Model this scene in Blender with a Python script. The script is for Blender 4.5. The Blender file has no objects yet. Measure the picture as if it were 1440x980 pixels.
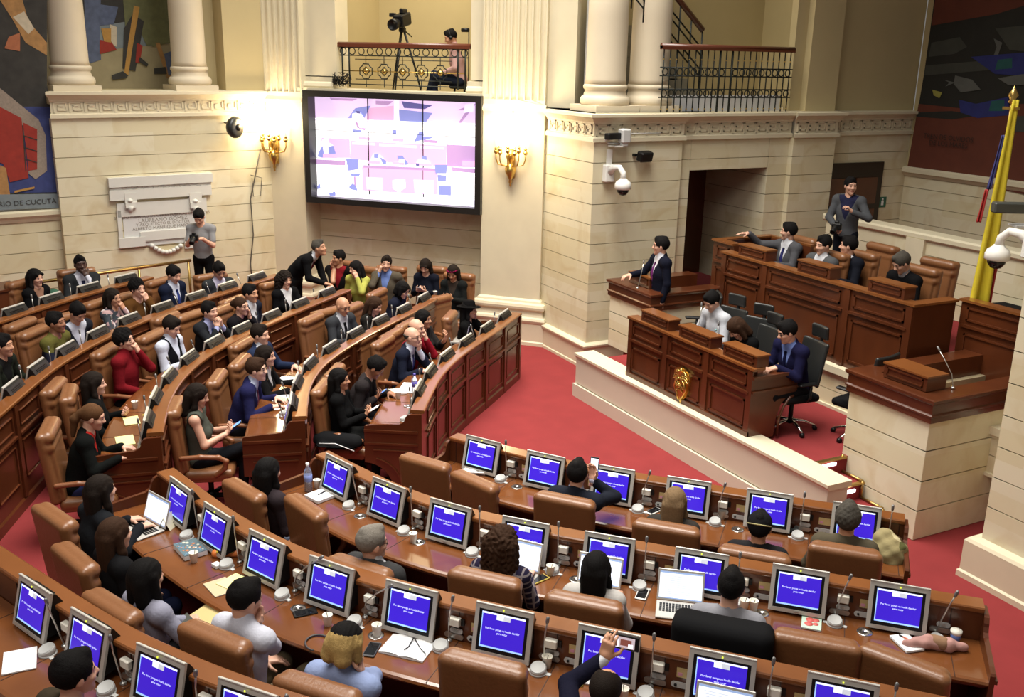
import bpy, math, random
import numpy as np
from mathutils import Vector, Matrix
random.seed(7); RNG=np.random.default_rng(7)
SC=bpy.context.scene; COL=SC.collection
R=math.radians
# ------------------------------------------------------------------ camera
FPX,PITCH,ROLL,YA=1381.0,R(16.52),R(1.203),R(-62.752)
CAMH=5.0
_F0=np.array([math.sin(YA),math.cos(YA)]); _R0=np.array([math.cos(YA),-math.sin(YA)])
_cp,_sp=math.cos(PITCH),math.sin(PITCH)
_fw=np.array([_F0[0]*_cp,_F0[1]*_cp,-_sp]); _up0=np.array([_F0[0]*_sp,_F0[1]*_sp,_cp]); _rt0=np.array([_R0[0],_R0[1],0])
_c,_s=math.cos(ROLL),math.sin(ROLL)
_rt=_c*_rt0+_s*_up0; _up=-_s*_rt0+_c*_up0
def ray(px,py):
    return _fw+_rt*((px-720)/FPX)+_up*(-(py-490)/FPX)
def at(px,py,z):
    d=ray(px,py); t=(z-CAMH)/d[2]; return np.array([d[0]*t,d[1]*t,z])
cam=bpy.data.cameras.new('camera'); cam.sensor_width=36; cam.sensor_fit='HORIZONTAL'; cam.lens=FPX*36/1440; cam.clip_end=200
cam_o=bpy.data.objects.new('camera',cam); COL.objects.link(cam_o)
cam_o.matrix_world=Matrix(((_rt[0],_up[0],-_fw[0],0),(_rt[1],_up[1],-_fw[1],0),(_rt[2],_up[2],-_fw[2],CAMH),(0,0,0,1)))
SC.camera=cam_o
# ------------------------------------------------------------------ materials
MATS={}
def srgb(r,g,b):
    f=lambda c:(c/255/12.92) if c/255<=.04045 else ((c/255+.055)/1.055)**2.4
    return (f(r),f(g),f(b),1)
def mat(name,col,rough=.6,metal=0,emit=0,spec=.5,coat=0,noise=0,nscale=8,bump=0,bscale=60,alpha=1,trans=0):
    if name in MATS: return MATS[name]
    m=bpy.data.materials.new(name); m.use_nodes=True; nt=m.node_tree; b=nt.nodes['Principled BSDF']
    col=col if len(col)==4 else (*col,1)
    b.inputs['Base Color'].default_value=col; b.inputs['Roughness'].default_value=rough; b.inputs['Metallic'].default_value=metal
    b.inputs['Specular IOR Level'].default_value=spec; b.inputs['Coat Weight'].default_value=coat; b.inputs['Coat Roughness'].default_value=.08
    b.inputs['Transmission Weight'].default_value=trans
    if emit: b.inputs['Emission Color'].default_value=col; b.inputs['Emission Strength'].default_value=emit
    if noise or bump:
        tc=nt.nodes.new('ShaderNodeTexCoord'); n=nt.nodes.new('ShaderNodeTexNoise'); n.inputs['Scale'].default_value=nscale; n.inputs['Detail'].default_value=4
        nt.links.new(tc.outputs['Object'],n.inputs['Vector'])
        if noise:
            mx=nt.nodes.new('ShaderNodeMix'); mx.data_type='RGBA'
            mx.inputs[6].default_value=tuple(c*(1-noise) for c in col[:3])+(1,); mx.inputs[7].default_value=tuple(min(1,c*(1+noise)) for c in col[:3])+(1,)
            nt.links.new(n.outputs['Fac'],mx.inputs[0]); nt.links.new(mx.outputs[2],b.inputs['Base Color'])
        if bump:
            n2=nt.nodes.new('ShaderNodeTexNoise'); n2.inputs['Scale'].default_value=bscale; n2.inputs['Detail'].default_value=3
            nt.links.new(tc.outputs['Object'],n2.inputs['Vector'])
            bp=nt.nodes.new('ShaderNodeBump'); bp.inputs['Strength'].default_value=bump; bp.inputs['Distance'].default_value=.02
            nt.links.new(n2.outputs['Fac'],bp.inputs['Height']); nt.links.new(bp.outputs['Normal'],b.inputs['Normal'])
    MATS[name]=m; return m
def wood(name,c1,c2,rough=.3,coat=.3,scale=(1,1,1)):
    m=bpy.data.materials.new(name); m.use_nodes=True; nt=m.node_tree; b=nt.nodes['Principled BSDF']
    tc=nt.nodes.new('ShaderNodeTexCoord'); mp=nt.nodes.new('ShaderNodeMapping'); mp.inputs['Scale'].default_value=scale
    n=nt.nodes.new('ShaderNodeTexNoise'); n.inputs['Scale'].default_value=3; n.inputs['Detail'].default_value=6; n.inputs['Distortion'].default_value=1.2
    n2=nt.nodes.new('ShaderNodeTexNoise'); n2.inputs['Scale'].default_value=1.1; n2.inputs['Detail'].default_value=2
    mx=nt.nodes.new('ShaderNodeMix'); mx.data_type='RGBA'; mx.inputs[6].default_value=(*c1,1); mx.inputs[7].default_value=(*c2,1)
    ma=nt.nodes.new('ShaderNodeMath'); ma.operation='ADD'; ma.use_clamp=True
    ms=nt.nodes.new('ShaderNodeMath'); ms.operation='MULTIPLY_ADD'; ms.inputs[1].default_value=1.3; ms.inputs[2].default_value=-.65
    nt.links.new(tc.outputs['Object'],mp.inputs[0]); nt.links.new(mp.outputs[0],n.inputs['Vector']); nt.links.new(tc.outputs['Object'],n2.inputs['Vector'])
    nt.links.new(n2.outputs['Fac'],ms.inputs[0]); nt.links.new(ms.outputs[0],ma.inputs[0]); nt.links.new(n.outputs['Fac'],ma.inputs[1])
    nt.links.new(ma.outputs[0],mx.inputs[0]); nt.links.new(mx.outputs[2],b.inputs['Base Color'])
    b.inputs['Roughness'].default_value=rough; b.inputs['Coat Weight'].default_value=coat; b.inputs['Coat Roughness'].default_value=.12
    MATS[name]=m; return m
def stone(name,base,tint,vein,bw=1.35,bh=.328,off=0.0):
    m=bpy.data.materials.new(name); m.use_nodes=True; nt=m.node_tree; b=nt.nodes['Principled BSDF']; N=nt.nodes.new; L=nt.links.new
    uv=N('ShaderNodeUVMap'); mp=N('ShaderNodeMapping'); mp.inputs['Location'].default_value=(.37,-off,0)
    br=N('ShaderNodeTexBrick'); br.inputs['Color1'].default_value=(*base,1); br.inputs['Color2'].default_value=(*tint,1); br.inputs['Mortar'].default_value=(*[c*.8 for c in base],1)
    br.inputs['Scale'].default_value=1; br.inputs['Mortar Size'].default_value=.0; br.inputs['Brick Width'].default_value=bw; br.inputs['Row Height'].default_value=bh; br.inputs['Bias'].default_value=-.15
    L(uv.outputs[0],mp.inputs[0]); L(mp.outputs[0],br.inputs['Vector'])
    tc=N('ShaderNodeTexCoord'); n=N('ShaderNodeTexNoise'); n.inputs['Scale'].default_value=1.6; n.inputs['Detail'].default_value=5; n.inputs['Distortion'].default_value=1.5
    L(tc.outputs['Object'],n.inputs['Vector'])
    cr=N('ShaderNodeValToRGB'); cr.color_ramp.elements[0].position=.5; cr.color_ramp.elements[0].color=(0,0,0,1); cr.color_ramp.elements[1].position=.75; cr.color_ramp.elements[1].color=(.55,.55,.55,1)
    L(n.outputs['Fac'],cr.inputs[0])
    mx=N('ShaderNodeMix'); mx.data_type='RGBA'; mx.inputs[7].default_value=(*vein,1); L(cr.outputs[0],mx.inputs[0]); L(br.outputs['Color'],mx.inputs[6])
    L(mx.outputs[2],b.inputs['Base Color']); b.inputs['Roughness'].default_value=.55
    MATS[name]=m; return m
STONE=stone('cream_stone',(.72,.66,.48),(.65,.57,.36),(.54,.41,.21))
STONE2=mat('pale_stone',(.68,.61,.44),.55,noise=.10,nscale=2.5)
STONE3=mat('pale_shaft_stone',(.66,.57,.42),.6,noise=.06,nscale=3)
PLASTER=mat('ochre_plaster',(.50,.41,.22),.8,noise=.08,nscale=1.5)
WHITE_STONE=mat('white_marble',(.66,.65,.60),.45,noise=.04)
CARPET=mat('red_carpet',(.245,.036,.037),.95,spec=.1,noise=.16,nscale=3,bump=.25,bscale=300)
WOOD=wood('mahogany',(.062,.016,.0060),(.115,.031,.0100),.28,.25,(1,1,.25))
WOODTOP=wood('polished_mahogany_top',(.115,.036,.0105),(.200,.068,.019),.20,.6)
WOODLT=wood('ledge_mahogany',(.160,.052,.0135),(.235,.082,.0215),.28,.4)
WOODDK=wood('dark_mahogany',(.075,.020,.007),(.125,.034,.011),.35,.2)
LEATHER=mat('tan_leather',(.205,.084,.032),.38,noise=.16,nscale=5,bump=.12,bscale=40,coat=.08)
BLACK=mat('black_plastic',(.006,.006,.0065),.42,spec=.3)
BLACKF=mat('black_fabric',(.008,.008,.009),.9,spec=.1)
SILVER=mat('silver_plastic',(.52,.50,.46),.4,metal=.25)
GREY=mat('light_grey_plastic',(.52,.52,.51),.45)
WHITE=mat('white_plastic',(.78,.77,.73),.45)
CHROME=mat('chrome',(.75,.75,.75),.15,metal=1)
STEEL=mat('brushed_steel',(.62,.62,.60),.30,metal=.9)
BRASS=mat('brass',(.65,.44,.13),.30,metal=1,bump=.1,bscale=30)
BRASSDK=mat('aged_brass',(.45,.30,.10),.4,metal=1)
IRON=mat('black_green_iron',(.012,.016,.013),.5,metal=.3)
PAPER=mat('white_paper',(.80,.80,.80),.8); YPAPER=mat('yellow_paper',(.80,.76,.33),.8)
CUP=mat('white_cup',(.80,.77,.68),.6)
GLASSM=mat('clear_plastic',(.85,.88,.92),.1,trans=.85)
S_BLUE=mat('screen_blue',(.040,.014,.52),.25,emit=.80); S_WHITE=mat('screen_white',(.80,.86,.98),.3,emit=.9); S_LBLUE=mat('screen_pale_blue',(.34,.55,.9),.3,emit=.8); S_BANNER=mat('screen_banner',(.62,.66,.74),.3,emit=.6)
# ------------------------------------------------------------------ mesh builder
class MB:
    def __init__(s): s.v=[];s.f=[];s.m=[];s.sm=[];s.uv={}
    def add(s,vs,fs,mi=0,smooth=False):
        o=len(s.v); s.v+= [tuple(map(float,p)) for p in vs]
        for f in fs: s.f.append(tuple(i+o for i in f)); s.m.append(mi); s.sm.append(smooth)
        return s
    def box(s,c,d,rot=None,mi=0,bev=0):
        x,y,z=[k/2 for k in d]
        if bev:
            b=min(bev,x*.99,y*.99,z*.99); vs=[]
            for (a,bb,cc) in ((x,y-b,z-b),(x-b,y,z-b),(x-b,y-b,z)):
                for sx in(-1,1):
                    for sy in(-1,1):
                        for sz in(-1,1): vs.append((sx*a,sy*bb,sz*cc))
            I=lambda g,sx,sy,sz:g*8+(4 if sx>0 else 0)+(2 if sy>0 else 0)+(1 if sz>0 else 0)
            fs=[]
            for q in(-1,1):
                f=[I(0,q,-1,-1),I(0,q,1,-1),I(0,q,1,1),I(0,q,-1,1)]; fs.append(f if q>0 else f[::-1])
                f=[I(1,-1,q,-1),I(1,-1,q,1),I(1,1,q,1),I(1,1,q,-1)]; fs.append(f if q>0 else f[::-1])
                f=[I(2,-1,-1,q),I(2,1,-1,q),I(2,1,1,q),I(2,-1,1,q)]; fs.append(f if q>0 else f[::-1])
            for a in(-1,1):
                for c2 in(-1,1):
                    fs.append([I(0,a,c2,-1),I(0,a,c2,1),I(1,a,c2,1),I(1,a,c2,-1)])
                    fs.append([I(0,a,-1,c2),I(0,a,1,c2),I(2,a,1,c2),I(2,a,-1,c2)])
                    fs.append([I(1,-1,a,c2),I(1,1,a,c2),I(2,1,a,c2),I(2,-1,a,c2)])
                    for e in(-1,1): fs.append([I(0,a,c2,e),I(1,a,c2,e),I(2,a,c2,e)])
            # fix winding by centroid
            V=np.array(vs); out=[]
            for f in fs:
                P=V[f]; n=np.cross(P[1]-P[0],P[2]-P[0]); out.append(list(f) if n@P.mean(0)>0 else list(f)[::-1])
            fs=out
        else:
            vs=[(sx*x,sy*y,sz*z) for sx in(-1,1) for sy in(-1,1) for sz in(-1,1)]
            fs=[(0,1,3,2),(4,6,7,5),(0,4,5,1),(2,3,7,6),(0,2,6,4),(1,5,7,3)]
        M=rot if rot is not None else Matrix.Identity(3)
        vs=[tuple((M@Vector(p))+Vector(c)) for p in vs]
        return s.add(vs,fs,mi)
    def prism(s,poly,z0,z1,mi=0,M=None):
        # poly CCW in local xy, extruded along z
        a=sum(poly[i][0]*poly[(i+1)%len(poly)][1]-poly[(i+1)%len(poly)][0]*poly[i][1] for i in range(len(poly)))
        if a<0: poly=poly[::-1]
        n=len(poly); vs=[(p[0],p[1],z0) for p in poly]+[(p[0],p[1],z1) for p in poly]
        if M is not None: vs=[tuple(M@Vector(p)) for p in vs]
        fs=[tuple(range(n))[::-1],tuple(range(n,2*n))]+[(i,(i+1)%n,(i+1)%n+n,i+n) for i in range(n)]
        return s.add(vs,fs,mi)
    def tube(s,pts,r,n=8,mi=0,caps=True,closed=False):
        pts=[Vector(p) for p in pts]; m=len(pts); rs=r if hasattr(r,'__len__') else [r]*m
        vs=[];prev=None
        for i,p in enumerate(pts):
            t=(pts[(i+1)%m]-pts[i-1]) if closed else (pts[min(i+1,m-1)]-pts[max(i-1,0)])
            if t.length<1e-9: t=Vector((0,0,1))
            t.normalize()
            if prev is None:
                a=Vector((0,0,1)) if abs(t.z)<.9 else Vector((1,0,0)); u=t.cross(a).normalized()
            else: u=(prev-t*prev.dot(t)); u=u.normalized() if u.length>1e-6 else t.orthogonal().normalized()
            prev=u; w=t.cross(u)
            for k in range(n): a=2*math.pi*k/n; vs.append(p+(u*math.cos(a)+w*math.sin(a))*rs[i])
        fs=[]
        for i in range(m if closed else m-1):
            j=(i+1)%m
            for k in range(n): fs.append((i*n+k,i*n+(k+1)%n,j*n+(k+1)%n,j*n+k))
        if caps and not closed: fs+=[tuple(range(n))[::-1],tuple(range((m-1)*n,m*n))]
        return s.add(vs,fs,mi,True)
    def lathe(s,prof,n=16,c=(0,0,0),mi=0,M=None,smooth=True):
        vs=[];m=len(prof)
        for r_,z in prof:
            for k in range(n): a=2*math.pi*k/n; vs.append((r_*math.cos(a),r_*math.sin(a),z))
        fs=[(i*n+k,i*n+(k+1)%n,(i+1)*n+(k+1)%n,(i+1)*n+k) for i in range(m-1) for k in range(n)]
        if prof[0][0]>1e-4: fs.append(tuple(range(n))[::-1])
        if prof[-1][0]>1e-4: fs.append(tuple(range((m-1)*n,m*n)))
        vs=[tuple((M@Vector(p) if M is not None else Vector(p))+Vector(c)) for p in vs]
        return s.add(vs,fs,mi,smooth)
    def build(s,name,mats,parent=None):
        me=bpy.data.meshes.new(name); me.from_pydata(s.v,[],s.f)
        mats=mats if isinstance(mats,(list,tuple)) else [mats]
        for m in mats: me.materials.append(m)
        me.polygons.foreach_set('material_index',s.m); me.polygons.foreach_set('use_smooth',s.sm)
        if s.uv is not None and s.uv:
            u=me.uv_layers.new(name='UVMap')
            flat=[]
            for fi,p in enumerate(me.polygons):
                fu=s.uv.get(fi)
                for k in range(p.loop_total): flat+= list(fu[k]) if fu else [0,0]
            u.data.foreach_set('uv',flat)
        me.update(); o=bpy.data.objects.new(name,me); COL.objects.link(o)
        if parent: o.parent=parent
        return o
def tag(o,label=None,cat=None,group=None,kind=None):
    if label: o['label']=label
    if cat: o['category']=cat
    if group: o['group']=group
    if kind: o['kind']=kind
    return o
def thing(name,label,cat,loc=(0,0,0),rz=0,group=None):
    o=bpy.data.objects.new(name,None); o.empty_display_size=.1; COL.objects.link(o); o.location=Vector([float(c) for c in loc]); o.rotation_euler=(0,0,rz)
    return tag(o,label,cat,group)
def struct(name,mb,m): return tag(mb.build(name,m),kind='structure')
def dup(root,loc,rz=0,label=None,group=None):
    r=root.copy(); COL.objects.link(r); r.location=Vector([float(c) for c in loc]); r.rotation_euler=(0,0,rz)
    if label: r['label']=label
    if group: r['group']=group
    for ch in root.children:
        c=ch.copy(); COL.objects.link(c); c.parent=r
        for g in ch.children:
            d=g.copy(); COL.objects.link(d); d.parent=c
    return r
def text_mesh(txt,size,ext=0.0,align='CENTER'):
    cu=bpy.data.curves.new('t','FONT'); cu.body=txt; cu.size=size; cu.align_x=align; cu.align_y='CENTER'; cu.extrude=ext; cu.resolution_u=2
    o=bpy.data.objects.new('t',cu); COL.objects.link(o); dg=bpy.context.evaluated_depsgraph_get(); dg.update()
    me=bpy.data.meshes.new_from_object(o.evaluated_get(dg)); bpy.data.objects.remove(o); bpy.data.curves.remove(cu)
    return me
def text_mb(mb,txt,size,M,mi=0,align='CENTER'):
    me=text_mesh(txt,size,0,align); mb.add([tuple(M@v.co) for v in me.vertices],[tuple(p.vertices) for p in me.polygons],mi); bpy.data.meshes.remove(me); return mb
def rotz(a): return Matrix.Rotation(a,3,'Z')
# ------------------------------------------------------------------ SDF bodies
class SDF:
    def __init__(s,k=.02): s.p=[];s.sub=[];s.k=k;s.nz=None
    def cone(s,a,b,r1,r2=None,k=None):
        r2=r1 if r2 is None else r2; a=np.array(a,float);b=np.array(b,float); R_=max(r1,r2)
        def f(X,Y,Z):
            d=b-a; L=max(d@d,1e-9); t=np.clip(((X-a[0])*d[0]+(Y-a[1])*d[1]+(Z-a[2])*d[2])/L,0,1)
            return np.sqrt((X-a[0]-t*d[0])**2+(Y-a[1]-t*d[1])**2+(Z-a[2]-t*d[2])**2)-(r1+(r2-r1)*t)
        s.p.append((f,np.minimum(a,b)-R_,np.maximum(a,b)+R_,s.k if k is None else k)); return s
    def ell(s,c,r,M=None,k=None):
        c=np.array(c,float);r=np.maximum(np.array(r,float),1e-3); Mi=np.eye(3) if M is None else np.array(M).T; R_=r.max()
        def f(X,Y,Z):
            x,y,z=X-c[0],Y-c[1],Z-c[2]
            a=Mi[0,0]*x+Mi[0,1]*y+Mi[0,2]*z; b=Mi[1,0]*x+Mi[1,1]*y+Mi[1,2]*z; d=Mi[2,0]*x+Mi[2,1]*y+Mi[2,2]*z
            k0=np.sqrt((a/r[0])**2+(b/r[1])**2+(d/r[2])**2); k1=np.sqrt((a/r[0]**2)**2+(b/r[1]**2)**2+(d/r[2]**2)**2)+1e-9
            return k0*(k0-1)/k1
        ext=r if M is None else np.array([R_]*3)
        s.p.append((f,c-ext,c+ext,s.k if k is None else k)); return s
    def box(s,c,h,rd,M=None,k=None,bend=0):
        c=np.array(c,float);h=np.array(h,float); Mi=np.eye(3) if M is None else np.array(M).T
        def f(X,Y,Z):
            x,y,z=X-c[0],Y-c[1],Z-c[2]
            a=Mi[0,0]*x+Mi[0,1]*y+Mi[0,2]*z; b=Mi[1,0]*x+Mi[1,1]*y+Mi[1,2]*z; d=Mi[2,0]*x+Mi[2,1]*y+Mi[2,2]*z
            if bend: b=b-bend*a*a
            qx,qy,qz=np.abs(a)-h[0]+rd,np.abs(b)-h[1]+rd,np.abs(d)-h[2]+rd
            return np.sqrt(np.maximum(qx,0)**2+np.maximum(qy,0)**2+np.maximum(qz,0)**2)+np.minimum(np.maximum(qx,np.maximum(qy,qz)),0)-rd
        e=h+abs(bend)*h[0]**2 if M is None else np.array([np.linalg.norm(h)+abs(bend)*h[0]**2]*3)
        s.p.append((f,c-e,c+e,s.k if k is None else k)); return s
    def cut(s,f): s.sub.append(f); return s
    def eval(s,X,Y,Z):
        F=None
        for f,lo,hi,k in s.p:
            d=f(X,Y,Z)
            if F is None: F=d
            else:
                h=np.maximum(k-np.abs(F-d),0)/max(k,1e-6); F=np.minimum(F,d)-h*h*k*.25
        for g in s.sub: F=np.maximum(F,-g(X,Y,Z))
        return F
    def mesh(s,h):
        lo=np.min([p[1] for p in s.p],0)-2.2*h-.01; hi=np.max([p[2] for p in s.p],0)+2.2*h+.01
        n=np.ceil((hi-lo)/h).astype(int)+1
        ax=[lo[i]+h*np.arange(n[i]) for i in range(3)]
        F=np.full(n,.08)
        for f,a,b,k in s.p:
            m=max(k,2.5*h)+.004
            i0=np.maximum(np.floor((a-m-lo)/h).astype(int),0); i1=np.minimum(np.ceil((b+m-lo)/h).astype(int)+1,n)
            X,Y,Z=np.meshgrid(*[ax[i][i0[i]:i1[i]] for i in range(3)],indexing='ij',sparse=True)
            d=f(X,Y,Z); sl=tuple(slice(i0[i],i1[i]) for i in range(3)); G=F[sl]
            hh=np.maximum(k-np.abs(G-d),0)/max(k,1e-6); F[sl]=np.minimum(G,d)-hh*hh*k*.25
        X,Y,Z=np.meshgrid(*ax,indexing='ij',sparse=True)
        if s.nz is not None: F=F+s.nz(X,Y,Z)
        for g in s.sub: F=np.maximum(F,-g(X,Y,Z))
        F[0]=F[-1]=.08;F[:,0]=F[:,-1]=.08;F[:,:,0]=F[:,:,-1]=.08
        return nets(F,lo,h)
def nets(F,lo,h):
    S=F<0; n=F.shape
    c=np.zeros(tuple(k-1 for k in n),np.int8)
    for i in(0,1):
        for j in(0,1):
            for k in(0,1): c+=S[i:n[0]-1+i,j:n[1]-1+j,k:n[2]-1+k]
    ii,jj,kk=np.nonzero((c>0)&(c<8))
    idx=np.full(c.shape,-1,np.int32); idx[ii,jj,kk]=np.arange(len(ii))
    acc=np.zeros((len(ii),3)); cnt=np.zeros(len(ii))
    co=[(0,0,0),(1,0,0),(0,1,0),(1,1,0),(0,0,1),(1,0,1),(0,1,1),(1,1,1)]
    val=[F[ii+a,jj+b,kk+d] for a,b,d in co]
    for a in range(8):
        for b in range(a+1,8):
            da=[co[b][q]-co[a][q] for q in range(3)]
            if sum(map(abs,da))!=1: continue
            fa,fb=val[a],val[b]; m=(fa<0)!=(fb<0); t=np.where(m,fa/np.where(m,fa-fb,1),0)
            for q in range(3): acc[:,q]+=np.where(m,co[a][q]+t*da[q],0)
            cnt+=m
    V=(np.stack([ii,jj,kk],1)+acc/cnt[:,None])*h+lo
    Q=[]
    for axn in range(3):
        o1,o2=[(1,2),(2,0),(0,1)][axn]
        sl0=[slice(None)]*3; sl1=[slice(None)]*3; sl0[axn]=slice(0,n[axn]-1); sl1[axn]=slice(1,n[axn])
        A=S[tuple(sl0)];B=S[tuple(sl1)]
        d=np.nonzero(A!=B); P=np.stack(d,1); keep=(P[:,o1]>0)&(P[:,o2]>0)&(P[:,o1]<n[o1]-1)&(P[:,o2]<n[o2]-1); P=P[keep]; fl=A[tuple(P.T)]
        e1=np.zeros(3,int);e1[o1]=1;e2=np.zeros(3,int);e2[o2]=1
        q=[idx[tuple((P-a*e1-b*e2).T)] for a,b in((1,1),(0,1),(0,0),(1,0))]
        q=np.stack(q,1); q[~fl]=q[~fl][:,::-1]; Q.append(q)
    Q=np.concatenate(Q); Q=Q[(Q>=0).all(1)]
    return V,Q
def npmesh(name,parts,mats,parent=None):
    """parts: list of (V,Q,matindex or array)"""
    Vs=[];Qs=[];Ms=[];o=0
    for V,Q,mi in parts:
        Vs.append(V);Qs.append(Q+o);o+=len(V); Ms.append(np.full(len(Q),mi,np.int32) if np.isscalar(mi) else mi)
    V=np.concatenate(Vs);Q=np.concatenate(Qs);M=np.concatenate(Ms)
    me=bpy.data.meshes.new(name); me.vertices.add(len(V)); me.vertices.foreach_set('co',V.astype(np.float32).ravel())
    me.loops.add(Q.size); me.loops.foreach_set('vertex_index',Q.astype(np.int32).ravel())
    me.polygons.add(len(Q)); me.polygons.foreach_set('loop_start',np.arange(len(Q),dtype=np.int32)*4)
    me.polygons.foreach_set('material_index',M.astype(np.int32)); me.polygons.foreach_set('use_smooth',np.ones(len(Q),bool))
    for m in (mats if isinstance(mats,(list,tuple)) else [mats]): me.materials.append(m)
    me.update(calc_edges=True); me.validate()
    ob=bpy.data.objects.new(name,me); COL.objects.link(ob)
    if parent: ob.parent=parent
    return ob
# ------------------------------------------------------------------ room shell
def V2(a,b): return np.array([a,b],float)
class Plane:
    """vertical wall plane: origin p0 (xy), direction d along it, n faces the hall"""
    def __init__(s,p0,d): s.p0=np.array(p0,float); s.d=np.array(d,float)/np.linalg.norm(d); s.n=np.array([s.d[1],-s.d[0]])
    def P(s,a,out,z): q=s.p0+s.d*a+s.n*out; return (q[0],q[1],z)
    def hit(s,px,py,out=0):
        rr=ray(px,py); t=(s.n@(s.p0+s.n*out))/(s.n@rr[:2]); q=rr[:2]*t; return (q-s.p0)@s.d, CAMH+rr[2]*t
    def M(s,a,out,z):   # matrix: local x along wall, y up, z outwards
        q=s.P(a,out,z); return Matrix(((s.d[0],0,s.n[0],q[0]),(s.d[1],0,s.n[1],q[1]),(0,1,0,q[2]),(0,0,0,1)))
    def rz(s): return math.atan2(s.n[1],s.n[0])+math.pi/2   # rotation that turns local -y to n ... local -Y faces hall
def wbox(mb,pl,a0,a1,o0,o1,z0,z1,mi=0,uv=True):
    c=[pl.P(a,o,z) for a in(a0,a1) for o in(o0,o1) for z in(z0,z1)]
    fs=[(0,1,3,2),(4,6,7,5),(0,4,5,1),(2,3,7,6),(0,2,6,4),(1,5,7,3)]
    # orientation: (a,o,z) frame is d,n,up : d x n = down => flip
    fs=[f[::-1] for f in fs]
    ac=[(a if abs(a1-a0)>1e-6 else a0,o,z) for a in(a0,a1) for o in(o0,o1) for z in(z0,z1)]
    base=len(mb.f); mb.add(c,fs,mi)
    if uv:
        for i,f in enumerate(fs): mb.uv[base+i]=[(ac[k][0]+ac[k][1]*.9,ac[k][2]) for k in f]
MORTAR=mat('joint_shadow_mortar',(.34,.27,.16),.9)
def courses(name,pl,a0,a1,zs,thick=.3,m=STONE,gap=.0055,depth=.014,kind=True):
    a0+=.003; a1-=.003
    mb=MB(); wbox(mb,pl,a0+.02,a1-.02,-thick,-depth,zs[0],zs[-1],1)
    for z0,z1 in zip(zs[:-1],zs[1:]): wbox(mb,pl,a0,a1,-depth-.12,0,z0+gap,z1-gap,0)
    o=mb.build(name,[m,MORTAR]); 
    return tag(o,kind='structure') if kind else o
def sweepwall(mb,pl,a0,a1,prof,mi=0,e0=0,e1=0):
    """profile [(out,z)] bottom to top along wall; e0,e1 = mitre growth per out"""
    n=len(prof); vs=[pl.P(a0-e0*o,o,z) for o,z in prof]+[pl.P(a1+e1*o,o,z) for o,z in prof]
    fs=[(i,i+n,i+n+1,i+1) for i in range(n-1)]+[tuple(range(n)),tuple(range(n,2*n))[::-1]]
    mb.add(vs,fs,mi)
def greek(mb,pl,a0,a1,zc,unit=.25,h=.17,t=.020,mi=0):
    n=max(1,int(round((a1-a0)/unit))); u=(a1-a0)/n
    for i in range(n):
        x=a0+i*u
        segs=[(0.02,-.5,.02,.5),(.02,.5,.82,.5),(.82,.5,.82,-.24),(.82,-.24,.28,-.24),(.28,-.24,.28,.16),(.28,.16,.55,.16),(.02,-.5,1.0,-.5)]
        for (xa,ya,xb,yb) in segs:
            xl,xh=sorted((x+xa*u,x+xb*u)); yl,yh=sorted((zc+ya*h,zc+yb*h)); wbox(mb,pl,xl-t/2,xh+t/2,-.004,.014,yl-t/2,yh+t/2,mi,False)
CZ=3.74  # underside of the cornice
def cornice(name,pl,a0,a1,e0=0,e1=0,z=CZ,gk=True,ga=None):
    mb=MB(); sweepwall(mb,pl,a0,a1,[(-.25,z),(.0,z),(.055,z),(.055,z+.06),(.035,z+.075),(.012,z+.08),(.012,z+.265),(.03,z+.27),(.04,z+.30),(.07,z+.33),(.12,z+.37),(.15,z+.385),(.15,z+.43),(-.25,z+.45)],0,e0,e1)
    if gk: 
        g0,g1=ga or (a0+.05,a1-.05)
        q=Plane(pl.p0+pl.n*.012,pl.d); greek(mb,q,g0,g1,z+.172)
    return tag(mb.build(name,[STONE2]),kind='structure')
# planes
PC=Plane((-14.93,8.367),(.7245,.6893))          # screen wall pilaster front plane
PL=Plane((-18.35,.75),(-.163,.9866))            # left wall
PFL=Plane((-13.49,8.33),(1,0)); PFR=Plane((-13.49,8.33),(0,1))
zs_std=[0,.405,.80,1.12,1.44,1.77,2.10,2.42,2.75,3.08,3.41,CZ]
# left wall, with the set-back mural bay beyond its corner
zsl=[.2,.61,.93,1.255,1.58,1.905,2.23,2.56,2.89,3.22,3.55,3.87]
courses('wall_left',PL,-.0,3.9,zsl,.4)
cornice('trim_1',PL,0.02,3.75,e0=.6,z=3.87,ga=(.06,3.70))
PL0=Plane(PL.p0-PL.n*.16,PL.d)
courses('wall_left_far',PL0,-5,.02,[.2,.66,.98,1.31,1.64,1.97,2.16],.3)
mb=MB(); sweepwall(mb,PL0,-5,.02,[(-.2,2.16),(.02,2.16),(.05,2.22),(.09,2.27),(.09,2.33),(.02,2.36),(-.2,2.36)])
tag(mb.build('trim_2',[STONE2]),kind='structure')
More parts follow.
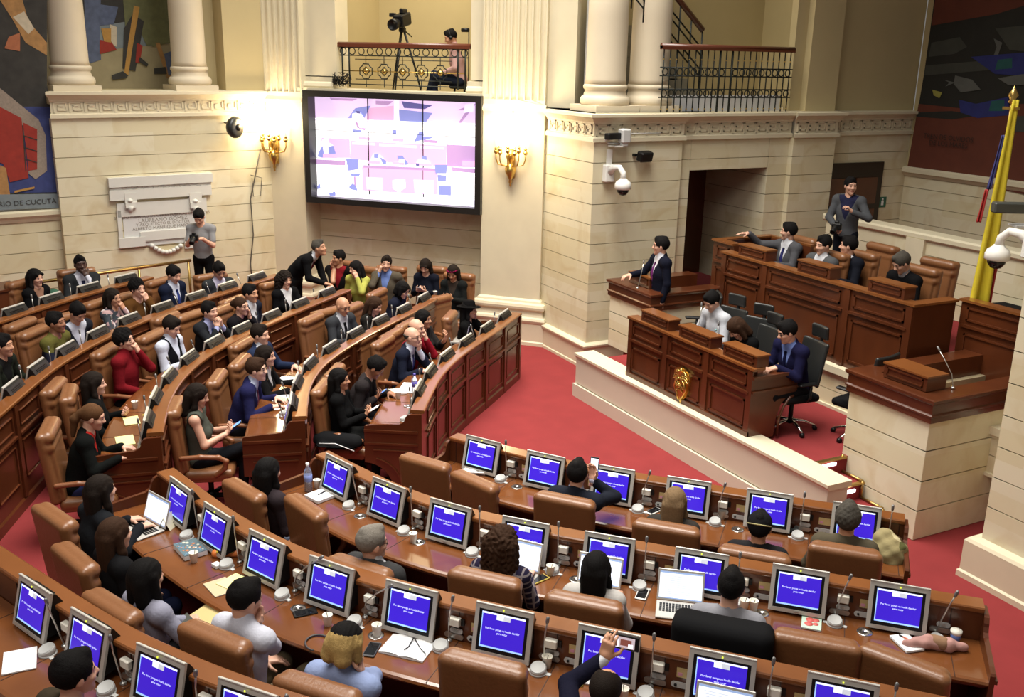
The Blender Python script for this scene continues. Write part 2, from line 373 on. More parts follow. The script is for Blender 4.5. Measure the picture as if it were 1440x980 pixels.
# upper left wall with the mural recess
mb=MB(); wbox(mb,PL,-5,4.6,-1.6,-1.3,4.0,8); wbox(mb,PL,3.05,3.95,-1.3,-.06,4.3,8); wbox(mb,PL,2.86,3.06,-1.3,-.5,4.3,8); wbox(mb,PL,0,3.9,-1.3,-.02,4.1,4.3)
tag(mb.build('wall_left_upper',[PLASTER]),kind='structure')
def column(loc,rb=.36,rs=.30,h=3.6,label='',group=None,name='stone_column',rz=.16):
    t=thing(name,label,'column',loc,rz,group)
    mb=MB(); mb.box((0,0,.05),(rb*2.12,rb*2.12,.10)); mb.build('plinth',STONE3,t)
    mb=MB(); mb.lathe([(rb,.10),(rb*1.05,.14),(rb*1.05,.19),(rb*.98,.235),(rb*.90,.25),(rb*.90,.275),(rb*.86,.31),(rb*.88,.34),(rb*.93,.36),(rb*.93,.40),(rs*1.04,.42)],28); mb.build('base_moulding',STONE3,t)
    mb=MB(); mb.lathe([(rs*1.04,.42),(rs*1.0,.50),(rs*.985,h*.4),(rs*.90,h)],32); mb.build('shaft',STONE3,t)
    return t
for (px,py,lb) in ((101,116,'stone column beside the large red and blue mural at the far left'),(268,121,'stone column between the mural of standing figures and the fluted pilaster')):
    a,z=PL.hit(px,py,-.36); q=PL.P(a,-.36,4.30); column(q,.36,.30,3.4,lb)
# murals : generic painted stand-ins of about the same colours
def cmat(name,r,g,b,**k): return mat(name,srgb(r,g,b)[:3],k.pop('rough',.75),**k)
MU=dict(red=cmat('mural_red',150,46,34,noise=.3,nscale=9),blue=cmat('mural_blue',56,66,118,noise=.35,nscale=9),dk=cmat('mural_dark',52,50,46,noise=.5,nscale=7),fur=cmat('mural_grey_trim',150,136,122,noise=.3,nscale=30),
 tan=cmat('mural_tan',168,126,76,noise=.4,nscale=12),grn=cmat('mural_green',104,106,70,noise=.3,nscale=10),stn=cmat('mural_floor',152,140,108,noise=.2,nscale=5),gold=cmat('mural_gold',178,134,66,noise=.25,nscale=20),sky=cmat('mural_grey_blue',120,130,134,noise=.2,nscale=6),jean=cmat('mural_denim',86,96,122,noise=.4,nscale=12),wht=cmat('mural_offwhite',196,184,160,noise=.2,nscale=14),skin=cmat('mural_flesh',170,104,70,noise=.3,nscale=14))
def painted(name,pl,out,shapes,label,cat,eps=.002):
    """flat painting: px polygons laid one coat over another on the wall plane"""
    keys=[];mb=MB()
    for i,(k,poly) in enumerate(shapes):
        if k not in keys: keys.append(k)
        P=[pl.hit(x,y,out) for x,y in poly]
        mb.add([pl.P(a,out+eps*i,z) for a,z in P],[tuple(range(len(P)))],keys.index(k))
    o=mb.build(name,[MU[k] for k in keys]); return tag(o,label,cat)
painted('mural',PL0,.015,[('dk',[(-60,-40),(66,-40),(66,120),(100,270),(84,275),(-60,275)]),('blue',[(-10,150),(70,150),(84,270),(-10,272)]),('tan',[(0,0),(26,-20),(40,30),(66,60),(66,78),(36,60),(18,28)]),('wht',[(18,24),(34,16),(48,40),(40,48)]),('skin',[(12,52),(28,46),(28,72),(6,68)]),
 ('fur',[(-8,126),(0,124),(54,168),(64,190),(66,240),(50,252),(40,244),(40,198),(-8,150)]),('red',[(-8,146),(30,166),(34,200),(40,250),(14,256),(4,230),(-8,226)]),('red',[(32,172),(52,182),(52,238),(40,240)]),('dk',[(31,176),(32.5,176),(37,240),(35.5,240)]),('dk',[(33,190),(52,196),(52,197.5),(33,191.5)]),('dk',[(33,206),(52,212),(52,213.5),(33,207.5)]),('dk',[(34,222),(52,228),(52,229),(34,223.5)]),
 ('gold',[(20,268),(48,262),(48,265),(20,271)]),('tan',[(0,232),(8,236),(14,276),(-8,276)]),('sky',[(-60,274),(88,272),(92,292),(-60,296)])],
 'large faded mural with a red cloak shape and blue cloth at the far left','mural')
mb=MB(); a,z=PL0.hit(30,285); text_mb(mb,'ROSARIO DE CUCUTA',.118,PL0.M(a-.06,.05,z)); tag(mb.build('mural_caption',[mat('caption_ink',(.05,.05,.045),.8)]),'dark painted lettering along the grey foot of the far left mural','lettering')
painted('mural',PL,-1.28,[('stn',[(60,-40),(300,-40),(300,125),(60,125)]),('sky',[(110,-40),(250,-40),(250,60),(110,74)]),('dk',[(112,-40),(244,-40),(240,40),(180,30),(118,40)]),('jean',[(118,-10),(142,-10),(140,40),(142,84),(124,90),(120,40)]),('jean',[(140,6),(166,10),(160,34),(140,36)]),('wht',[(154,34),(164,38),(164,66),(156,62)]),('red',[(140,56),(156,58),(164,70),(140,76)]),('gold',[(142,40),(156,40),(156,60),(146,58)]),
 ('grn',[(172,-10),(246,-10),(240,60),(206,64),(190,30),(176,40)]),('dk',[(174,40),(186,20),(202,30),(190,100),(172,96)]),('gold',[(188,8),(196,10),(186,66),(180,106),(174,104),(180,60)]),('grn',[(200,20),(238,30),(238,60),(214,66)]),('tan',[(218,60),(224,60),(240,108),(234,110)]),('red',[(192,60),(200,64),(196,88),(190,88)]),('dk',[(156,106),(172,100),(180,106),(176,110),(158,112)]),('dk',[(196,80),(208,90),(206,94),(194,86)]),('dk',[(216,96),(232,94),(234,104),(216,104)]),('jean',[(230,76),(244,70),(244,104),(236,106)])],
 'mural of cropped standing figures between the two stone columns','mural')
# marble tablet
pl=PL; A=lambda x,y:pl.hit(x,y)
t=thing('wall_tablet','carved marble tablet with engraved lettering on the stone wall behind the man with a camera','plaque',PL.P(A(228,310)[0],0,2.0),0)
def W(mb,x0,y0,x1,y1,o0,o1,mi=0):
    (a0,z1),(a1,z0)=pl.hit(x0,y0),pl.hit(x1,y1); wbox(mb,pl,a0,a1,o0,o1,z0,z1,mi,False)
def child(mb,name,m,par):
    o=mb.build(name,m); o.parent=par; o.matrix_parent_inverse=Matrix.Translation(par.location).inverted() if par.rotation_euler.z==0 else par.matrix_basis.inverted(); return o
mb=MB(); W(mb,150,250,297,255,0,.10); W(mb,152,255,296,268,0,.06); W(mb,152,268,296,273,0,.08)
for i in range(9):
    x=158+i*15; (a,z)=pl.hit(x,261.5); mb.tube([pl.P(a+.05*math.cos(q)*(1+.1*q/6),.065,z+.04*math.sin(q)) for q in np.linspace(0,7,14)],.010,5)
child(mb,'carved_lintel',WHITE_STONE,t)
mb=MB(); W(mb,163,286,290,296,0,.05); W(mb,163,296,173,342,0,.05); W(mb,282,296,291,345,0,.05); W(mb,166,335,204,345,0,.06); W(mb,196,326,260,333,0,.055); W(mb,200,333,216,338,0,.05); W(mb,258,332,290,346,0,.05)
child(mb,'moulded_frame',WHITE_STONE,t)
mb=MB(); W(mb,171,293,284,338,.0,.02); child(mb,'panel',mat('tablet_marble',(.68,.68,.66),.4,noise=.05),t)
for x in (182,273):
    mb=MB(); W(mb,x-9,271,x+9,284,0,.09); W(mb,x-8,284,x+8,291,0,.11); a,z=pl.hit(x,294); 
    mb.tube([pl.P(a,.06,z+.06),pl.P(a,.06,z-.05)],[.075,.02],8); mb.lathe([(0,-.04),(.04,-.02),(.05,0),(.04,.02),(0,.04)],8,pl.P(a,.09,z+.16)); child(mb,'bracket',WHITE_STONE,t)
mb=MB(); 
for i,(tx,y,sz) in enumerate((('SIENDO MINISTRO DE OBRAS PUBLICAS EL DOCTOR',302,.072),('LAUREANO GOMEZ',308,.098),('Y ARQUITECTO EL DOCTOR',313.5,.074),('ALBERTO MANRIQUE MARTIN',319,.080))):
    a,z=pl.hit(229,y); text_mb(mb,tx,sz,PL.M(a,.024,z))
child(mb,'engraved_lettering',mat('engraved_ink',(.25,.22,.18),.8),t)
mb=MB()
for i in range(9):
    x=213+i*5; y=345+9*math.sin(i/8*math.pi); a,z=pl.hit(x,y); mb.lathe([(0,-.045),(.035,-.03),(.05,0),(.035,.03),(0,.045)],8,pl.P(a,.04,z))
child(mb,'garland',WHITE_STONE,t)
# wall speaker, cable
a,z=PL.hit(330,179,.25); t=thing('wall_speaker','round black loudspeaker on the left stone wall beside the lit sconce','speaker',PL.P(a,.25,z),math.atan2(PL.n[1],PL.n[0])+.5)
mb=MB(); mb.lathe([(0,-.10),(.10,-.095),(.17,-.06),(.20,0),(.19,.05),(.15,.08),(.05,.085),(0,.085)],24,M=Matrix.Rotation(R(90),3,'Y')); mb.build('cabinet',mat('speaker_black',(.02,.022,.022),.35),t)
mb=MB(); mb.lathe([(0,0),(.06,0),(.06,.012),(0,.02)],16,(.087,0,0),M=Matrix.Rotation(R(90),3,'Y')); mb.build('driver',BLACK,t)
mb=MB(); mb.tube([(-.09,0,.05),(-.25,.02,.07),(-.25,.24,.07)],.012); mb.build('mounting_arm',BLACK,t)
# ------------------------------------------------------------------ screen wall bay
RD=.52  # recess depth
courses('wall_screen',Plane(PC.p0-PC.n*RD,PC.d),-5.3,-.9,[0,.24,.57,.90,1.23,1.56,1.89,2.22,2.6,4.25],.3)
mb=MB(); wbox(mb,PC,-5.2,-1.0,-2.9,-RD-.3,0,4.02,0,False); wbox(mb,PC,-5.2,-1.0,-2.9,-2.6,4.2,8,0,False); wbox(mb,PC,-6.4,-4.55,-2.9,-.6,4.2,8,0,False); wbox(mb,PC,-1.55,-.1,-2.9,-.6,4.2,8,0,False)
tag(mb.build('wall_balcony',[PLASTER]),kind='structure')
mb=MB(); wbox(mb,PC,-5.0,-1.1,-.62,-.02,4.25,4.38,0,False); sweepwall(mb,PC,-5.3,-4.25,[(-.62,4.38),(-.1,4.38),(-.08,4.42),(-.1,4.47),(-.14,4.5),(-.14,4.58),(-.62,4.6)]); sweepwall(mb,PC,-1.62,-1.2,[(-.62,4.38),(-.1,4.38),(-.08,4.42),(-.1,4.47),(-.14,4.5),(-.14,4.58),(-.62,4.6)])
wbox(mb,PC,-5.0,-4.2,-.62,-.16,4.6,8,0,False); wbox(mb,PC,-1.56,-1.2,-.62,-.16,4.6,8,0,False)
tag(mb.build('trim_3',[STONE2]),kind='structure')
def pilaster(a0,a1,name):
    mb=MB(); wbox(mb,PC,a0,a1,-.9,0,.8,4.12,0,False)
    b=[(-.9,0),(.14,0),(.14,.06),(.12,.08),(.12,.40),(.135,.42),(.15,.46),(.135,.50),(.10,.52),(.085,.56),(.08,.62),(.12,.66),(.125,.70),(.11,.745),(.05,.765),(.04,.80),(0,.83),(-.9,.83)]
    n=len(b); vs=[]
    for o,z in b:
        e=max(o,0); vs+=[PC.P(a0-e,-.9,z),PC.P(a0-e,o,z),PC.P(a1+e,o,z),PC.P(a1+e,-.9,z)]
    fs=[]
    for i in range(n-1):
        for k in range(3): fs.append((i*4+k,i*4+k+1,i*4+4+k+1,i*4+4+k))
    mb.add(vs,fs)
    sweepwall(mb,PC,a0-.02,a1+.02,[(-.9,4.10),(.01,4.10),(.05,4.13),(.05,4.16),(.02,4.19),(0,4.22),(-.9,4.22)])
    # fluted upper shaft
    out=[];nf=9;w=(a1-a0);fw=w/(nf+.18)
    out.append((a0,0))
    for i in range(nf):
        x0=a0+.09*fw+i*fw+.12*fw;x1=x0+.76*fw
        for q in np.linspace(math.pi,0,7): out.append(((x0+x1)/2+(x1-x0)/2*math.cos(q),-.055*math.sin(q)))
    out.append((a1,0)); n=len(out)
    vs=[PC.P(a,o,z) for z in(4.30,8.0) for a,o in out]; mb.add(vs,[(i,i+1,i+1+n,i+n) for i in range(n-1)])
    mb.add([PC.P(a,o,4.30) for a,o in out]+[PC.P(a1,0,4.22),PC.P(a0,0,4.22)],[tuple(range(n+2))]); mb.add([PC.P(a,0,4.22) for a in(a0,a1)]+[PC.P(a,-.9,4.22) for a in(a1,a0)]+[PC.P(a,0,8) for a in(a0,a1)]+[PC.P(a,-.9,8) for a in(a1,a0)],[(0,4,7,3),(1,2,6,5)])
    return tag(mb.build(name,[STONE2]),kind='structure')
pilaster(-6.02,-4.86,'trim_pilaster_far'); pilaster(-1.275,-.135,'trim_pilaster_near')
mb=MB(); wbox(mb,PC,-6.6,-5.98,-.9,-.30,0,8,0,False); wbox(mb,PC,-.15,.35,-.9,-.10,0,8,0,False); tag(mb.build('trim_4',[STONE2]),kind='structure')
# video wall
VS=dict(tl=PC.hit(424,125,.10),tr=PC.hit(677,137,.10),bl=PC.hit(432,285,.10),br=PC.hit(675,302,.10))
a0=(VS['tl'][0]+VS['bl'][0])/2;a1=(VS['tr'][0]+VS['br'][0])/2;z1=(VS['tl'][1]+VS['tr'][1])/2;z0=(VS['bl'][1]+VS['br'][1])/2
t=thing('video_wall','huge black framed video wall of nine panels showing the dais, between the lit sconces','screen',PC.P((a0+a1)/2,0,z0))
mb=MB(); fr=.11
for (p,q,zz0,zz1) in((a0,a1,z1-fr,z1),(a0,a1,z0,z0+fr),(a0,a0+fr,z0+fr,z1-fr),(a1-fr,a1,z0+fr,z1-fr)): wbox(mb,PC,p,q,-.25,.10,zz0,zz1,0,False)
wbox(mb,PC,a0+.02,a1-.02,-.25,-.16,z0+.02,z1-.02,0,False); child(mb,'frame',mat('video_frame_black',(.012,.011,.010),.35),t)
sa0,sa1,sz0,sz1=a0+fr,a1-fr,z0+fr,z1-fr
def emis(n,r,g,b,s=1.0):
    m=mat(n,srgb(r,g,b)[:3],.4,emit=s); return m
VM=[('vw_white',255,253,255,1.25),('vw_pink',222,196,232,1.0),('vw_rose',216,168,204,1.0),('vw_mauve',172,138,182,1.0),('vw_blue',128,134,196,1.0),('vw_lav',232,224,248,1.05),('vw_dark',96,92,150,.9)]
VMM=[emis(*q) for q in VM]; VI={q[0][3:]:i for i,q in enumerate(VM)}
from numpy.linalg import solve as _solve
_src=[(82,72),(1368,125),(1362,955),(118,868)];_dst=[(0,1),(1,1),(1,0),(0,0)]
_A=[];_b=[]
for (x,y),(u,v) in zip(_src,_dst): _A+=[[x,y,1,0,0,0,-u*x,-u*y],[0,0,0,x,y,1,-v*x,-v*y]];_b+=[u,v]
_h=_solve(np.array(_A,float),np.array(_b,float))
def vuv(x,y): w=_h[6]*x+_h[7]*y+1; return (min(1,max(0,(_h[0]*x+_h[1]*y+_h[2])/w)),min(1,max(0,(_h[3]*x+_h[4]*y+_h[5])/w)))
SH=[('pink',[(82,72),(1368,125),(1365,300),(90,250)]),('lav',[(700,96),(740,98),(745,300),(705,300)]),('rose',[(500,170),(700,150),(700,275),(490,270)]),('blue',[(345,250),(400,170),(520,150),(470,255)]),('blue',[(740,180),(1000,210),(950,285),(745,280)]),('mauve',[(200,85),(420,95),(380,112),(210,105)]),('mauve',[(560,110),(700,115),(650,150),(560,140)]),('dark',[(760,115),(1000,150),(940,180),(780,170)]),('mauve',[(1180,190),(1330,135),(1320,160),(1220,290),(1200,290),(1260,190)]),('lav',[(1250,145),(1320,135),(1310,200),(1240,210)]),('white',[(88,250),(1366,300),(1364,470),(95,400)]),('lav',[(90,258),(1366,308),(1366,318),(90,268)]),
('rose',[(140,405),(362,420),(365,570),(140,570)]),('rose',[(365,425),(1110,465),(1108,640),(365,580)]),('mauve',[(1110,460),(1360,475),(1360,640),(1110,640)]),('pink',[(380,440),(560,448),(560,470),(380,462)]),('pink',[(590,452),(880,470),(880,492),(590,474)]),('pink',[(910,472),(1090,480),(1090,502),(910,494)]),('white',[(365,422),(1110,462),(1110,470),(365,430)]),('rose',[(430,400),(525,405),(525,428),(430,424)]),('rose',[(690,412),(780,416),(780,440),(690,436)]),('mauve',[(935,422),(1040,428),(1040,452),(935,446)]),('lav',[(150,420),(190,410),(190,440),(235,470),(250,575),(110,560)]),('blue',[(115,540),(150,470),(165,550),(160,570),(115,560)]),('blue',[(195,480),(235,470),(255,530),(240,560),(200,560)]),('white',[(160,410),(190,408),(195,470),(160,470)]),('rose',[(155,535),(265,540),(265,572),(155,568)]),
('white',[(380,215),(440,200),(470,250),(480,340),(460,380),(382,370)]),('mauve',[(400,270),(420,280),(440,330),(490,330),(480,350),(420,330)]),('blue',[(385,340),(450,345),(455,365),(385,360)]),('dark',[(410,190),(440,195),(445,215),(415,212)]),('blue',[(690,345),(725,345),(725,378),(695,376)]),('blue',[(900,360),(935,362),(935,400),(1000,400),(1000,412),(860,440),(880,400)]),
('white',[(105,600),(470,620),(470,860),(118,868)]),('mauve',[(105,575),(330,588),(330,630),(105,620)]),('white',[(105,574),(330,586),(330,592),(105,580)]),('blue',[(335,575),(435,580),(430,660),(355,672)]),('blue',[(365,690),(450,690),(440,715),(380,712)]),('mauve',[(398,715),(412,715),(418,800),(402,800)]),('blue',[(360,800),(390,770),(420,800),(430,830),(375,820)]),
('rose',[(460,640),(1045,660),(1045,860),(470,830)]),('mauve',[(470,625),(1050,650),(1050,672),(470,646)]),('pink',[(490,720),(620,726),(620,830),(500,820)]),('pink',[(860,740),(1020,745),(1020,855),(870,850)]),('white',[(700,745),(795,738),(800,800),(750,845),(700,810)]),('lav',[(550,535),(600,545),(640,590),(640,620),(520,615),(530,580)]),('blue',[(555,535),(590,535),(590,570),(555,568)]),('blue',[(600,560),(650,590),(650,620),(625,620)]),('blue',[(735,548),(775,548),(820,610),(800,630),(780,575),(735,575)]),('white',[(750,575),(790,580),(795,620),(745,615)]),('blue',[(925,550),(960,552),(965,590),(925,585)]),('white',[(900,580),(960,585),(990,610),(880,612)]),('rose',[(505,590),(605,594),(605,616),(505,612)]),('rose',[(695,600),(790,604),(790,626),(695,622)]),('rose',[(880,606),(1000,612),(1000,634),(880,628)]),
('white',[(1140,655),(1362,690),(1362,950),(1050,900),(1045,690)]),('mauve',[(1150,640),(1362,655),(1362,690),(1160,672)]),('rose',[(1235,590),(1340,596),(1340,632),(1235,628)]),('blue',[(1025,620),(1120,620),(1115,690),(1030,690)]),('blue',[(1045,700),(1115,705),(1110,755),(1050,750)]),('blue',[(1058,785),(1150,790),(1150,865),(1058,860)]),('lav',[(118,840),(1362,900),(1362,955),(118,868)]),('blue',[(210,850),(260,835),(260,870),(215,872)]),('blue',[(118,790),(140,775),(145,815),(120,818)]),('dark',[(880,610),(905,610),(905,632),(880,630)])]
mb=MB()
for i,(k,poly) in enumerate([('white',_src)]+SH):
    vs=[]
    for x,y in poly:
        u,v=vuv(x,y); vs.append(PC.P(sa0+(sa1-sa0)*u,-.15+.0006*i,sz0+(sz1-sz0)*v))
    mb.add(vs,[tuple(range(len(vs)))],VI[k])
child(mb,'picture',VMM,t)
mb=MB(); 
for i in(1,2):
    q=sa0+(sa1-sa0)*i/3; wbox(mb,PC,q-.006,q+.006,-.15,-.125,sz0,sz1,0,False)
    q=sz0+(sz1-sz0)*i/3; wbox(mb,PC,sa0,sa1,-.15,-.13,q-.003,q+.003,0,False)
child(mb,'panel_seams',BLACK,t)
# balcony railing with rosettes
def rosette(mb,P,a,z,r):
    pts=[(-.45,-1),(.45,-1),(.6,-.7),(1,-.45),(1,.45),(.6,.7),(.45,1),(-.45,1),(-.6,.7),(-1,.45),(-1,-.45),(-.6,-.7)]
    mb.tube([P(a+x*r,0,z+y*r) for x,y in pts],.011,5,0,closed=True)
    mb.tube([P(a+x*r*.62,0,z+y*r*.62) for x,y in((0,-1),(1,0),(0,1),(-1,0))],.009,5,0,closed=True)
    mb.lathe([(0,-.02),(r*.42,-.015),(r*.42,.01),(r*.2,.03),(0,.035)],8,P(a,0,z),1,M=Matrix(((PC.d[0],0,PC.n[0]),(PC.d[1],0,PC.n[1]),(0,1,0))))
t=thing('balcony_railing','ornate iron railing with gilt rosettes and wooden handrail above the video wall','railing',PC.P(-2.8,-.3,4.38))
Q=Plane(PC.p0-PC.n*.25,PC.d); ra0=Q.hit(474,60)[0];ra1=Q.hit(662,66)[0]; rz1=(Q.hit(474,61)[1]+Q.hit(660,69)[1])/2; rz0=4.42
mb=MB(); wbox(mb,Q,ra0,ra1,-.04,.04,rz1-.03,rz1+.03,0,False); mb.tube([Q.P(ra0,0,rz1+.02),Q.P(ra1,0,rz1+.02)],.04,8); child(mb,'handrail',mat('handrail_wood',(.12,.03,.012),.3,coat=.3),t)
mb=MB(); wd=ra1-ra0; n=14
for i in range(n):
    a=ra0+.12+(wd-.24)*i/(n-1); mb.tube([Q.P(a+.062*math.cos(q),0,rz1-.10+.062*math.sin(q)) for q in np.linspace(0,2*math.pi,13)[:-1]],.009,5,0,closed=True)
for zz in(rz1-.035,rz1-.175,rz0+.05): mb.tube([Q.P(ra0+.05,0,zz),Q.P(ra1-.05,0,zz)],.010,5)
for a in(ra0+.1,ra0+.24,ra1-.24,ra1-.1): mb.tube([Q.P(a,0,rz0),Q.P(a,0,rz1)],.016,6)
zm=(rz0+rz1)/2-.08
for i in range(5):
    a=ra0+wd*(.22+.14*i); rosette(mb,Q.P,a,zm,.125); mb.tube([Q.P(a,0,zm+.13),Q.P(a,0,rz1-.17)],.008,5); mb.tube([Q.P(a,0,rz0),Q.P(a,0,zm-.13)],.008,5)
mb.tube([Q.P(ra0+.1,0,zm),Q.P(ra1-.1,0,zm)],.009,5,1)
for zz in(rz0+.14,rz1-.24): mb.tube([Q.P(ra0+.36,0,zz),Q.P(ra1-.36,0,zz)],.007,5)
child(mb,'ironwork',[IRON,BRASS],t)
mb=MB()
for i in range(26):
    c0=Q.P(ra0+.05+random.uniform(-.1,.2),.12,4.42+random.uniform(0,.10)); mb.tube([Vector(c0)+Vector((random.uniform(-.13,.13),random.uniform(-.08,.08),random.uniform(-.02,.16))) for _ in range(5)],.007,4)
tag(mb.build('cable_bundle',BLACK),'tangled black cable bundle at the foot of the balcony railing','cable')
# sconces
BULB=mat('sconce_bulb',(1,.80,.48),.3,emit=14); CRYST=mat('glowing_crystal',(1,.90,.72),.1,emit=3.0)  # crystals emit too: the bulbs' glow in them is put into the material
def sconce(px,lab):
    a=PC.hit(px,210)[0]; t=thing('wall_sconce',lab,'lamp',PC.P(a,0,2.83),math.atan2(PC.n[1],PC.n[0])-math.pi/2,'gilt sconces on the pilasters')
    # local: +y out of wall
    mb=MB(); mb.lathe([(0,0),(.02,.02),(.012,.05),(.03,.08),(.02,.12),(.05,.17),(.09,.25),(.10,.32),(.05,.38),(.03,.42),(.06,.46),(.09,.52),(.05,.58),(.03,.64)],12,(0,.10,0)); 
    for q in range(8):
        b=q*math.pi/4; mb.lathe([(0,-.03),(.022,0),(0,.06)],6,(.085*math.cos(b),.10+.07*math.sin(b),.30))
    mb.box((0,.03,.4),(.10,.06,.5)); mb.build('backplate',BRASS,t)
    mb=MB(); mc=MB()
    for i in range(7):
        b=math.pi*(i/6); r=.27 if i%2==0 else .20; x,y=r*math.cos(b),.10+r*.75*math.sin(b); zt=.60+(0 if i%2==0 else .03)
        pts=[(0,.10,.40),(x*.4,.10+(y-.1)*.4,.36),(x*.85,.10+(y-.1)*.85,.38),(x,y,.47),(x,y,zt)]
        mb.tube(pts,.012,6); mb.lathe([(.012,0),(.035,.02),(.045,.05),(.03,.06),(.02,.09),(.035,.10),(.02,.12)],8,(x,y,zt-.05))
        mc.tube([(x,y,zt+.06),(x,y,zt+.20)],.013,6)
        MB.lathe(bl,[(.011,0),(.02,.03),(.016,.06),(0,.10)],8,(x,y,zt+.20)) if False else None
    mb.build('arms',BRASS,t); mc.build('candle_tubes',mat('candle_tube',(.8,.72,.5),.5,emit=.6),t)
    mb=MB()
    for i in range(7):
        b=math.pi*(i/6); r=.27 if i%2==0 else .20; x,y=r*math.cos(b),.10+r*.75*math.sin(b); zt=.60+(0 if i%2==0 else .03)
        mb.lathe([(.011,0),(.026,.035),(.02,.07),(0,.12)],8,(x,y,zt+.20))
    mb.build('bulbs',BULB,t)
    mb=MB(); mb.lathe([(0,0),(.03,.01),(.05,.04),(.02,.06),(.03,.08),(0,.10)],8,(0,.12,1.16))
    for i in range(5):
        x=(i-2)*.07
        for j in range(7): mb.lathe([(0,-.02),(.011,0),(0,.02)],6,(x*(1-j*.1),.12,.78+j*.055))
    mb.build('crystal_drops',CRYST,t)
    L=bpy.data.lights.new('sconce_light','POINT'); L.energy=85; L.color=(1,.80,.50); L.shadow_soft_size=.20; lo=bpy.data.objects.new('sconce_light',L); COL.objects.link(lo); lo.location=PC.P(a,.42,3.80)
sconce(389,'lit gilt sconce with candle bulbs on the far pilaster, beside the round wall speaker'); sconce(721,'lit gilt sconce with candle bulbs on the near pilaster, right of the video wall')
mb=MB(); pts=[PL.hit(x,y,.04) for x,y in((366,210),(360,240),(352,280),(356,330),(352,370),(354,392))]; mb.tube([PL.P(a,.05,z) for a,z in pts],.012,5); pts=[PL.hit(x,y,.04) for x,y in((352,246),(368,250),(366,275),(356,276),(354,250))]; mb.tube([PL.P(a,.05,z) for a,z in pts],.008,5)
tag(mb.build('hanging_cable',mat('grey_cable',(.10,.09,.07),.6)),'loose cable hanging from the far sconce down the corner of the wall','cable')
# ------------------------------------------------------------------ pier and side wall
courses('wall_pier_front',PFL,-1.6,0,zs_std,.3); courses('wall_pier_side',PFR,.0,1.72,zs_std,.3)
mb=MB(); b=[(0,0),(.07,0),(.07,.045),(.055,.06),(.055,.345),(.085,.37),(.09,.40),(.07,.42),(0,.44)]; sweepwall(mb,PFL,-1.5,0,b,0,0,1); sweepwall(mb,PFR,0,1.72,b,0,1,0); tag(mb.build('baseboard_pier',[STONE2]),kind='structure')
cornice('trim_5',PFL,-1.5,0,0,1,ga=(-1.42,-.03)); cornice('trim_6',PFR,0,1.72,1,0.6,ga=(.03,1.68))
PB=Plane((-13.58,8.33),(0,1))
mb=MB(); wbox(mb,PFR,-.0,5.2,-2.0,-.3,CZ+.43,CZ+.44,0,False); wbox(mb,PFL,-1.7,.02,-2.2,0,CZ+.42,CZ+.45,0,False); wbox(mb,PFR,0,5.2,-2.4,0,CZ+.42,CZ+.45,0,False); tag(mb.build('floor_gallery',[STONE2]),kind='structure')
zb=[1.0,1.44,1.77,2.10,2.42,2.75,3.08,3.22]
courses('wall_side_a',PB,1.70,1.97,zs_std[3:],.3); courses('wall_side_b',PB,3.66,4.12,zs_std[3:],.3)
courses('wall_side_lintel',PB,1.97,3.66,[3.22,3.41,CZ],.3)
cornice('trim_7',PB,1.74,4.12,0,0)
P2=Plane((-13.47,8.33),(0,1)); courses('wall_side_c',P2,4.10,5.10,zs_std[3:],.4); cornice('trim_8',P2,4.10,5.10,.6,.6)
# passage
PV=Plane((-13.58,8.33+3.66),(1,0)); courses('wall_passage',PV,-2.3,0,zb,.3)
mb=MB(); wbox(mb,PB,1.6,3.7,-1.75,-1.7,1.0,3.25,0,False); wbox(mb,PB,1.6,3.7,-1.75,-.3,3.24,3.3,0,False); wbox(mb,PB,1.6,1.96,-1.75,-.3,1,3.25,0,False); tag(mb.build('door_1',[WOODDK]),kind='structure')
# door wall and mural wall at the back of the dais
PD=Plane((-13.72,8.33),(0,1)); courses('wall_dais_side',PD,5.0,7.3,[1.0,1.44,1.77,2.10,2.42,2.75,3.08,3.41,CZ],.3); cornice('trim_9',PD,5.1,7.3)
mb=MB(); wbox(mb,PD,4.9,7.3,-.3,-.05,CZ+.4,8.5,0,False); wbox(mb,P2,4.35,5.05,-.35,-.06,CZ+.42,8.5,0,False); wbox(mb,P2,4.1,4.36,-.35,-.2,CZ+.42,8.5,0,False); tag(mb.build('wall_dais_upper',[PLASTER]),kind='structure')
mb=MB(); wbox(mb,PFR,-.4,5.4,-2.2,-2.1,4.1,8.5,0,False); wbox(mb,PFR,5.0,5.1,-2.2,-.3,4.1,8.5,0,False); wbox(mb,PFL,-1.7,-1.0,-2.3,-.9,4.1,8.5,0,False); tag(mb.build('wall_gallery',[PLASTER]),kind='structure')
va,vz=PD.hit(1241,227); t=thing('panelled_door','dark panelled wooden door behind the man in the grey hoodie','door',PD.P(va-.7,0,1.2))
mb=MB(); wbox(mb,PD,va-1.5,va,-.02,.05,1.2,vz,0,False); child(mb,'frame',mat('door_frame_dark',(.018,.008,.004),.4),t)
for i,(z0_,z1_) in enumerate(((1.35,1.8),(1.9,2.35),(2.45,2.95))):
    mb=MB(); wbox(mb,PD,va-1.35,va-.75,.05,.07,z0_,z1_,0,False); wbox(mb,PD,va-.68,va-.14,.05,.07,z0_,z1_,0,False); child(mb,'panel',WOODDK,t)
mb=MB(); wbox(mb,PD,va-.5,va-.3,.07,.09,2.0,2.25,0,False); child(mb,'brass_plate',BRASSDK,t)
ea,ez=PD.hit(1240,284); t=thing('exit_sign','small green exit sign on the wall beside the dark door','sign',PD.P(ea,.0,ez)); mb=MB(); wbox(mb,PD,ea-.10,ea+.10,0,.015,ez-.10,ez+.10,0,False); child(mb,'board',mat('exit_green',(.02,.13,.08),.5),t)
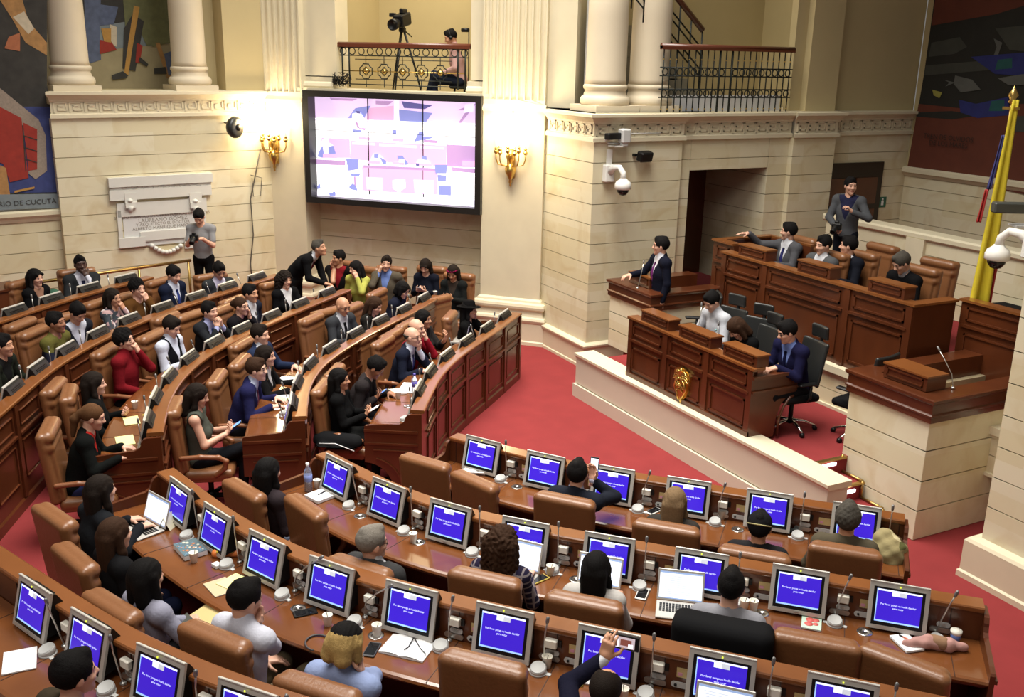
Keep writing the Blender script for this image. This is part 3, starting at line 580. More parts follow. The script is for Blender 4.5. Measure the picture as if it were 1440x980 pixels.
mb=MB(); wbox(mb,PD,ea-.03,ea+.03,.015,.018,ez-.06,ez+.03,0,False); mb.lathe([(0,0),(.022,0),(.022,.004),(0,.004)],10,PD.P(ea,.016,ez+.055),M=Matrix(((0,0,1),(1,0,0),(0,1,0)))); child(mb,'white_figure',PAPER,t)
PM=Plane((-13.72,8.33+7.25),(1,0)); mz=3.05
courses('wall_dais_back',PM,0,9,[1.0,1.42,1.75,2.08,2.41,2.74,mz-.10],.3)
mb=MB(); sweepwall(mb,PM,0,9,[(-.2,mz-.1),(.02,mz-.1),(.06,mz-.05),(.1,mz-.02),(.1,mz+.05),(.03,mz+.08),(-.2,mz+.08)]); tag(mb.build('trim_10',[STONE2]),kind='structure')
mb=MB(); wbox(mb,PM,0,9,-.3,-.02,mz,8.5,0,False); tag(mb.build('wall_dais_back_upper',[PLASTER]),kind='structure')
MU.update(mr=cmat('mural_rust',96,46,30,noise=.25,nscale=4),mk=cmat('mural_black',34,34,30,noise=.3,nscale=4),mg=cmat('mural_slate',62,64,58,noise=.3,nscale=5),mgl=cmat('mural_pale_grey',92,94,90,noise=.25,nscale=8),mb=cmat('mural_cobalt',38,44,110,noise=.3,nscale=6),mt=cmat('mural_teal',30,84,84,noise=.3,nscale=6),my=cmat('mural_pale_yellow',150,146,70,noise=.2,nscale=10))
painted('mural',PM,.0,[('mk',[(1322,-60),(1560,-60),(1560,300),(1277,236),(1300,100)]),('mr',[(1324,-60),(1500,-60),(1440,8),(1400,20),(1310,36)]),('mg',[(1310,60),(1350,52),(1360,66),(1342,76),(1306,80)]),('mg',[(1302,92),(1400,84),(1400,98),(1300,106)]),('mg',[(1400,40),(1500,30),(1500,80),(1420,70)]),('mgl',[(1398,54),(1410,60),(1404,78),(1398,78),(1402,66)]),('mb',[(1366,80),(1440,74),(1500,70),(1500,110),(1400,104)]),('mt',[(1404,84),(1424,82),(1424,96),(1400,98)]),('mgl',[(1344,106),(1368,112),(1380,126),(1352,130),(1342,118)]),('mgl',[(1328,112),(1344,116),(1330,122),(1336,116)]),('my',[(1312,126),(1326,130),(1322,138),(1314,134)]),('mgl',[(1404,110),(1440,104),(1480,118),(1420,120)]),('mr',[(1293,146),(1350,152),(1440,146),(1560,160),(1560,300),(1277,236)]),('mk',[(1290,158),(1340,156),(1380,162),(1340,168),(1290,164)]),('mb',[(1350,140),(1374,146),(1420,136),(1420,162),(1376,166),(1352,158)]),('mt',[(1396,142),(1414,140),(1414,156),(1392,156)]),('mg',[(1420,164),(1500,160),(1500,190),(1420,184)])],
 'dark rust and black mural with pale fish shapes on the back wall','mural')
mb=MB()
for tx,y in(('TREN DE OLVIDOS',194),('DE LOS MARES',203)):
    a,z=PM.hit(1336,y); text_mb(mb,tx,.13,PM.M(a,.06,z))
tag(mb.build('mural_caption',[mat('caption_dark',(.03,.014,.010),.8)]),'two faint dark lines of lettering on the rust mural behind the flag','lettering')
# columns on pier, conduit box, gallery railing, stairs
for px,lb in((849,'round stone column on the pier, nearest the fluted pilaster'),(911,'round stone column on the pier, beside the gallery railing')):
    column((-13.95,8.78 if px<880 else 9.62,CZ+.45),.385,.325,3.6,lb,rz=0)
t=thing('conduit_box','tall grey electrical box behind the stone column, next to the pilaster','box',(*PFL.P(-1.20,-.62,4.45)[:2],4.45)); mb=MB(); mb.box((0,0,.9),(.22,.14,1.6),bev=.01); mb.build('cabinet',GREY,t); mb=MB(); mb.tube([(.05,-.06,.1),(.06,-.07,-.1),(.12,-.1,-.22),(.4,-.1,-.23)],.018,6); mb.build('conduit',GREY,t)
Q=Plane((-13.52,8.33),(0,1)); va0=Q.hit(930,70)[0]; va1,rz=Q.hit(1117,70); rb=CZ+.45
t=thing('gallery_railing','iron railing with two bands of rings and a dark wooden handrail beside the stairs','railing',Q.P((va0+va1)/2,0,rb))
mb=MB(); wbox(mb,Q,va0,va1,-.04,.04,rz-.05,rz+.01,0,False); mb.tube([Q.P(va0,0,rz),Q.P(va1,0,rz)],.045,8); child(mb,'handrail',mat('handrail_wood',(.12,.03,.012),.3),t)
mb=MB(); n=22
for i in range(n):
    a=va0+.06+(va1-va0-.12)*i/(n-1); mb.tube([Q.P(a,0,rb),Q.P(a,0,rz-.05)],.011 if i not in(9,11) else .02,5); mb.lathe([(0,-.02),(.018,0),(0,.02)],6,Q.P(a,0,rb+.05),1); mb.lathe([(0,-.02),(.018,0),(0,.02)],6,Q.P(a,0,rz-.2),1)
H=rz-rb
for zc in(rb+.29*H,rb+.62*H):
    for zz in(zc-.065,zc+.065): mb.tube([Q.P(va0,0,zz),Q.P(va1,0,zz)],.010,5)
    for i in range(19):
        if i in(9,): continue
        a=va0+.1+(va1-va0-.2)*i/18; mb.tube([Q.P(a+.055*math.cos(q),0,zc+.055*math.sin(q)) for q in np.linspace(0,2*math.pi,11)[:-1]],.010,5,0,closed=True)
child(mb,'ironwork',[IRON,BRASS],t)
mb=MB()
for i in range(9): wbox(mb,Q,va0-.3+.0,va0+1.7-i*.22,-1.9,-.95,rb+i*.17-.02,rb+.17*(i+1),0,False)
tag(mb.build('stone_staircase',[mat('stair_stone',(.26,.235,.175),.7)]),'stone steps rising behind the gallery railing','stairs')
t=thing('stair_railing','sloping iron stair railing with wooden handrail above the stone steps','railing',Q.P(va0+.6,-.3,rb)); mb=MB(); 
p0,p1=Q.P(va0+1.0,-.28,rb+.95+.35),Q.P(va0-.9,-.28,rb+2.6+.35); mb.tube([p0,p1],.05,8); child(mb,'handrail',mat('handrail_wood',(.12,.03,.012),.3),t)
mb=MB()
for i in range(9):
    f=i/8; x=va0+1.0-1.9*f; zt=rb+1.3+1.65*f; mb.tube([Q.P(x,-.28,zt-.95),Q.P(x,-.28,zt)],.014,5)
for d in(.28,.40,.62,.74): mb.tube([Q.P(va0+1.0,-.28,rb+1.3-d),Q.P(va0-.9,-.28,rb+2.95-d)],.014,5)
child(mb,'ironwork',IRON,t)
mb=MB(); wbox(mb,Q,va0+.2,va1,-.30,-.24,rb,rb+.26,0,False); tag(mb.build('baseboard_gallery',[PAPER]),kind='structure')
# cameras on the pier side
def cctv(px,py,lab,mirror=False,zz=None,u=-13.49):
    pass
q=PFR.hit(862,190); t=thing('bullet_camera','grey box camera on a bracket high on the stone pier','camera',PFR.P(q[0],.0,q[1]-.1))
mb=MB(); mb.box((.05,-.08,.0-.25),(.02,.10,.26)); mb.box((.12,-.02,-.06),(.2,.16,.02)); mb.build('bracket',WHITE,t)
mb=MB(); mb.box((.18,.10,.10),(.16,.16,.22),bev=.02); mb.box((.18,.10,-.01),(.11,.11,.12),bev=.02); mb.build('pan_unit',GREY,t)
mb=MB(); mb.box((.20,-.12,.10),(.11,.34,.10),rot=rotz(.35),bev=.015); mb.build('camera_body',BLACK,t)
mb=MB(); mb.tube([(.1,.1,-.03),(.02,-.1,-.02),(.05,-.18,.03),(.1,-.06,.07)],.014,6); mb.tube([(.02,.2,.12),(.02,.9,.12)],.012,6); mb.build('cables',WHITE,t)
q=PFR.hit(901,219); t=thing('spotlight','small black floodlight on the pier between the two cameras','light',PFR.P(q[0],.12,q[1])); mb=MB(); mb.box((0,0,0),(.14,.26,.16),rot=rotz(.15)@Matrix.Rotation(.25,3,'Y'),bev=.02); mb.build('housing',BLACK,t); mb=MB(); mb.box((-.08,-.14,.02),(.08,.05,.04)); mb.build('bracket',BLACK,t)
def dome(loc,lab,s=1,ry=0):
    t=thing('dome_camera',lab,'camera',loc,ry); mb=MB(); mb.box((.05*s,0,.0),(.10*s,.15*s,.24*s),bev=.015); mb.build('wall_box',WHITE,t)
    mb=MB(); mb.tube([(.08*s,0,.02*s),(.16*s,.02,.09*s),(.26*s,.05,.10*s),(.33*s,.07,.03*s),(.34*s,.07,-.06*s)],[.05*s,.045*s,.04*s,.04*s,.045*s],10); mb.lathe([(.045*s,0),(.06*s,-.02*s),(.10*s,-.05*s),(.115*s,-.09*s),(.115*s,-.14*s),(.10*s,-.15*s)],20,(.34*s,.07,-.04*s)); mb.build('hood',WHITE,t)
    mb=MB(); mb.lathe([(.085*s,-.14*s),(.082*s,-.18*s),(.05*s,-.225*s),(0,-.24*s)],18,(.34*s,.07,-.04*s)); mb.build('dome_lens',mat('dome_dark',(.01,.01,.012),.12),t); return t
q=PFR.hit(853,243); dome(PFR.P(q[0],0,q[1]),'white dome camera on the stone pier below the box camera',1.15)
# ------------------------------------------------------------------ desk rows (front row = 1), each on its own low tier
TIER=.11
MON=dict(
L1=[(-13.41,6.74),(-12.83,6.16),(-12.33,5.59),(-11.78,5.03),(-11.21,4.54),(-10.6,4.17)],
L2=[(-14.55,5.84),(-13.95,5.26),(-13.46,4.7),(-12.94,4.13),(-12.37,3.59),(-11.82,3.14),(-11.12,2.78),(-10.43,2.57)],
L3=[(-15.02,4.34),(-14.49,3.76),(-13.95,3.2),(-13.38,2.64),(-12.87,2.16),(-12.28,1.74),(-11.62,1.4),(-10.92,1.15),(-10.21,1.0)],
L4=[(-16.07,3.46),(-15.59,2.91),(-15.09,2.34),(-14.6,1.77),(-14.06,1.25),(-13.5,.81),(-12.87,.39),(-12.2,.03),(-11.5,-.24)],
L5=[(-16.23,1.47),(-15.77,.89),(-15.25,.35),(-14.68,-.16)],
R1=[(-8.64,4.16),(-8.02,4.53),(-7.46,4.99),(-6.92,5.50),(-6.37,6.02),(-5.82,6.56)],
R2=[(-8.48,2.54),(-7.78,2.76),(-7.16,3.1),(-6.6,3.56),(-6.08,4.06),(-5.54,4.59),(-5.0,5.12),(-4.46,5.66)],
R3=[(-8.32,1.04),(-7.64,1.22),(-6.99,1.47),(-6.39,1.81),(-5.83,2.23),(-5.3,2.71),(-4.76,3.22),(-4.22,3.73),(-3.67,4.26)],
R4=[(-6.78,-.15),(-6.15,.14),(-5.55,.5),(-5.0,.89),(-4.47,1.36),(-3.93,1.87)])
EXT={'L1':(.36,.64),'L2':(.36,.36),'L3':(.50,.30),'L4':(.50,1.15),'L5':(.42,2.2),'R1':(.48,.42),'R2':(.46,.55),'R3':(.55,.62),'R4':(2.2,1.0)}
ROWZ={k:TIER*(int(k[1])-1) for k in MON}
for k in MON:
    f=(5-1.195-ROWZ[k])/(5-1.16-ROWZ[k]); MON[k]=[(x*f,y*f) for x,y in MON[k]]
class Curve:
    def __init__(s,pts,e0,e1):
        P=np.array(pts,float)
        a=P[0]-P[1];a/=np.linalg.norm(a);b=P[-1]-P[-2];b/=np.linalg.norm(b)
        P=np.vstack([P[0]+a*e0,P,P[-1]+b*e1]); 
        Q=P.copy(); Q[1:-1]=P[1:-1]*.6+(P[:-2]+P[2:])*.2; 
        Q[0]=P[0];Q[-1]=P[-1]
        out=[]
        n=len(Q)
        for i in range(n-1):
            p0=Q[max(i-1,0)];p1=Q[i];p2=Q[i+1];p3=Q[min(i+2,n-1)]
            for t in np.linspace(0,1,8,endpoint=False): out.append(.5*((2*p1)+(-p0+p2)*t+(2*p0-5*p1+4*p2-p3)*t*t+(-p0+3*p1-3*p2+p3)*t**3))
        out.append(Q[-1]); s.P=np.array(out)
        T=np.gradient(s.P,axis=0); T/=np.linalg.norm(T,axis=1)[:,None]
        N=np.stack([-T[:,1],T[:,0]],1)
        # n faces the podium (hall centre near (-9.5,7.5))
        if (N[len(N)//2]@(np.array([-9.5,8.5])-s.P[len(N)//2]))<0: N=-N
        s.N=N;s.T=T; s.L=np.concatenate([[0],np.cumsum(np.linalg.norm(np.diff(s.P,axis=0),axis=1))])
    def near(s,p): 
        d=((s.P-np.array(p))**2).sum(1); i=int(d.argmin()); return i
    def at(s,l):
        return np.array([np.interp(l,s.L,s.P[:,0]),np.interp(l,s.L,s.P[:,1])]),np.array([np.interp(l,s.L,s.N[:,0]),np.interp(l,s.L,s.N[:,1])])
CUR={k:Curve(v,*EXT[k]) for k,v in MON.items()}
def sweep(mb,cv,prof,z0,mi=0,closed=True,l0=None,l1=None,sm=False):
    l0=0 if l0 is None else l0; l1=cv.L[-1] if l1 is None else l1
    ls=[l0]+[l for l in cv.L if l0+.01<l<l1-.01]+[l1]; n=len(prof); vs=[]
    for l in ls:
        p,nn=cv.at(l)
        for s_,z in prof: vs.append((p[0]+nn[0]*s_,p[1]+nn[1]*s_,z0+z))
    fs=[];m=n if closed else n-1
    for i in range(len(ls)-1):
        for k in range(m): fs.append((i*n+k,i*n+(k+1)%n,(i+1)*n+(k+1)%n,(i+1)*n+k))
    if closed: fs+=[tuple(range(n)),tuple(range((len(ls)-1)*n,len(ls)*n))[::-1]]
    b=len(mb.f); mb.add(vs,fs,mi,sm)
    # orient by first quad: outward test
    c=np.mean(vs[:n],0); V=np.array([vs[i] for i in fs[0]]); nrm=np.cross(V[1]-V[0],V[2]-V[0])
    if nrm@(V.mean(0)-np.mean(vs[:2*n],0))<0:
        for q in range(b,len(mb.f)): mb.f[q]=mb.f[q][::-1]
# floor and tiers
mb=MB(); mb.add([(-26,-9,0),(4,-9,0),(4,18,0),(-26,18,0)],[(0,1,2,3)])
tag(mb.build('floor',[CARPET]),kind='structure')
def extp(p,q,d): v=p-q; v/=np.linalg.norm(v); return p+v*d
for k in (2,3,4,5):
    a=CUR['L%d'%k]; A=a.P+a.N*.16
    if k<5: b=CUR['R%d'%k]; B=b.P+b.N*.16
    else: B=CUR['R4'].P-CUR['R4'].N*1.45
    oa=A if A[0][0]<A[-1][0] else A[::-1]   # left wall side first
    ob=B if B[0][0]<B[-1][0] else B[::-1]
    pts=[extp(oa[0],oa[3],5.5)]+list(oa)+list(ob)+[extp(ob[-1],ob[-4],5)]+[np.array([6,-9.]),np.array([-26.,-9.])]
    z=TIER*(k-1); n=len(pts); m=1+len(oa)+len(ob)+1
    mb=MB(); mb.add([(p[0],p[1],z) for p in pts],[tuple(range(n))[::-1]])
    if k==5: mb.f[0]=mb.f[0]
    mb.add([(p[0],p[1],z-TIER) for p in pts[:m]]+[(p[0],p[1],z) for p in pts[:m]],[(i,i+1,m+i+1,m+i) for i in range(m-1)])
    o=mb.build('floor_tier',[CARPET]); tag(o,kind='structure')
    if k<5:
        mb=MB(); e0,e1=oa[-1],ob[0]; v=(e1-e0); mb.box(((e0[0]+e1[0])/2,(e0[1]+e1[1])/2,z+.002),(np.linalg.norm(v),.045,.012),rot=rotz(math.atan2(v[1],v[0]))); tag(mb.build('trim_step_nosing',[BRASSDK]),kind='structure')
# the desks
WT=.825
TOPP=[(.04,WT-.045),(.04,WT),(-.47,WT),(-.495,WT-.006),(-.505,WT-.022),(-.495,WT-.040),(-.47,WT-.045)]
RISP=[(.045,WT-.03),(.045,1.065),(.075,1.065),(.075,WT-.03)]
LEDP=[(.030,1.058),(.026,1.07),(.026,1.09),(.034,1.10),(.180,1.10),(.192,1.092),(.192,1.070),(.182,1.058)]
def fpanel(z0): return [(.135,z0),(.135,1.06),(.165,1.06),(.165,z0)]
ROWN={'1':'front','2':'second','3':'third','4':'fourth','5':'rear'}
def rowname(k): return {'L1':'innermost curved desk row of the left block','L2':'second desk row of the left block','L3':'third desk row of the left block','L4':'fourth desk row of the left block','L5':'short rear desk row under the marble tablet','R1':'desk row nearest the red carpet in the right block','R2':'second desk row of the right block','R3':'third desk row of the right block','R4':'desk row along the bottom left edge'}[k]
def endpanel(par,cv,l,inner):
    p,nn=cv.at(l); t=np.array([nn[1],-nn[0]])*inner
    M=Matrix(((nn[0],0,t[0],p[0]),(nn[1],0,t[1],p[1]),(0,1,0,0),(0,0,0,1)))
    z0=-TIER if True else 0
    poly=[(.165,0),(.165,1.055),(.03,1.055),(.0,1.045),(-.025,1.01),(-.03,.985),(-.05,.95),(-.09,.93),(-.42,.905),(-.49,.895),(-.505,.88),(-.505,.44)]
    for q in np.linspace(90,0,9): poly.append((-.505+.33*math.cos(R(q)),.11+.33*math.sin(R(q))))
    poly+=[(-.175,0)]
    mb=MB(); mb.prism(poly,0,.035,0,M)
    o=mb.build('end_panel',[WOOD],par[0]); o.location=(0,0,par[1])
    mb=MB()
    def bar(x0,y0,x1,y1,w=.02):
        d=Vector((x1-x0,y1-y0)); nrm=Vector((-d.y,d.x)).normalized()*w/2
        q=[(x0+nrm.x,y0+nrm.y),(x1+nrm.x,y1+nrm.y),(x1-nrm.x,y1-nrm.y),(x0-nrm.x,y0-nrm.y)]
        mb.prism(q,.035,.052,0,M)
    bar(-.505,.835,.12,.835,.03); bar(-.505,.68,.12,.68,.025); bar(-.40,.60,.08,.60,.014)
    pts=[(-.43+.36*math.cos(R(q)),.14+.36*math.sin(R(q))) for q in np.linspace(80,10,7)]
    for (x0,y0),(x1,y1) in zip(pts,pts[1:]): bar(x0,y0,x1,y1,.014)
    o=mb.build('end_moulding',[WOOD],par[0]); o.location=(0,0,par[1])
STN={}
def localM(cv,p): 
    i=cv.near(p); n=cv.N[i]; return n, math.atan2(n[1],n[0])-math.pi/2
for k,cv in CUR.items():
    z0=ROWZ[k]; L=k[0]=='L'
    mid=cv.at(cv.L[-1]/2)[0]
    t=thing('legislator_desk','long curved polished mahogany desk, the '+rowname(k),'desk',(0,0,0))
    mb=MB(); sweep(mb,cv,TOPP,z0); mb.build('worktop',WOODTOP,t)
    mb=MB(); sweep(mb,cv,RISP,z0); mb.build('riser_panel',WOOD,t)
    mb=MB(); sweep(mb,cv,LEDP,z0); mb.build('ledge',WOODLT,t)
    zb=-TIER if k[1]!='1' else 0
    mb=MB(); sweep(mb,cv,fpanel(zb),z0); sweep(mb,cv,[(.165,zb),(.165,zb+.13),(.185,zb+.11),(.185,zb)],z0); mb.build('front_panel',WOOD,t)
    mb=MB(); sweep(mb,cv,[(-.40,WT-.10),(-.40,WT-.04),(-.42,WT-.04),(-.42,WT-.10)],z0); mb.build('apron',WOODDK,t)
    # end panels
    first_inner = (L and cv.P[0][0]>cv.P[-1][0]) or (not L and cv.P[0][0]<cv.P[-1][0])
    for e in (0,cv.L[-1]):
        p,nn=cv.at(e); tt=np.array([nn[1],-nn[0]]); mv=(cv.at(cv.L[-1]/2)[0]-p); inner=-1 if tt@mv>0 else 1
        endpanel((t,z0),cv,e,inner)
    # station seams and mouldings
    ls=[cv.L[cv.near(m)] for m in MON[k]]; STN[k]=ls
    pitch=.75
    bnds=[ls[0]-pitch/2]+[(a+b)/2 for a,b in zip(ls,ls[1:])]+[ls[-1]+pitch/2]
    while L and bnds[-1]+pitch*.6<cv.L[-1]: bnds.append(min(bnds[-1]+pitch,cv.L[-1]))
    bnds=[min(max(b,0.02),cv.L[-1]-.02) for b in bnds]
    if L:
        for a,b in zip(bnds[:-1],bnds[1:]):
            if b-a<.2: continue
            mb=MB()
            def hb(z_a,z_b,la,lb,o0=.165,o1=.182): sweep(mb,cv,[(o0,z_a),(o0,z_b),(o1,z_b-.004),(o1,z_a+.004)],z0,0,True,la,lb)
            for (za,zb2) in ((.79,.965),(.20,.63)):
                A,B=a+.10,b-.10
                hb(zb2-.016,zb2,A,B);hb(za,za+.016,A,B);hb(za,zb2,A,A+.016);hb(za,zb2,B-.016,B)
            mb.build('panel_moulding',WOOD,t)
            mb=MB(); hb(.70,.735,a+.045,b-.045,.165,.195); mb.build('rail_moulding',WOOD,t)
            mb=MB(); hb(0.02,1.05,a-.04,a+.04,.165,.190); mb.build('stile',WOOD,t)
    mb=MB()
    for b in bnds:
        p,nn=cv.at(b); rz=math.atan2(nn[1],nn[0])-math.pi/2; mm=rotz(rz)
        mb.box((p[0]+nn[0]*.0435,p[1]+nn[1]*.0435,z0+.94),(.005,.006,.23),rot=mm); c=p-nn*.23; mb.box((c[0],c[1],z0+WT+.0005),(.005,.53,.003),rot=mm)
    mb.build('seams',mat('seam_dark',(.02,.006,.003),.6),t)
    if not L or k in('L1',):
        for l in ls:
            over=cv.L[-1]-l; p,nn=cv.at(l); rz=math.atan2(nn[1],nn[0])-math.pi/2; RM=Matrix.Translation((p[0],p[1],z0))@rotz(rz).to_4x4()
            def put(name,mb,m): mb.v=[tuple(RM@Vector(v)) for v in mb.v]; return mb.build(name,m,t)
            def pill(mb,x,z,w,h,y=.045,dep=.010,mi=0):
                pts=[(x+sx*(w/2-h/2)+h/2*math.cos(q),z+h/2*math.sin(q)) for sx,a0_ in((1,-90),(-1,90)) for q in [R(a0_+j*22.5) for j in range(9)]]
                mb.prism(pts,-dep,0,mi,Matrix(((1,0,0,0),(0,0,1,y),(0,1,0,0),(0,0,0,1))))
            mb=MB(); pill(mb,.335,.905,.098,.040); mb.box((.335,.033,.905),(.03,.004,.02),mi=1); put('voting_buttons',mb,[GREY,STEEL])
            mb=MB(); pill(mb,.315,.860,.150,.040); put('microphone_plate',mb,STEEL)
            if over<.60: continue
            mb=MB(); pill(mb,.495,.872,.150,.042,dep=.008); mb.lathe([(0,0),(.010,0),(.008,.008),(0,.008)],8,(.45,.035,.872),1,M=Matrix.Rotation(R(90),3,'X')); put('connector_plate',mb,[GREY,BLACK])
            mb=MB(); mb.box((.33,.025,.985),(.085,.045,.062),bev=.006); mb.box((.385,.038,.985),(.03,.012,.05),mi=1); put('power_socket',mb,[CUP,BLACK])
            mb=MB(); mb.box((.51,.042,.965),(.115,.006,.068)); mb.box((.475,.038,.955),(.03,.004,.022),mi=1); put('number_plate',mb,[mat('gilt_plate',(.58,.47,.22),.4,metal=.4),mat('plate_pink',(.65,.30,.40),.6)])
            mb=MB(); mb.lathe([(.058,0),(.058,.004),(.054,.006),(.012,.006),(.010,.003),(0,.003)],28,(.50,-.13,WT)); put('cable_disc',mb,mat('spun_steel',(.75,.75,.74),.22,metal=1))
# ------------------------------------------------------------------ station equipment prototypes
def bind_text(s): return s
def make_monitor():
    t=thing('monitor','','monitor'); tilt=Matrix.Rotation(R(-15),4,'X'); T=Matrix.Translation((0,-.09,.025))@tilt
    def put(name,mb,m): mb.v=[tuple(T@Vector(v)) for v in mb.v]; return mb.build(name,m,t)
    w,h=.42,.355
    mb=MB()
    out=[(-w/2,0),(w/2,0),(w/2,h),(-w/2,h)]; inn=[(-w/2+.03,.03),(w/2-.03,.03),(w/2-.03,h-.035),(-w/2+.03,h-.035)]
    vs=[(x,-.0,z) for x,z in out]+[(x,-.004,z) for x,z in inn]+[(x,.018,z) for x,z in out]+[(x,.006,z) for x,z in inn]
    fs=[(i,(i+1)%4,(i+1)%4+4,i+4) for i in range(4)]+[(i,i+8,(i+1)%4+8,(i+1)%4) for i in range(4)]+[(i+4,(i+1)%4+4,(i+1)%4+12,i+12) for i in range(4)]+[(8,9,10,11)]
    mb.add(vs,fs); mb.box((0,.002,h+.001),(w,.020,.012),bev=.003); put('frame',mb,SILVER)
    mb=MB(); mb.box((0,.004,h/2-.002),(w-.055,.010,h-.06),bev=.004); put('bezel',mb,BLACK)
    mb=MB(); sw,sh,zc=.315,.245,h/2+.004; mb.add([(-sw/2,-.0025,zc-sh/2),(sw/2,-.0025,zc-sh/2),(sw/2,-.0025,zc+sh/2),(-sw/2,-.0025,zc+sh/2)],[(0,1,2,3)]); scr=put('screen',mb,S_BLUE)
    mb=MB()
    def q(x0,x1,z0,z1,mi,y=-.0035): mb.add([(x0,y,z0),(x1,y,z0),(x1,y,z1),(x0,y,z1)],[(0,1,2,3)],mi)
    q(-sw/2,sw/2,zc+sh/2-.012,zc+sh/2,0); q(-sw/2,-sw/2+.007,zc-sh/2,zc+sh/2,1); q(-sw/2,sw/2,zc-sh/2,zc-sh/2+.012,1); q(-.05,.0,zc+.080,zc+.112,0,-.004); q(0,.05,zc+.080,zc+.112,2,-.004)
    text_mb(mb,'Por favor ponga su huella dactilar',.0200,Matrix(((.92,0,0,0),(0,0,-1,-.004),(0,1,0,zc+.012),(0,0,0,1))),0); text_mb(mb,'para votar',.0200,Matrix(((.92,0,0,0),(0,0,-1,-.004),(0,1,0,zc-.012),(0,0,0,1))),0)
    put('screen_text',mb,[S_WHITE,S_LBLUE,S_BANNER]).parent=t
    mb=MB(); mb.prism([(.016,.03),(.016,h*.975),(.045,h*.965),(.135,h*.72),(.15,h*.60),(.15,h*.24),(.06,.05)],-w*.475,w*.475,0,Matrix(((0,0,1,0),(1,0,0,0),(0,1,0,0),(0,0,0,1))))
    for i in range(5): mb.box((0,.075+.012*i,h*(.905-.045*i)),(w*.6,.005,.010))
    put('rear_housing',mb,BLACK)
    mb=MB(); mb.box((.0,.150,h*.36),(.07,.012,.035),bev=.004); put('rear_label',mb,GREY)
    mb=MB(); mb.box((0,-.020,h-.018),(.010,.004,.010)); put('indicator_light',mb,mat('led_yellow',(.6,.7,.05),.4,emit=1.2))
    mb=MB(); mb.box((0,-.012,.016),(.035,.006,.009)); put('badge',mb,STEEL)
    return t
def make_mic(bend=.0,lean=0.):
    t=thing('microphone','','microphone'); 
    mb=MB(); mb.lathe([(.022,0),(.022,.012),(.012,.020),(0,.022)],12); mb.build('base',STEEL,t)
    pts=[(0,0,.015),(0,-.01,.05),(.005+lean*.1,-.02-bend*.3,.16),(.006+lean*.45,-.03-bend*.7,.28),(.008+lean*.8,-.035-bend,.38)]
    mb=MB(); mb.tube(pts,.0055,6); mb.build('gooseneck',STEEL,t)
    e=Vector(pts[-1]); d=(e-Vector(pts[-2])).normalized(); mb=MB(); mb.tube([e-d*.005,e+d*.01,e+d*.045,e+d*.055],[.008,.0125,.0125,.006],8); mb.build('capsule',mat('mic_grey',(.22,.22,.22),.4,metal=.5),t)
    return t
def make_speaker():
    t=thing('desk_speaker','','speaker'); mb=MB(); mb.lathe([(.060,0),(.060,.008),(.05,.012),(0,.012)],20); mb.box((.07,0,.004),(.04,.03,.008),bev=.003); mb.box((-.065,0,.004),(.04,.03,.008),bev=.003); mb.build('foot',GREY,t)
    mb=MB(); T=Matrix.Translation((0,0,.020))@Matrix.Rotation(R(18),4,'X'); mb.lathe([(.050,-.012),(.056,0),(.056,.022),(.053,.028)],24); mb.v=[tuple(T@Vector(v)) for v in mb.v]; mb.build('body',GREY,t)
    mb=MB(); mb.lathe([(.053,.0285),(.047,.031),(.045,.0295),(0,.0300)],24); mb.v=[tuple(T@Vector(v)) for v in mb.v]; mb.build('grille',mat('grille_grey',(.42,.42,.41),.6),t)
    return t
MONP,SPKP=make_monitor(),make_speaker(); MICS=[make_mic(0,0),make_mic(.05,.06),make_mic(.02,.35)]
_used=set()
def place(proto,loc,rz,label,group):
    if id(proto) not in _used:
        _used.add(id(proto)); proto.location=Vector([float(c) for c in loc]); proto.rotation_euler=(0,0,rz); return tag(proto,label,None,group)
    return dup(proto,loc,rz,label,group)
ORD=['first','second','third','fourth','fifth','sixth','seventh','eighth','ninth','tenth']
SKIPMON=set()
def stpos(k,i,x,y,z):
    cv=CUR[k]; p,n=cv.at(STN[k][i]); n=n/np.linalg.norm(n); r=np.array([n[1],-n[0]]); q=p+r*x+n*y; return np.array([q[0],q[1],ROWZ[k]+z]),math.atan2(n[1],n[0])-math.pi/2
ROWS_=dict(L1='innermost left-block row',L2='second left-block row',L3='third left-block row',L4='fourth left-block row',L5='rear row below the tablet',R1='row by the red carpet',R2='second right-block row',R3='third right-block row',R4='bottom left row')
MONO={}
for k in CUR:
    L=k[0]=='L'; n=len(STN[k])
    for i in range(n):
        # count from the centre aisle
        o=(n-1-i) if (L and k!='L5') else i
        where='%s from the aisle in the %s'%(ORD[o],ROWS_[k])
        look='black-backed monitor, ' if L else 'silver monitor with blue screen, '
        loc,rz=stpos(k,i,0,.0,WT); MONO[(k,i)]=place(MONP,loc,rz,look+where,'monitors of the '+rowname(k))
        loc,rz=stpos(k,i,.292,.012 if not L else .0,WT); v=MICS[[0,0,1,0,1,0,0,1][(i*3+int(k[1]))%8]]
        if (k,i)in(('R3',3),('R3',2)): v=MICS[2]
        place(v,loc,rz+ (.0 if L else .1*((i*7)%5-2)),'gooseneck microphone beside the monitor '+where,'microphones of the '+rowname(k))
        if not L or k in('L1','L2'):
            loc,rz=stpos(k,i,.285,-.10,WT); place(SPKP,loc,rz+.15*((i*5)%3-1),'round grey desk speaker '+where,'desk speakers of the '+rowname(k))
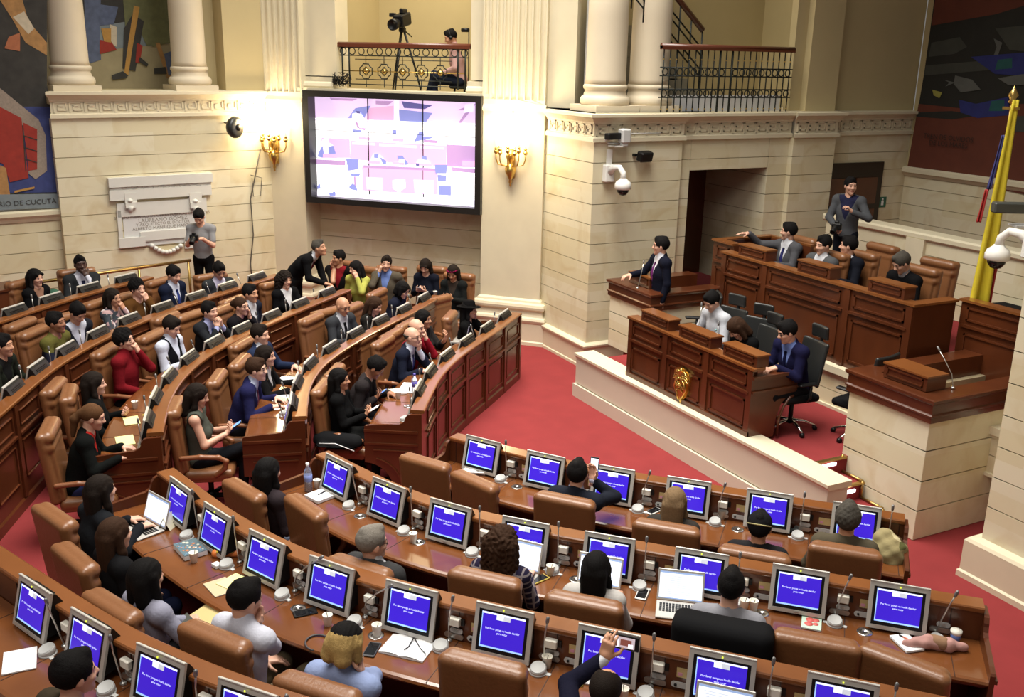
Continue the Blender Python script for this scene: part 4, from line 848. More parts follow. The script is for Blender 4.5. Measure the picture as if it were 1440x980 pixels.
# ------------------------------------------------------------------ leather chair
def make_chair():
    t=thing('leather_chair','','chair')
    T=np.array(Matrix.Rotation(R(6),3,'X'))
    s=SDF(.03); c=lambda x,y,z:np.array([x,y+(-(z-.50)*.11)-.25,z])
    s.box(c(0,-.02,.87),(.295,.050,.395),.05,T.tolist() and np.array(Matrix.Rotation(R(6),3,'X')),k=.01,bend=-.0)
    s.box(c(0,.040,.80),(.250,.032,.300),.030,np.array(Matrix.Rotation(R(6),3,'X')),k=.012)
    s.cone(c(-.215,.03,1.20),c(.215,.03,1.20),.070,k=.012); s.cone(c(-.23,.02,1.10),c(.23,.02,1.10),.055,k=.03)
    npmesh('backrest',[(*s.mesh(.011),0)],LEATHER,t)
    s=SDF(.02); s.box((0,.02,.46),(.27,.27,.062),.055,k=.01); s.box((0,.0,.40),(.25,.24,.03),.02,k=.02); npmesh('seat',[(*s.mesh(.012),0)],LEATHER,t)
    for sx in(-1,1):
        s=SDF(.015); P=[(.285*sx,-.25,.70),(.30*sx,-.05,.715),(.30*sx,.14,.70),(.298*sx,.22,.65),(.285*sx,.20,.56),(.265*sx,.10,.47)]
        for a,b in zip(P,P[1:]): s.cone(a,b,.027)
        npmesh('armrest',[(*s.mesh(.010),0)],mat('armrest_leather',(.23,.085,.034),.4),t)
    mb=MB(); mb.tube([(0,0,.10),(0,0,.38)],.030,10); mb.box((0,0,.375),(.22,.24,.05),bev=.01); mb.tube([(0,0,.07),(0,0,.16)],.045,10); mb.build('gas_column',BLACK,t)
    for i in range(5):
        a=i*2*math.pi/5+.3; mb=MB(); mb.tube([(.02*math.cos(a),.02*math.sin(a),.105),(.18*math.cos(a),.18*math.sin(a),.095),(.31*math.cos(a),.31*math.sin(a),.07)],[.03,.026,.02],6); g=mb.build('base_leg',BLACK,t)
        mb=MB(); mb.tube([(.31*math.cos(a)-.02*math.sin(a),.31*math.sin(a)+.02*math.cos(a),.03),(.31*math.cos(a)+.02*math.sin(a),.31*math.sin(a)-.02*math.cos(a),.03)],.03,8); h=mb.build('caster',BLACK,g)
    return t
CHAIRP=make_chair(); CHAIRP.scale=(1,1,.96)
def chair(loc,rz,label,group): return place(CHAIRP,loc,rz,label,group)
def row_face(k,p):
    cv=CUR[k]; i=cv.near(p); n=cv.N[i]; return math.atan2(n[1],n[0])-math.pi/2
# ------------------------------------------------------------------ podium
def frame(mb,pl,a0,a1,z0,z1,w=.024,t=.018,o=0,mi=0):
    wbox(mb,pl,a0,a1,o,o+t,z1-w,z1,mi,False);wbox(mb,pl,a0,a1,o,o+t,z0,z0+w,mi,False);wbox(mb,pl,a0,a0+w,o,o+t,z0,z1,mi,False);wbox(mb,pl,a1-w,a1,o,o+t,z0,z1,mi,False)
PP=Plane((-12.33,7.46),(1,0))
mb=MB(); 
for z0,z1 in((0,.20),(.215,.63)): wbox(mb,PP,0 if z0 else -.03,5.30 if z0 else 5.33,-.29,.0 if z0 else .03,z0,z1)
wbox(mb,PP,.01,5.29,-.28,-.012,0,.63,1)
tag(mb.build('wall_podium',[mat('podium_stone',(.66,.61,.48),.55,noise=.05,nscale=2),MORTAR]),kind='structure')
mb=MB(); sweepwall(mb,PP,-.02,5.32,[(-.32,.62),(.0,.62),(.012,.64),(.03,.655),(.03,.69),(-.32,.69)]); tag(mb.build('trim_podium_cap',[STONE2]),kind='structure')
ST=.60
mb=MB(); mb.box((-9.95,8.6,ST/2),(4.5,1.75,ST)); tag(mb.build('floor_stage',[CARPET]),kind='structure')
for i,(u0,u1,z) in enumerate(((-7.75,-7.40,.40),(-7.42,-7.08,.20))):
    mb=MB(); mb.box(((u0+u1)/2,8.06,z/2),(u1-u0,.66,z)); tag(mb.build('floor_step',[CARPET]),kind='structure')
    mb=MB(); mb.box((u1+.005,8.06,z-.005),(.05,.66,.022)); tag(mb.build('trim_step_nosing',[BRASSDK]),kind='structure')
mb=MB(); mb.box((-7.70,8.06,ST-.005),(.05,.66,.022)); tag(mb.build('trim_step_nosing',[BRASSDK]),kind='structure')
mb=MB()
for (u,z) in((-7.70,ST-.05),(-7.37,.35)): mb.box((u+.03,8.0,z),(.02,.42,.035))
tag(mb.build('step_light_strip',[mat('strip_light',(1,.85,.95),.4,emit=4)]),'thin white light strips under the podium step edges','light')
mb=MB()
for (u0,v0,z0,u1,z1) in((-7.72,8.36,ST+.02,-7.72,.42),(-7.72,8.36,.42,-7.38,.42),(-7.38,8.36,.42,-7.38,.22),(-7.38,8.36,.22,-7.05,.22),(-7.05,8.36,.22,-7.05,.03)): mb.tube([(u0,v0,z0),(u1,v0,z1)],.018,6)
tag(mb.build('trim_stair_edge',[BRASSDK]),kind='structure')
# secretaries' desk
PS=Plane((-11.11,7.58),(1,0)); SW=2.63; ZB=.69; ZT=1.55
t=thing('secretary_desk','long panelled mahogany desk with a gilt coat of arms on its front','desk',(-9.8,7.9,ZB))
mb=MB(); wbox(mb,PS,0.003,SW-.055,-.10,0,ZB-.08,ZT-.03,0,False); wbox(mb,PS,0.06,SW-.055,-.62,-.10,ST+.70,ST+.76,0,False); wbox(mb,PS,0,.05,-.66,-.004,ST,ZT-.05,0,False); wbox(mb,PS,0.0,SW,.0,.03,ZB,ZB+.06,0,False); child(mb,'body',WOOD,t)
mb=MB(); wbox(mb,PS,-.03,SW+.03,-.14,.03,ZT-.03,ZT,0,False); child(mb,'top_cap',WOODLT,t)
poly=[(0,0),(0,.80),(-.60,.80),(-.68,.80),(-.70,.55),(-.66,.52),(-.56,.50),(-.46,.40),(-.40,.22),(-.39,.0)]
mb=MB(); M=Matrix(((0,0,1,-11.11+SW-.05),(-1,0,0,7.58),(0,1,0,ZB-.05),(0,0,0,1))); mb.prism(poly,0,.05,0,M); child(mb,'side_panel',WOOD,t)
mb=MB(); wx=-11.11+SW
mb.box((wx+.01,7.93,ZB+.74),(.05,.74,.035)); mb.box((wx+.012,7.92,ZB+.56),(.03,.70,.028)); pts=[(wx+.01,7.58-.02+y,ZB+z) for y,z in((.66,.44),(.60,.42),(.52,.32),(.46,.18),(.45,-.04))]; mb.tube(pts,.018,6); child(mb,'side_moulding',WOOD,t)
bw=SW/3
for i in range(3):
    a,b=i*bw,(i+1)*bw; mb=MB(); frame(mb,PS,a+.11,b-.11,ZT-.25,ZT-.09); frame(mb,PS,a+.11,b-.11,ZB+.10,ZT-.42); child(mb,'panel_moulding',WOOD,t)
    mb=MB(); wbox(mb,PS,a+.05,b-.05,0,.03,ZT-.34,ZT-.305,0,False); child(mb,'rail_moulding',WOOD,t)
for i in range(4):
    a=min(max(i*bw,.045),SW-.045); mb=MB(); wbox(mb,PS,a-.045,a+.045,0,.022,ZB,ZT-.04,0,False); child(mb,'stile',WOOD,t)
def lectern(pl,a0,a1,o0,o1,z,h,label,group,panel=False):
    t=thing('document_rest',label,'lectern',pl.P((a0+a1)/2,(o0+o1)/2,z),0,group)
    mb=MB(); wbox(mb,pl,a0,a1,o0,o1,z,z+h-.02,0,False); child(mb,'box',WOOD,t); mb=MB(); wbox(mb,pl,a0-.012,a1+.012,o0-.012,o1+.012,z+h-.02,z+h,0,False); child(mb,'top',WOODLT,t)
    mb=MB(); frame(mb,pl,a0+.05,a1-.05,z+.035,z+h-.045,.014,.012,o1); child(mb,'front_moulding',WOOD,t); return t
for i,(x0,x1,lb) in enumerate(((900,938,'wooden document rest at the pulpit end of the secretary desk'),(952,996,'middle wooden document rest on the secretary desk, in front of the man in white'),(1013,1060,'wooden document rest on the secretary desk in front of the woman in black'))):
    a0=PS.hit(x0,452+i*34)[0];a1=PS.hit(x1,470+i*34)[0]; lectern(PS,a0,a1,-.20,-.02,ZT,.155,lb,'document rests of the secretary desk')
# coat of arms
t=thing('coat_of_arms','gilt coat of arms mounted on the front of the secretary desk','emblem',PS.P(PS.hit(961,540)[0],.0,1.13))
ca,cz=PS.hit(961,541); T=lambda x,y,o: PS.P(ca+x,o,cz+y)
s=SDF(.02)
mb=MB(); sh=[(-.175,.15),(-.14,.20),(-.05,.235),(.05,.235),(.14,.20),(.175,.15),(.15,.05),(.15,-.04),(.11,-.14),(.03,-.20),(0,-.26),(-.03,-.20),(-.11,-.14),(-.15,-.04),(-.15,.05)]
mb.prism(sh,0,.035,0,PS.M(ca,0,cz)); mb.prism([(x*.8,y*.8+.0) for x,y in sh],.035,.05,0,PS.M(ca,0,cz)); child(mb,'shield',BRASS,t)
mb=MB()
for sx in(-1,1):
    for j in range(5): mb.tube([T(0,.15,.05),T(sx*(.06+.02*j),.20-.008*j*j,.055),T(sx*(.11+.018*j),.17-.03*j,.04)],[.012,.011,.005],5)
mb.lathe([(0,-.03),(.03,0),(.02,.03),(0,.045)],8,T(0,.19,.05)); child(mb,'bird',BRASS,t)
mb=MB()
for sx in(-1,1):
    mb.tube([T(sx*.02,.10,.06),T(sx*.09,.04,.065),T(sx*.12,-.04,.055),T(sx*.07,-.12,.05),T(sx*.02,-.20,.05)],.013,6); mb.tube([T(sx*.0,.02,.06),T(sx*.07,-.03,.065),T(sx*.09,.06,.06)],.010,6); mb.tube([T(sx*.12,.12,.05),T(sx*.02,.0,.06),T(-sx*.06,-.08,.06)],.008,5)
child(mb,'ribbon',BRASS,t)
mb=MB()
for y in(-.02,.06): mb.tube([T(-.09,y,.052),T(.09,y-.01,.052)],.006,5)
for (x,y) in((-.05,.095),(.05,.095),(0,.09),(-.03,-.06),(.03,-.06)): mb.lathe([(0,-.02),(.022,0),(0,.02)],8,T(x,y,.055))
child(mb,'charges',BRASS,t)
# pulpits
def pulpit(u0,u1,v0,v1,zf,label,zt=1.64):
    t=thing('pulpit',label,'pulpit',((u0+u1)/2,(v0+v1)/2,zf))
    F=Plane((u0,v0),(1,0)); S=Plane((u1,v0),(0,1)); B0=Plane((u0,v1),(0,-1))
    nj=int(round((zt-.24-zf)/.33)); zs=[zf+(zt-.24-zf)*i/nj for i in range(nj+1)]
    mb=MB()
    for P_,a in((F,u1-u0),(S,v1-v0),(B0,v1-v0)):
        wbox(mb,P_,.02,a-.02,-.3,-.016,zf,zs[-1],1)
        for z0,z1 in zip(zs[:-1],zs[1:]): wbox(mb,P_,.003,a-.003,-.2,0,z0+.007,z1-.007,0)
    child(mb,'stone_base',[STONE,MORTAR],t)
    zb=zt-.26; prof=[(0,zb),(.03,zb),(.03,zb+.06),(.045,zb+.07),(.045,zb+.085),(.025,zb+.10),(.025,zb+.20),(.045,zb+.215),(.055,zb+.23),(.055,zb+.255),(.03,zb+.262),(-.22,zb+.262),(-.22,zb)]
    mb=MB(); sweepwall(mb,F,0,u1-u0,prof,0,1,1); sweepwall(mb,S,0,v1-v0,prof,0,1,0); sweepwall(mb,B0,0,v1-v0,prof,0,0,1); child(mb,'wooden_band',WOOD,t)
    mb=MB(); mb.box(((u0+u1)/2,v0+.22,zt-.03),(u1-u0-.02,.42,.03)); child(mb,'shelf',WOOD,t)
    return t,F
tL,FL=pulpit(-12.93,-11.80,8.41,9.95,ST-.05,'stone pulpit with a wooden band where the man in the purple tie speaks')
tR,FR_=pulpit(-7.79,-6.65,8.42,10.4,0,'empty stone pulpit with a wooden band at the right end of the podium')
lectern(FL,.30,.86,-.42,-.14,1.65,.17,'wooden document rest on the pulpit in front of the speaking man',None)
lectern(FR_,.36,.95,-.40,-.10,1.65,.17,'wooden document rest on the empty right-hand pulpit',None)
MICP=make_mic(.02,-.25)
place(MICP,(*FR_.P(.98,-.48,1.65)[:2],1.65),0,'dark gooseneck microphone on the empty right-hand pulpit',None)
mb=MB(); mb.box((-12.4,9.6,.26),(.85,1.9,.52)); mb.box((-7.2,9.6,.42),(.85,1.9,.84)); tag(mb.build('floor_pulpit',[CARPET]),kind='structure')
# dais
DZ=1.20; PDs=Plane((-11.58,9.52),(1,0)); DW=3.60; DT=2.26
mb=MB(); mb.box((-6.5,13.0,DZ/2),(14.2,6.6,DZ)); tag(mb.build('floor_dais',[CARPET]),kind='structure')
PSB=Plane((-12,9.46),(1,0)); courses('wall_stage_back',PSB,.3,6.0,[ST,.84,1.10],.3); mb=MB(); wbox(mb,PSB,.2,6.0,-.3,.06,1.10,1.19,0,False); wbox(mb,PSB,.2,6.0,-.1,.03,1.06,1.10,0,False); wbox(mb,PSB,.2,6,0,.03,ST,ST+.04,0,False); tag(mb.build('trim_stage_cap',[STONE2]),kind='structure')
t=thing('dais_desk','tall panelled mahogany desk of the presiding table on the dais','desk',(-9.8,9.9,DZ))
mb=MB(); wbox(mb,PDs,0,DW,-.10,0,DZ-.02,DT-.03,0,False); wbox(mb,PDs,0,DW,-.62,-.1,DZ+.72,DZ+.77,0,False); wbox(mb,PDs,DW-.1,DW+.003,-.72,-.003,DZ,DT-.031,0,False); child(mb,'body',WOOD,t)
mb=MB(); wbox(mb,PDs,-.03,DW+.03,-.16,.03,DT-.03,DT,0,False); wbox(mb,PDs,DW-.14,DW+.032,-.74,-.165,DT-.03,DT-.001,0,False); child(mb,'top_cap',WOODLT,t)
xs=[0,PDs.hit(1077,372)[0],PDs.hit(1194,403)[0],DW]
for a,b in zip(xs,xs[1:]):
    mb=MB(); frame(mb,PDs,a+.12,b-.12,DT-.26,DT-.09); frame(mb,PDs,a+.12,b-.12,DZ+.08,DT-.42); child(mb,'panel_moulding',WOOD,t)
    mb=MB(); wbox(mb,PDs,a+.06,b-.06,0,.032,DT-.345,DT-.31,0,False); child(mb,'rail_moulding',WOOD,t)
for a in xs: 
    a=min(max(a,.05),DW-.05); mb=MB(); wbox(mb,PDs,a-.05,a+.05,0,.022,DZ,DT-.04,0,False); child(mb,'stile',WOOD,t)
for i,(x0,y0,x1,y1,lb) in enumerate(((1036,358,1074,368,'wooden document rest on the dais under the hand of the man in grey'),(1119,380,1164,394,'wooden document rest on the dais before the man in the pale blue tie'),(1218,408,1268,424,'wooden document rest on the dais before the man in the dark jumper'))):
    lectern(PDs,PDs.hit(x0,y0)[0],PDs.hit(x1,y1)[0],-.22,-.03,DT,.165,lb,'document rests of the dais desk')
# wings of the dais
def wing(u0,u1,v,zt,label,side=None):
    P_=Plane((u0,v),(1,0)); t=thing('dais_wing',label,'panelling',((u0+u1)/2,v+.1,DZ)); w=u1-u0
    mb=MB(); wbox(mb,P_,0,w,-.10,0,DZ-.1,zt-.03,0,False)
    if side is not None: wbox(mb,P_,side[0]-.003,side[0]+.1,-side[1],-.003,DZ-.1,zt-.031,0,False)
    child(mb,'body',WOOD,t); mb=MB(); wbox(mb,P_,-.02,w,-.13,.03,zt-.03,zt,0,False)
    if side is not None: wbox(mb,P_,side[0]-.022,side[0]+.12,-side[1],-.135,zt-.03,zt-.001,0,False); 
    if side is not None and len(side)>2: wbox(mb,P_,side[0],side[0]+side[2],-side[1]-.08,-side[1],zt-.03,zt,0,False)
    child(mb,'top_cap',WOODLT,t)
    mb=MB(); frame(mb,P_,.1,w-.1,zt-.26,zt-.09); frame(mb,P_,.1,w-.1,DZ+.05,zt-.42); wbox(mb,P_,.04,w-.04,0,.03,zt-.345,zt-.31,0,False); child(mb,'panel_moulding',WOOD,t)
    if side is not None and len(side)>2:
        mb=MB(); wbox(mb,P_,side[0],side[0]+side[2],-side[1]-.06,-side[1],DZ,zt-.03,0,False); child(mb,'rear_panel',WOODDK,t)
    return t
wing(-12.05,-11.56,9.70,2.36,'panelled wooden enclosure at the far end of the dais, beside the dark passage',(0,1.05,1.0))
wing(-7.98,-3.5,10.35,2.26,'dark panelled wooden wing of the dais below the flag')
mb=MB(); mb.box((-5.6,10.2,.6),(4.2,.25,1.2)); tag(mb.build('wall_dais_under',[WOODDK]),kind='structure')
# stone parapet behind the dais chairs
q0=at(1202,308,2.45); PQ=Plane((q0[0]-1.2,q0[1]),(1,0)); 
courses('wall_parapet',PQ,.55,9,[DZ,1.45,1.78,2.11,2.34],.25); mb=MB(); sweepwall(mb,PQ,.5,9,[(-.28,2.33),(.02,2.33),(.05,2.36),(.05,2.42),(.03,2.45),(-.28,2.45)]); pa=PQ.hit(1290,340)[0]; wbox(mb,PQ,pa-.18,pa+.18,0,.06,DZ,2.35,0,False); tag(mb.build('trim_parapet_cap',[STONE2]),kind='structure')
# right-hand pier
PR=Plane((-5.80,8.36),(1,0)); courses('wall_pier_right',PR,0,7,zs_std+[4.1],.3)
courses('wall_pier_right_side',Plane((-5.80,12.0),(0,-1)),0,3.64,zs_std+[4.1],.3)
mb=MB(); sweepwall(mb,PR,0,7,[(0,0),(.13,0),(.13,.06),(.11,.08),(.11,.40),(.09,.43),(0,.45)],0,1,0); sweepwall(mb,Plane((-5.80,12.0),(0,-1)),0,3.64,[(0,0),(.13,0),(.13,.06),(.11,.08),(.11,.40),(.09,.43),(0,.45)],0,0,1); tag(mb.build('baseboard_right',[STONE2]),kind='structure')
# security cameras on the right pier's hidden side
q=at(1412,352,3.05); dome((q[0]+.40,q[1]-.04,3.17),'blurred white dome camera at the right edge beside the flag',1.15,math.pi)
q=at(1425,292,3.50); t=thing('bullet_camera','blurred grey box camera at the right edge in front of the flag','camera',(q[0],q[1],3.5)); d=np.array([_rt0[0],_rt0[1]]); a=math.atan2(d[1],d[0])
mb=MB(); mb.box((-.02*d[0],-.02*d[1],.0),(.42,.12,.12),rot=rotz(a),bev=.015); mb.build('camera_body',mat('camera_grey_dark',(.05,.052,.045),.5),t)
mb=MB(); mb.box((.28*d[0],.28*d[1],-.05),(.16,.14,.28),rot=rotz(a),bev=.02); mb.box((.25*d[0],.25*d[1],-.20),(.46,.2,.02),rot=rotz(a)); mb.build('bracket',GREY,t)
# flag
fx=at(1378,418,DZ+1.05); F0=np.array([fx[0],fx[1]])
t=thing('flag','yellow, blue and red flag hanging on a tall pole behind the dais','flag',(F0[0],F0[1],DZ))
top=at(1426,132,5.0)
rr=ray(1424,140); tt=np.hypot(*F0)/np.hypot(*rr[:2]); ZF=CAMH+rr[2]*tt; px_=rr[:2]*tt
off=np.array(px_)-F0
mb=MB(); mb.tube([(0,0,0),(off[0],off[1],ZF-DZ)],.018,8); mb.lathe([(.22,0),(.22,.03),(.05,.06),(.03,.12)],16); mb.build('pole',BRASSDK,t)
mb=MB(); mb.lathe([(0,-.06),(.05,-.03),(.03,0),(.06,.05),(.03,.10),(0,.16)],10,(off[0],off[1],ZF-DZ)); mb.box((off[0],off[1],-.1+ZF-DZ),(.2,.05,.03)); mb.build('finial',BRASS,t)
def fold(px0,px1,y0,y1,x0b,x1b,m,name,ph,o):
    # draped strip between image edges, stood up in the vertical plane of the pole facing the hall
    mb=MB(); nu,nv=10,16; vs=[]
    hd=np.array([_rt0[0],_rt0[1]]); fd=-np.array([_F0[0],_F0[1]])
    for j in range(nv+1):
        f=j/nv; y=y0+(y1-y0)*f
        for i in range(nu+1):
            g=i/nu; x=(px0+(px1-px0)*g)*(1-f)+(x0b+(x1b-x0b)*g)*f; rr=ray(x,y)
            # intersect with plane through F0, normal fd
            tt=(fd@F0)/(fd@rr[:2]); q=rr[:2]*tt; z=CAMH+rr[2]*tt; q=q+fd*(o+.03*math.sin(g*9+ph)*(.3+f)); vs.append((q[0]-F0[0],q[1]-F0[1],z-DZ))
    W_=nu+1; mb.add(vs,[(j*W_+i,j*W_+i+1,(j+1)*W_+i+1,(j+1)*W_+i) for j in range(nv) for i in range(nu)],0,True); o_=mb.build(name,m,t); sm=o_.modifiers.new('s','SOLIDIFY'); sm.thickness=.008; return o_
FY=mat('flag_yellow',srgb(205,185,40)[:3],.7,noise=.15,nscale=14); FB=mat('flag_blue',srgb(58,60,120)[:3],.7,noise=.2,nscale=14); FRd=mat('flag_red',srgb(170,40,38)[:3],.7,noise=.2,nscale=14)
fold(1421,1429,140,437,1357,1384,FY,'yellow_cloth',0,.06); fold(1408,1414,190,266,1387,1392,FB,'blue_cloth',1,.0); fold(1384,1390,266,312,1371,1378,FRd,'red_cloth',1,.01); fold(1405,1410,270,437,1374,1386,FB,'blue_cloth',2,.02); fold(1404,1412,330,437,1382,1392,FRd,'red_cloth',2,.0)
# visitor chairs behind the dais
def make_visitor():
    t=thing('visitor_chair','','chair'); s=SDF(.02); s.box((0,-.24,.72),(.23,.03,.17),.028,np.array(Matrix.Rotation(R(10),3,'X'))); npmesh('backrest',[(*s.mesh(.012),0)],BLACKF,t)
    s=SDF(.02); s.box((0,0,.45),(.24,.23,.035),.03); npmesh('seat',[(*s.mesh(.012),0)],BLACKF,t)
    for sx in(-1,1):
        for sy in(-1,1): mb=MB(); mb.tube([(sx*.2,sy*.18,.43),(sx*.22,sy*.22,0)],.012,6); mb.build('leg',BLACK,t)
        mb=MB(); mb.tube([(sx*.19,-.2,.43),(sx*.2,-.25,.6)],.012,6); mb.build('back_support',BLACK,t)
    return t
VIS=make_visitor()
q=at(1324,352,DZ+.85); place(VIS,(q[0],q[1],DZ),R(190),'black visitor chair behind the empty leather chair near the flag','visitor chairs on the dais')
q=at(1428,395,DZ+.85); place(VIS,(q[0],q[1],DZ),R(170),'black visitor chair right of the flag, behind the blurred dome camera','visitor chairs on the dais')
def make_task(headrest=True):
    t=thing('office_chair','','chair'); s=SDF(.03); s.box((0,-.25,.86),(.235,.025,.28),.024,np.array(Matrix.Rotation(R(10),3,'X')),bend=.5)
    npmesh('backrest',[(*s.mesh(.012),0)],mat('black_leather',(.016,.017,.017),.35),t)
    if headrest:
        s=SDF(.03); s.box((0,-.33,1.24),(.15,.025,.085),.024,np.array(Matrix.Rotation(R(-5),3,'X')),bend=.8); npmesh('headrest',[(*s.mesh(.011),0)],mat('black_leather',(.016,.017,.017),.35),t)
        mb=MB(); mb.tube([(0,-.34,1.2),(0,-.35,1.10),(0,-.32,.95)],.022,6); mb.tube([(-.13,-.33,1.02),(0,-.36,1.1),(.13,-.33,1.02)],.014,6); mb.build('headrest_stem',BLACK,t)
    s=SDF(.02); s.box((0,.02,.46),(.25,.25,.05),.045); npmesh('seat',[(*s.mesh(.013),0)],BLACKF,t)
    for sx in(-1,1):
        mb=MB(); mb.tube([(.24*sx,0,.44),(.30*sx,-.02,.5),(.30*sx,-.02,.66)],.02,6); mb.box((.30*sx,.03,.68),(.08,.26,.035),bev=.014); mb.build('armrest',BLACK,t)
    mb=MB(); mb.tube([(0,-.27,.60),(0,-.22,.42),(0,0,.40)],.025,6); mb.tube([(0,0,.08),(0,0,.42)],.028,8); mb.build('column',BLACK,t)
    for i in range(5):
        a=i*2*math.pi/5+.5; mb=MB(); mb.tube([(0,0,.12),(.16*math.cos(a),.16*math.sin(a),.11),(.31*math.cos(a),.31*math.sin(a),.06)],[.026,.022,.016],6); g=mb.build('base_leg',CHROME,t)
        mb=MB(); mb.tube([(.31*math.cos(a)-.02*math.sin(a),.31*math.sin(a)+.02*math.cos(a),.03),(.31*math.cos(a)+.02*math.sin(a),.31*math.sin(a)-.02*math.cos(a),.03)],.03,8); mb.build('caster',BLACK,g)
    return t
TASK=make_task(); TASK2=make_task(False)
# ------------------------------------------------------------------ people
def rx(a): c,s=math.cos(a),math.sin(a); return np.array([[1,0,0],[0,c,-s],[0,s,c]])
def ry(a): c,s=math.cos(a),math.sin(a); return np.array([[c,0,s],[0,1,0],[-s,0,c]])
def rzm(a): c,s=math.cos(a),math.sin(a); return np.array([[c,-s,0],[s,c,0],[0,0,1]])
def nrm(v): v=np.array(v,float); return v/max(np.linalg.norm(v),1e-9)
def skinmat(k): 
    c={'light':(208,160,136),'tan':(188,138,108),'brown':(148,100,74),'dark':(70,46,36),'pale':(216,172,150)}[k]; return mat('skin_'+k,srgb(*c)[:3],.5)
HAIR={'black':(18,16,16),'dark':(30,23,19),'brown':(54,36,25),'lbrown':(88,60,38),'grey':(120,114,106),'dgrey':(70,66,60),'blond':(168,140,88),'ash':(120,98,72)}
def hairmat(k): return mat('hair_'+k,srgb(*HAIR[k])[:3],.75,spec=.10,noise=.35,nscale=60,bump=.3,bscale=160)
def cloth(rgb,pat=None):
    n='cloth_%d_%d_%d'%rgb+(pat or '')
    if n in MATS: return MATS[n]
    m=mat(n,srgb(*[c*.90 for c in rgb])[:3],.88,spec=.06,noise=.10,nscale=10,bump=.25,bscale=26)
    if pat=='plaid':
        nt=m.node_tree;b=nt.nodes['Principled BSDF']; tc=nt.nodes.new('ShaderNodeTexCoord'); out=None
        cols=[]
        for ax in('X','Z'):
            w=nt.nodes.new('ShaderNodeTexWave'); w.wave_type='BANDS'; w.bands_direction=ax; w.inputs['Scale'].default_value=5.5; nt.links.new(tc.outputs['Object'],w.inputs['Vector'])
            r=nt.nodes.new('ShaderNodeMath'); r.operation='GREATER_THAN'; r.inputs[1].default_value=.86; nt.links.new(w.outputs['Fac'],r.inputs[0]); cols.append(r)
        mx=nt.nodes.new('ShaderNodeMath'); mx.operation='ADD'; mx.use_clamp=True; nt.links.new(cols[0].outputs[0],mx.inputs[0]); nt.links.new(cols[1].outputs[0],mx.inputs[1])
        mi=nt.nodes.new('ShaderNodeMix'); mi.data_type='RGBA'; mi.inputs[6].default_value=srgb(*rgb); mi.inputs[7].default_value=srgb(150,140,140)
        h=nt.nodes.new('ShaderNodeMath'); h.operation='MULTIPLY'; h.inputs[1].default_value=.6; nt.links.new(mx.outputs[0],h.inputs[0]); nt.links.new(h.outputs[0],mi.inputs[0]); nt.links.new(mi.outputs[2],b.inputs['Base Color'])
    if pat in('floral','camo'):
        nt=m.node_tree;b=nt.nodes['Principled BSDF']; tc=nt.nodes.new('ShaderNodeTexCoord'); v=nt.nodes.new('ShaderNodeTexVoronoi'); v.inputs['Scale'].default_value=16 if pat=='floral' else 9; nt.links.new(tc.outputs['Object'],v.inputs['Vector'])
        cr=nt.nodes.new('ShaderNodeValToRGB'); cr.color_ramp.interpolation='CONSTANT'; e=cr.color_ramp.elements
        cs=[srgb(*rgb),srgb(170,140,140),srgb(60,66,72),srgb(196,186,186)] if pat=='floral' else [srgb(150,138,100),srgb(92,92,58),srgb(190,178,140),srgb(80,62,44)]
        e[0].color=cs[0];e[1].position=.35;e[1].color=cs[1]; q=e.new(.55);q.color=cs[2];q=e.new(.8);q.color=cs[3]
        sp=nt.nodes.new('ShaderNodeSeparateColor'); nt.links.new(v.outputs['Color'],sp.inputs[0]); nt.links.new(sp.outputs[0],cr.inputs[0]); nt.links.new(cr.outputs[0],b.inputs['Base Color'])
    return m
EYEM=mat('eye_dark',(.03,.02,.015),.3); LIPM=mat('lips',srgb(150,88,78)[:3],.5)
def xf(V,Rm,o): return V@np.array(Rm).T+np.array(o)
def head_sdf(w=1.0,beard=False,jaw=1.0):
    s=SDF(.022); s.ell((0,-.012,.030),(.073*w,.092,.088)).ell((0,.020,-.045),(.055*w*jaw,.062,.068)).ell((0,.0,.0),(.068*w,.082,.085))
    s.cone((0,.064,-.096),(0,.060,-.094),.021*jaw,k=.03)
    s.cone((-.034,.066,.030),(.034,.066,.030),.017,k=.02)
    s.cone((0,.080,.016),(0,.100,-.022),.008,.0135,k=.012); s.cone((-.012,.088,-.026),(.012,.088,-.026),.010,k=.01)
    for x in(-1,1):
        s.ell((x*.036,.058,-.022),(.026,.024,.022),k=.02); s.ell((x*.031,.072,.006),(.013,.011,.009),k=.008); s.ell((x*.075*w,-.006,-.004),(.010,.021,.032),np.array(rzm(-x*.35)),k=.008)
    s.cone((-.018,.078,-.053),(.018,.078,-.053),.0085,k=.008); s.cone((-.014,.076,-.064),(.014,.076,-.064),.008,k=.008)
    return s
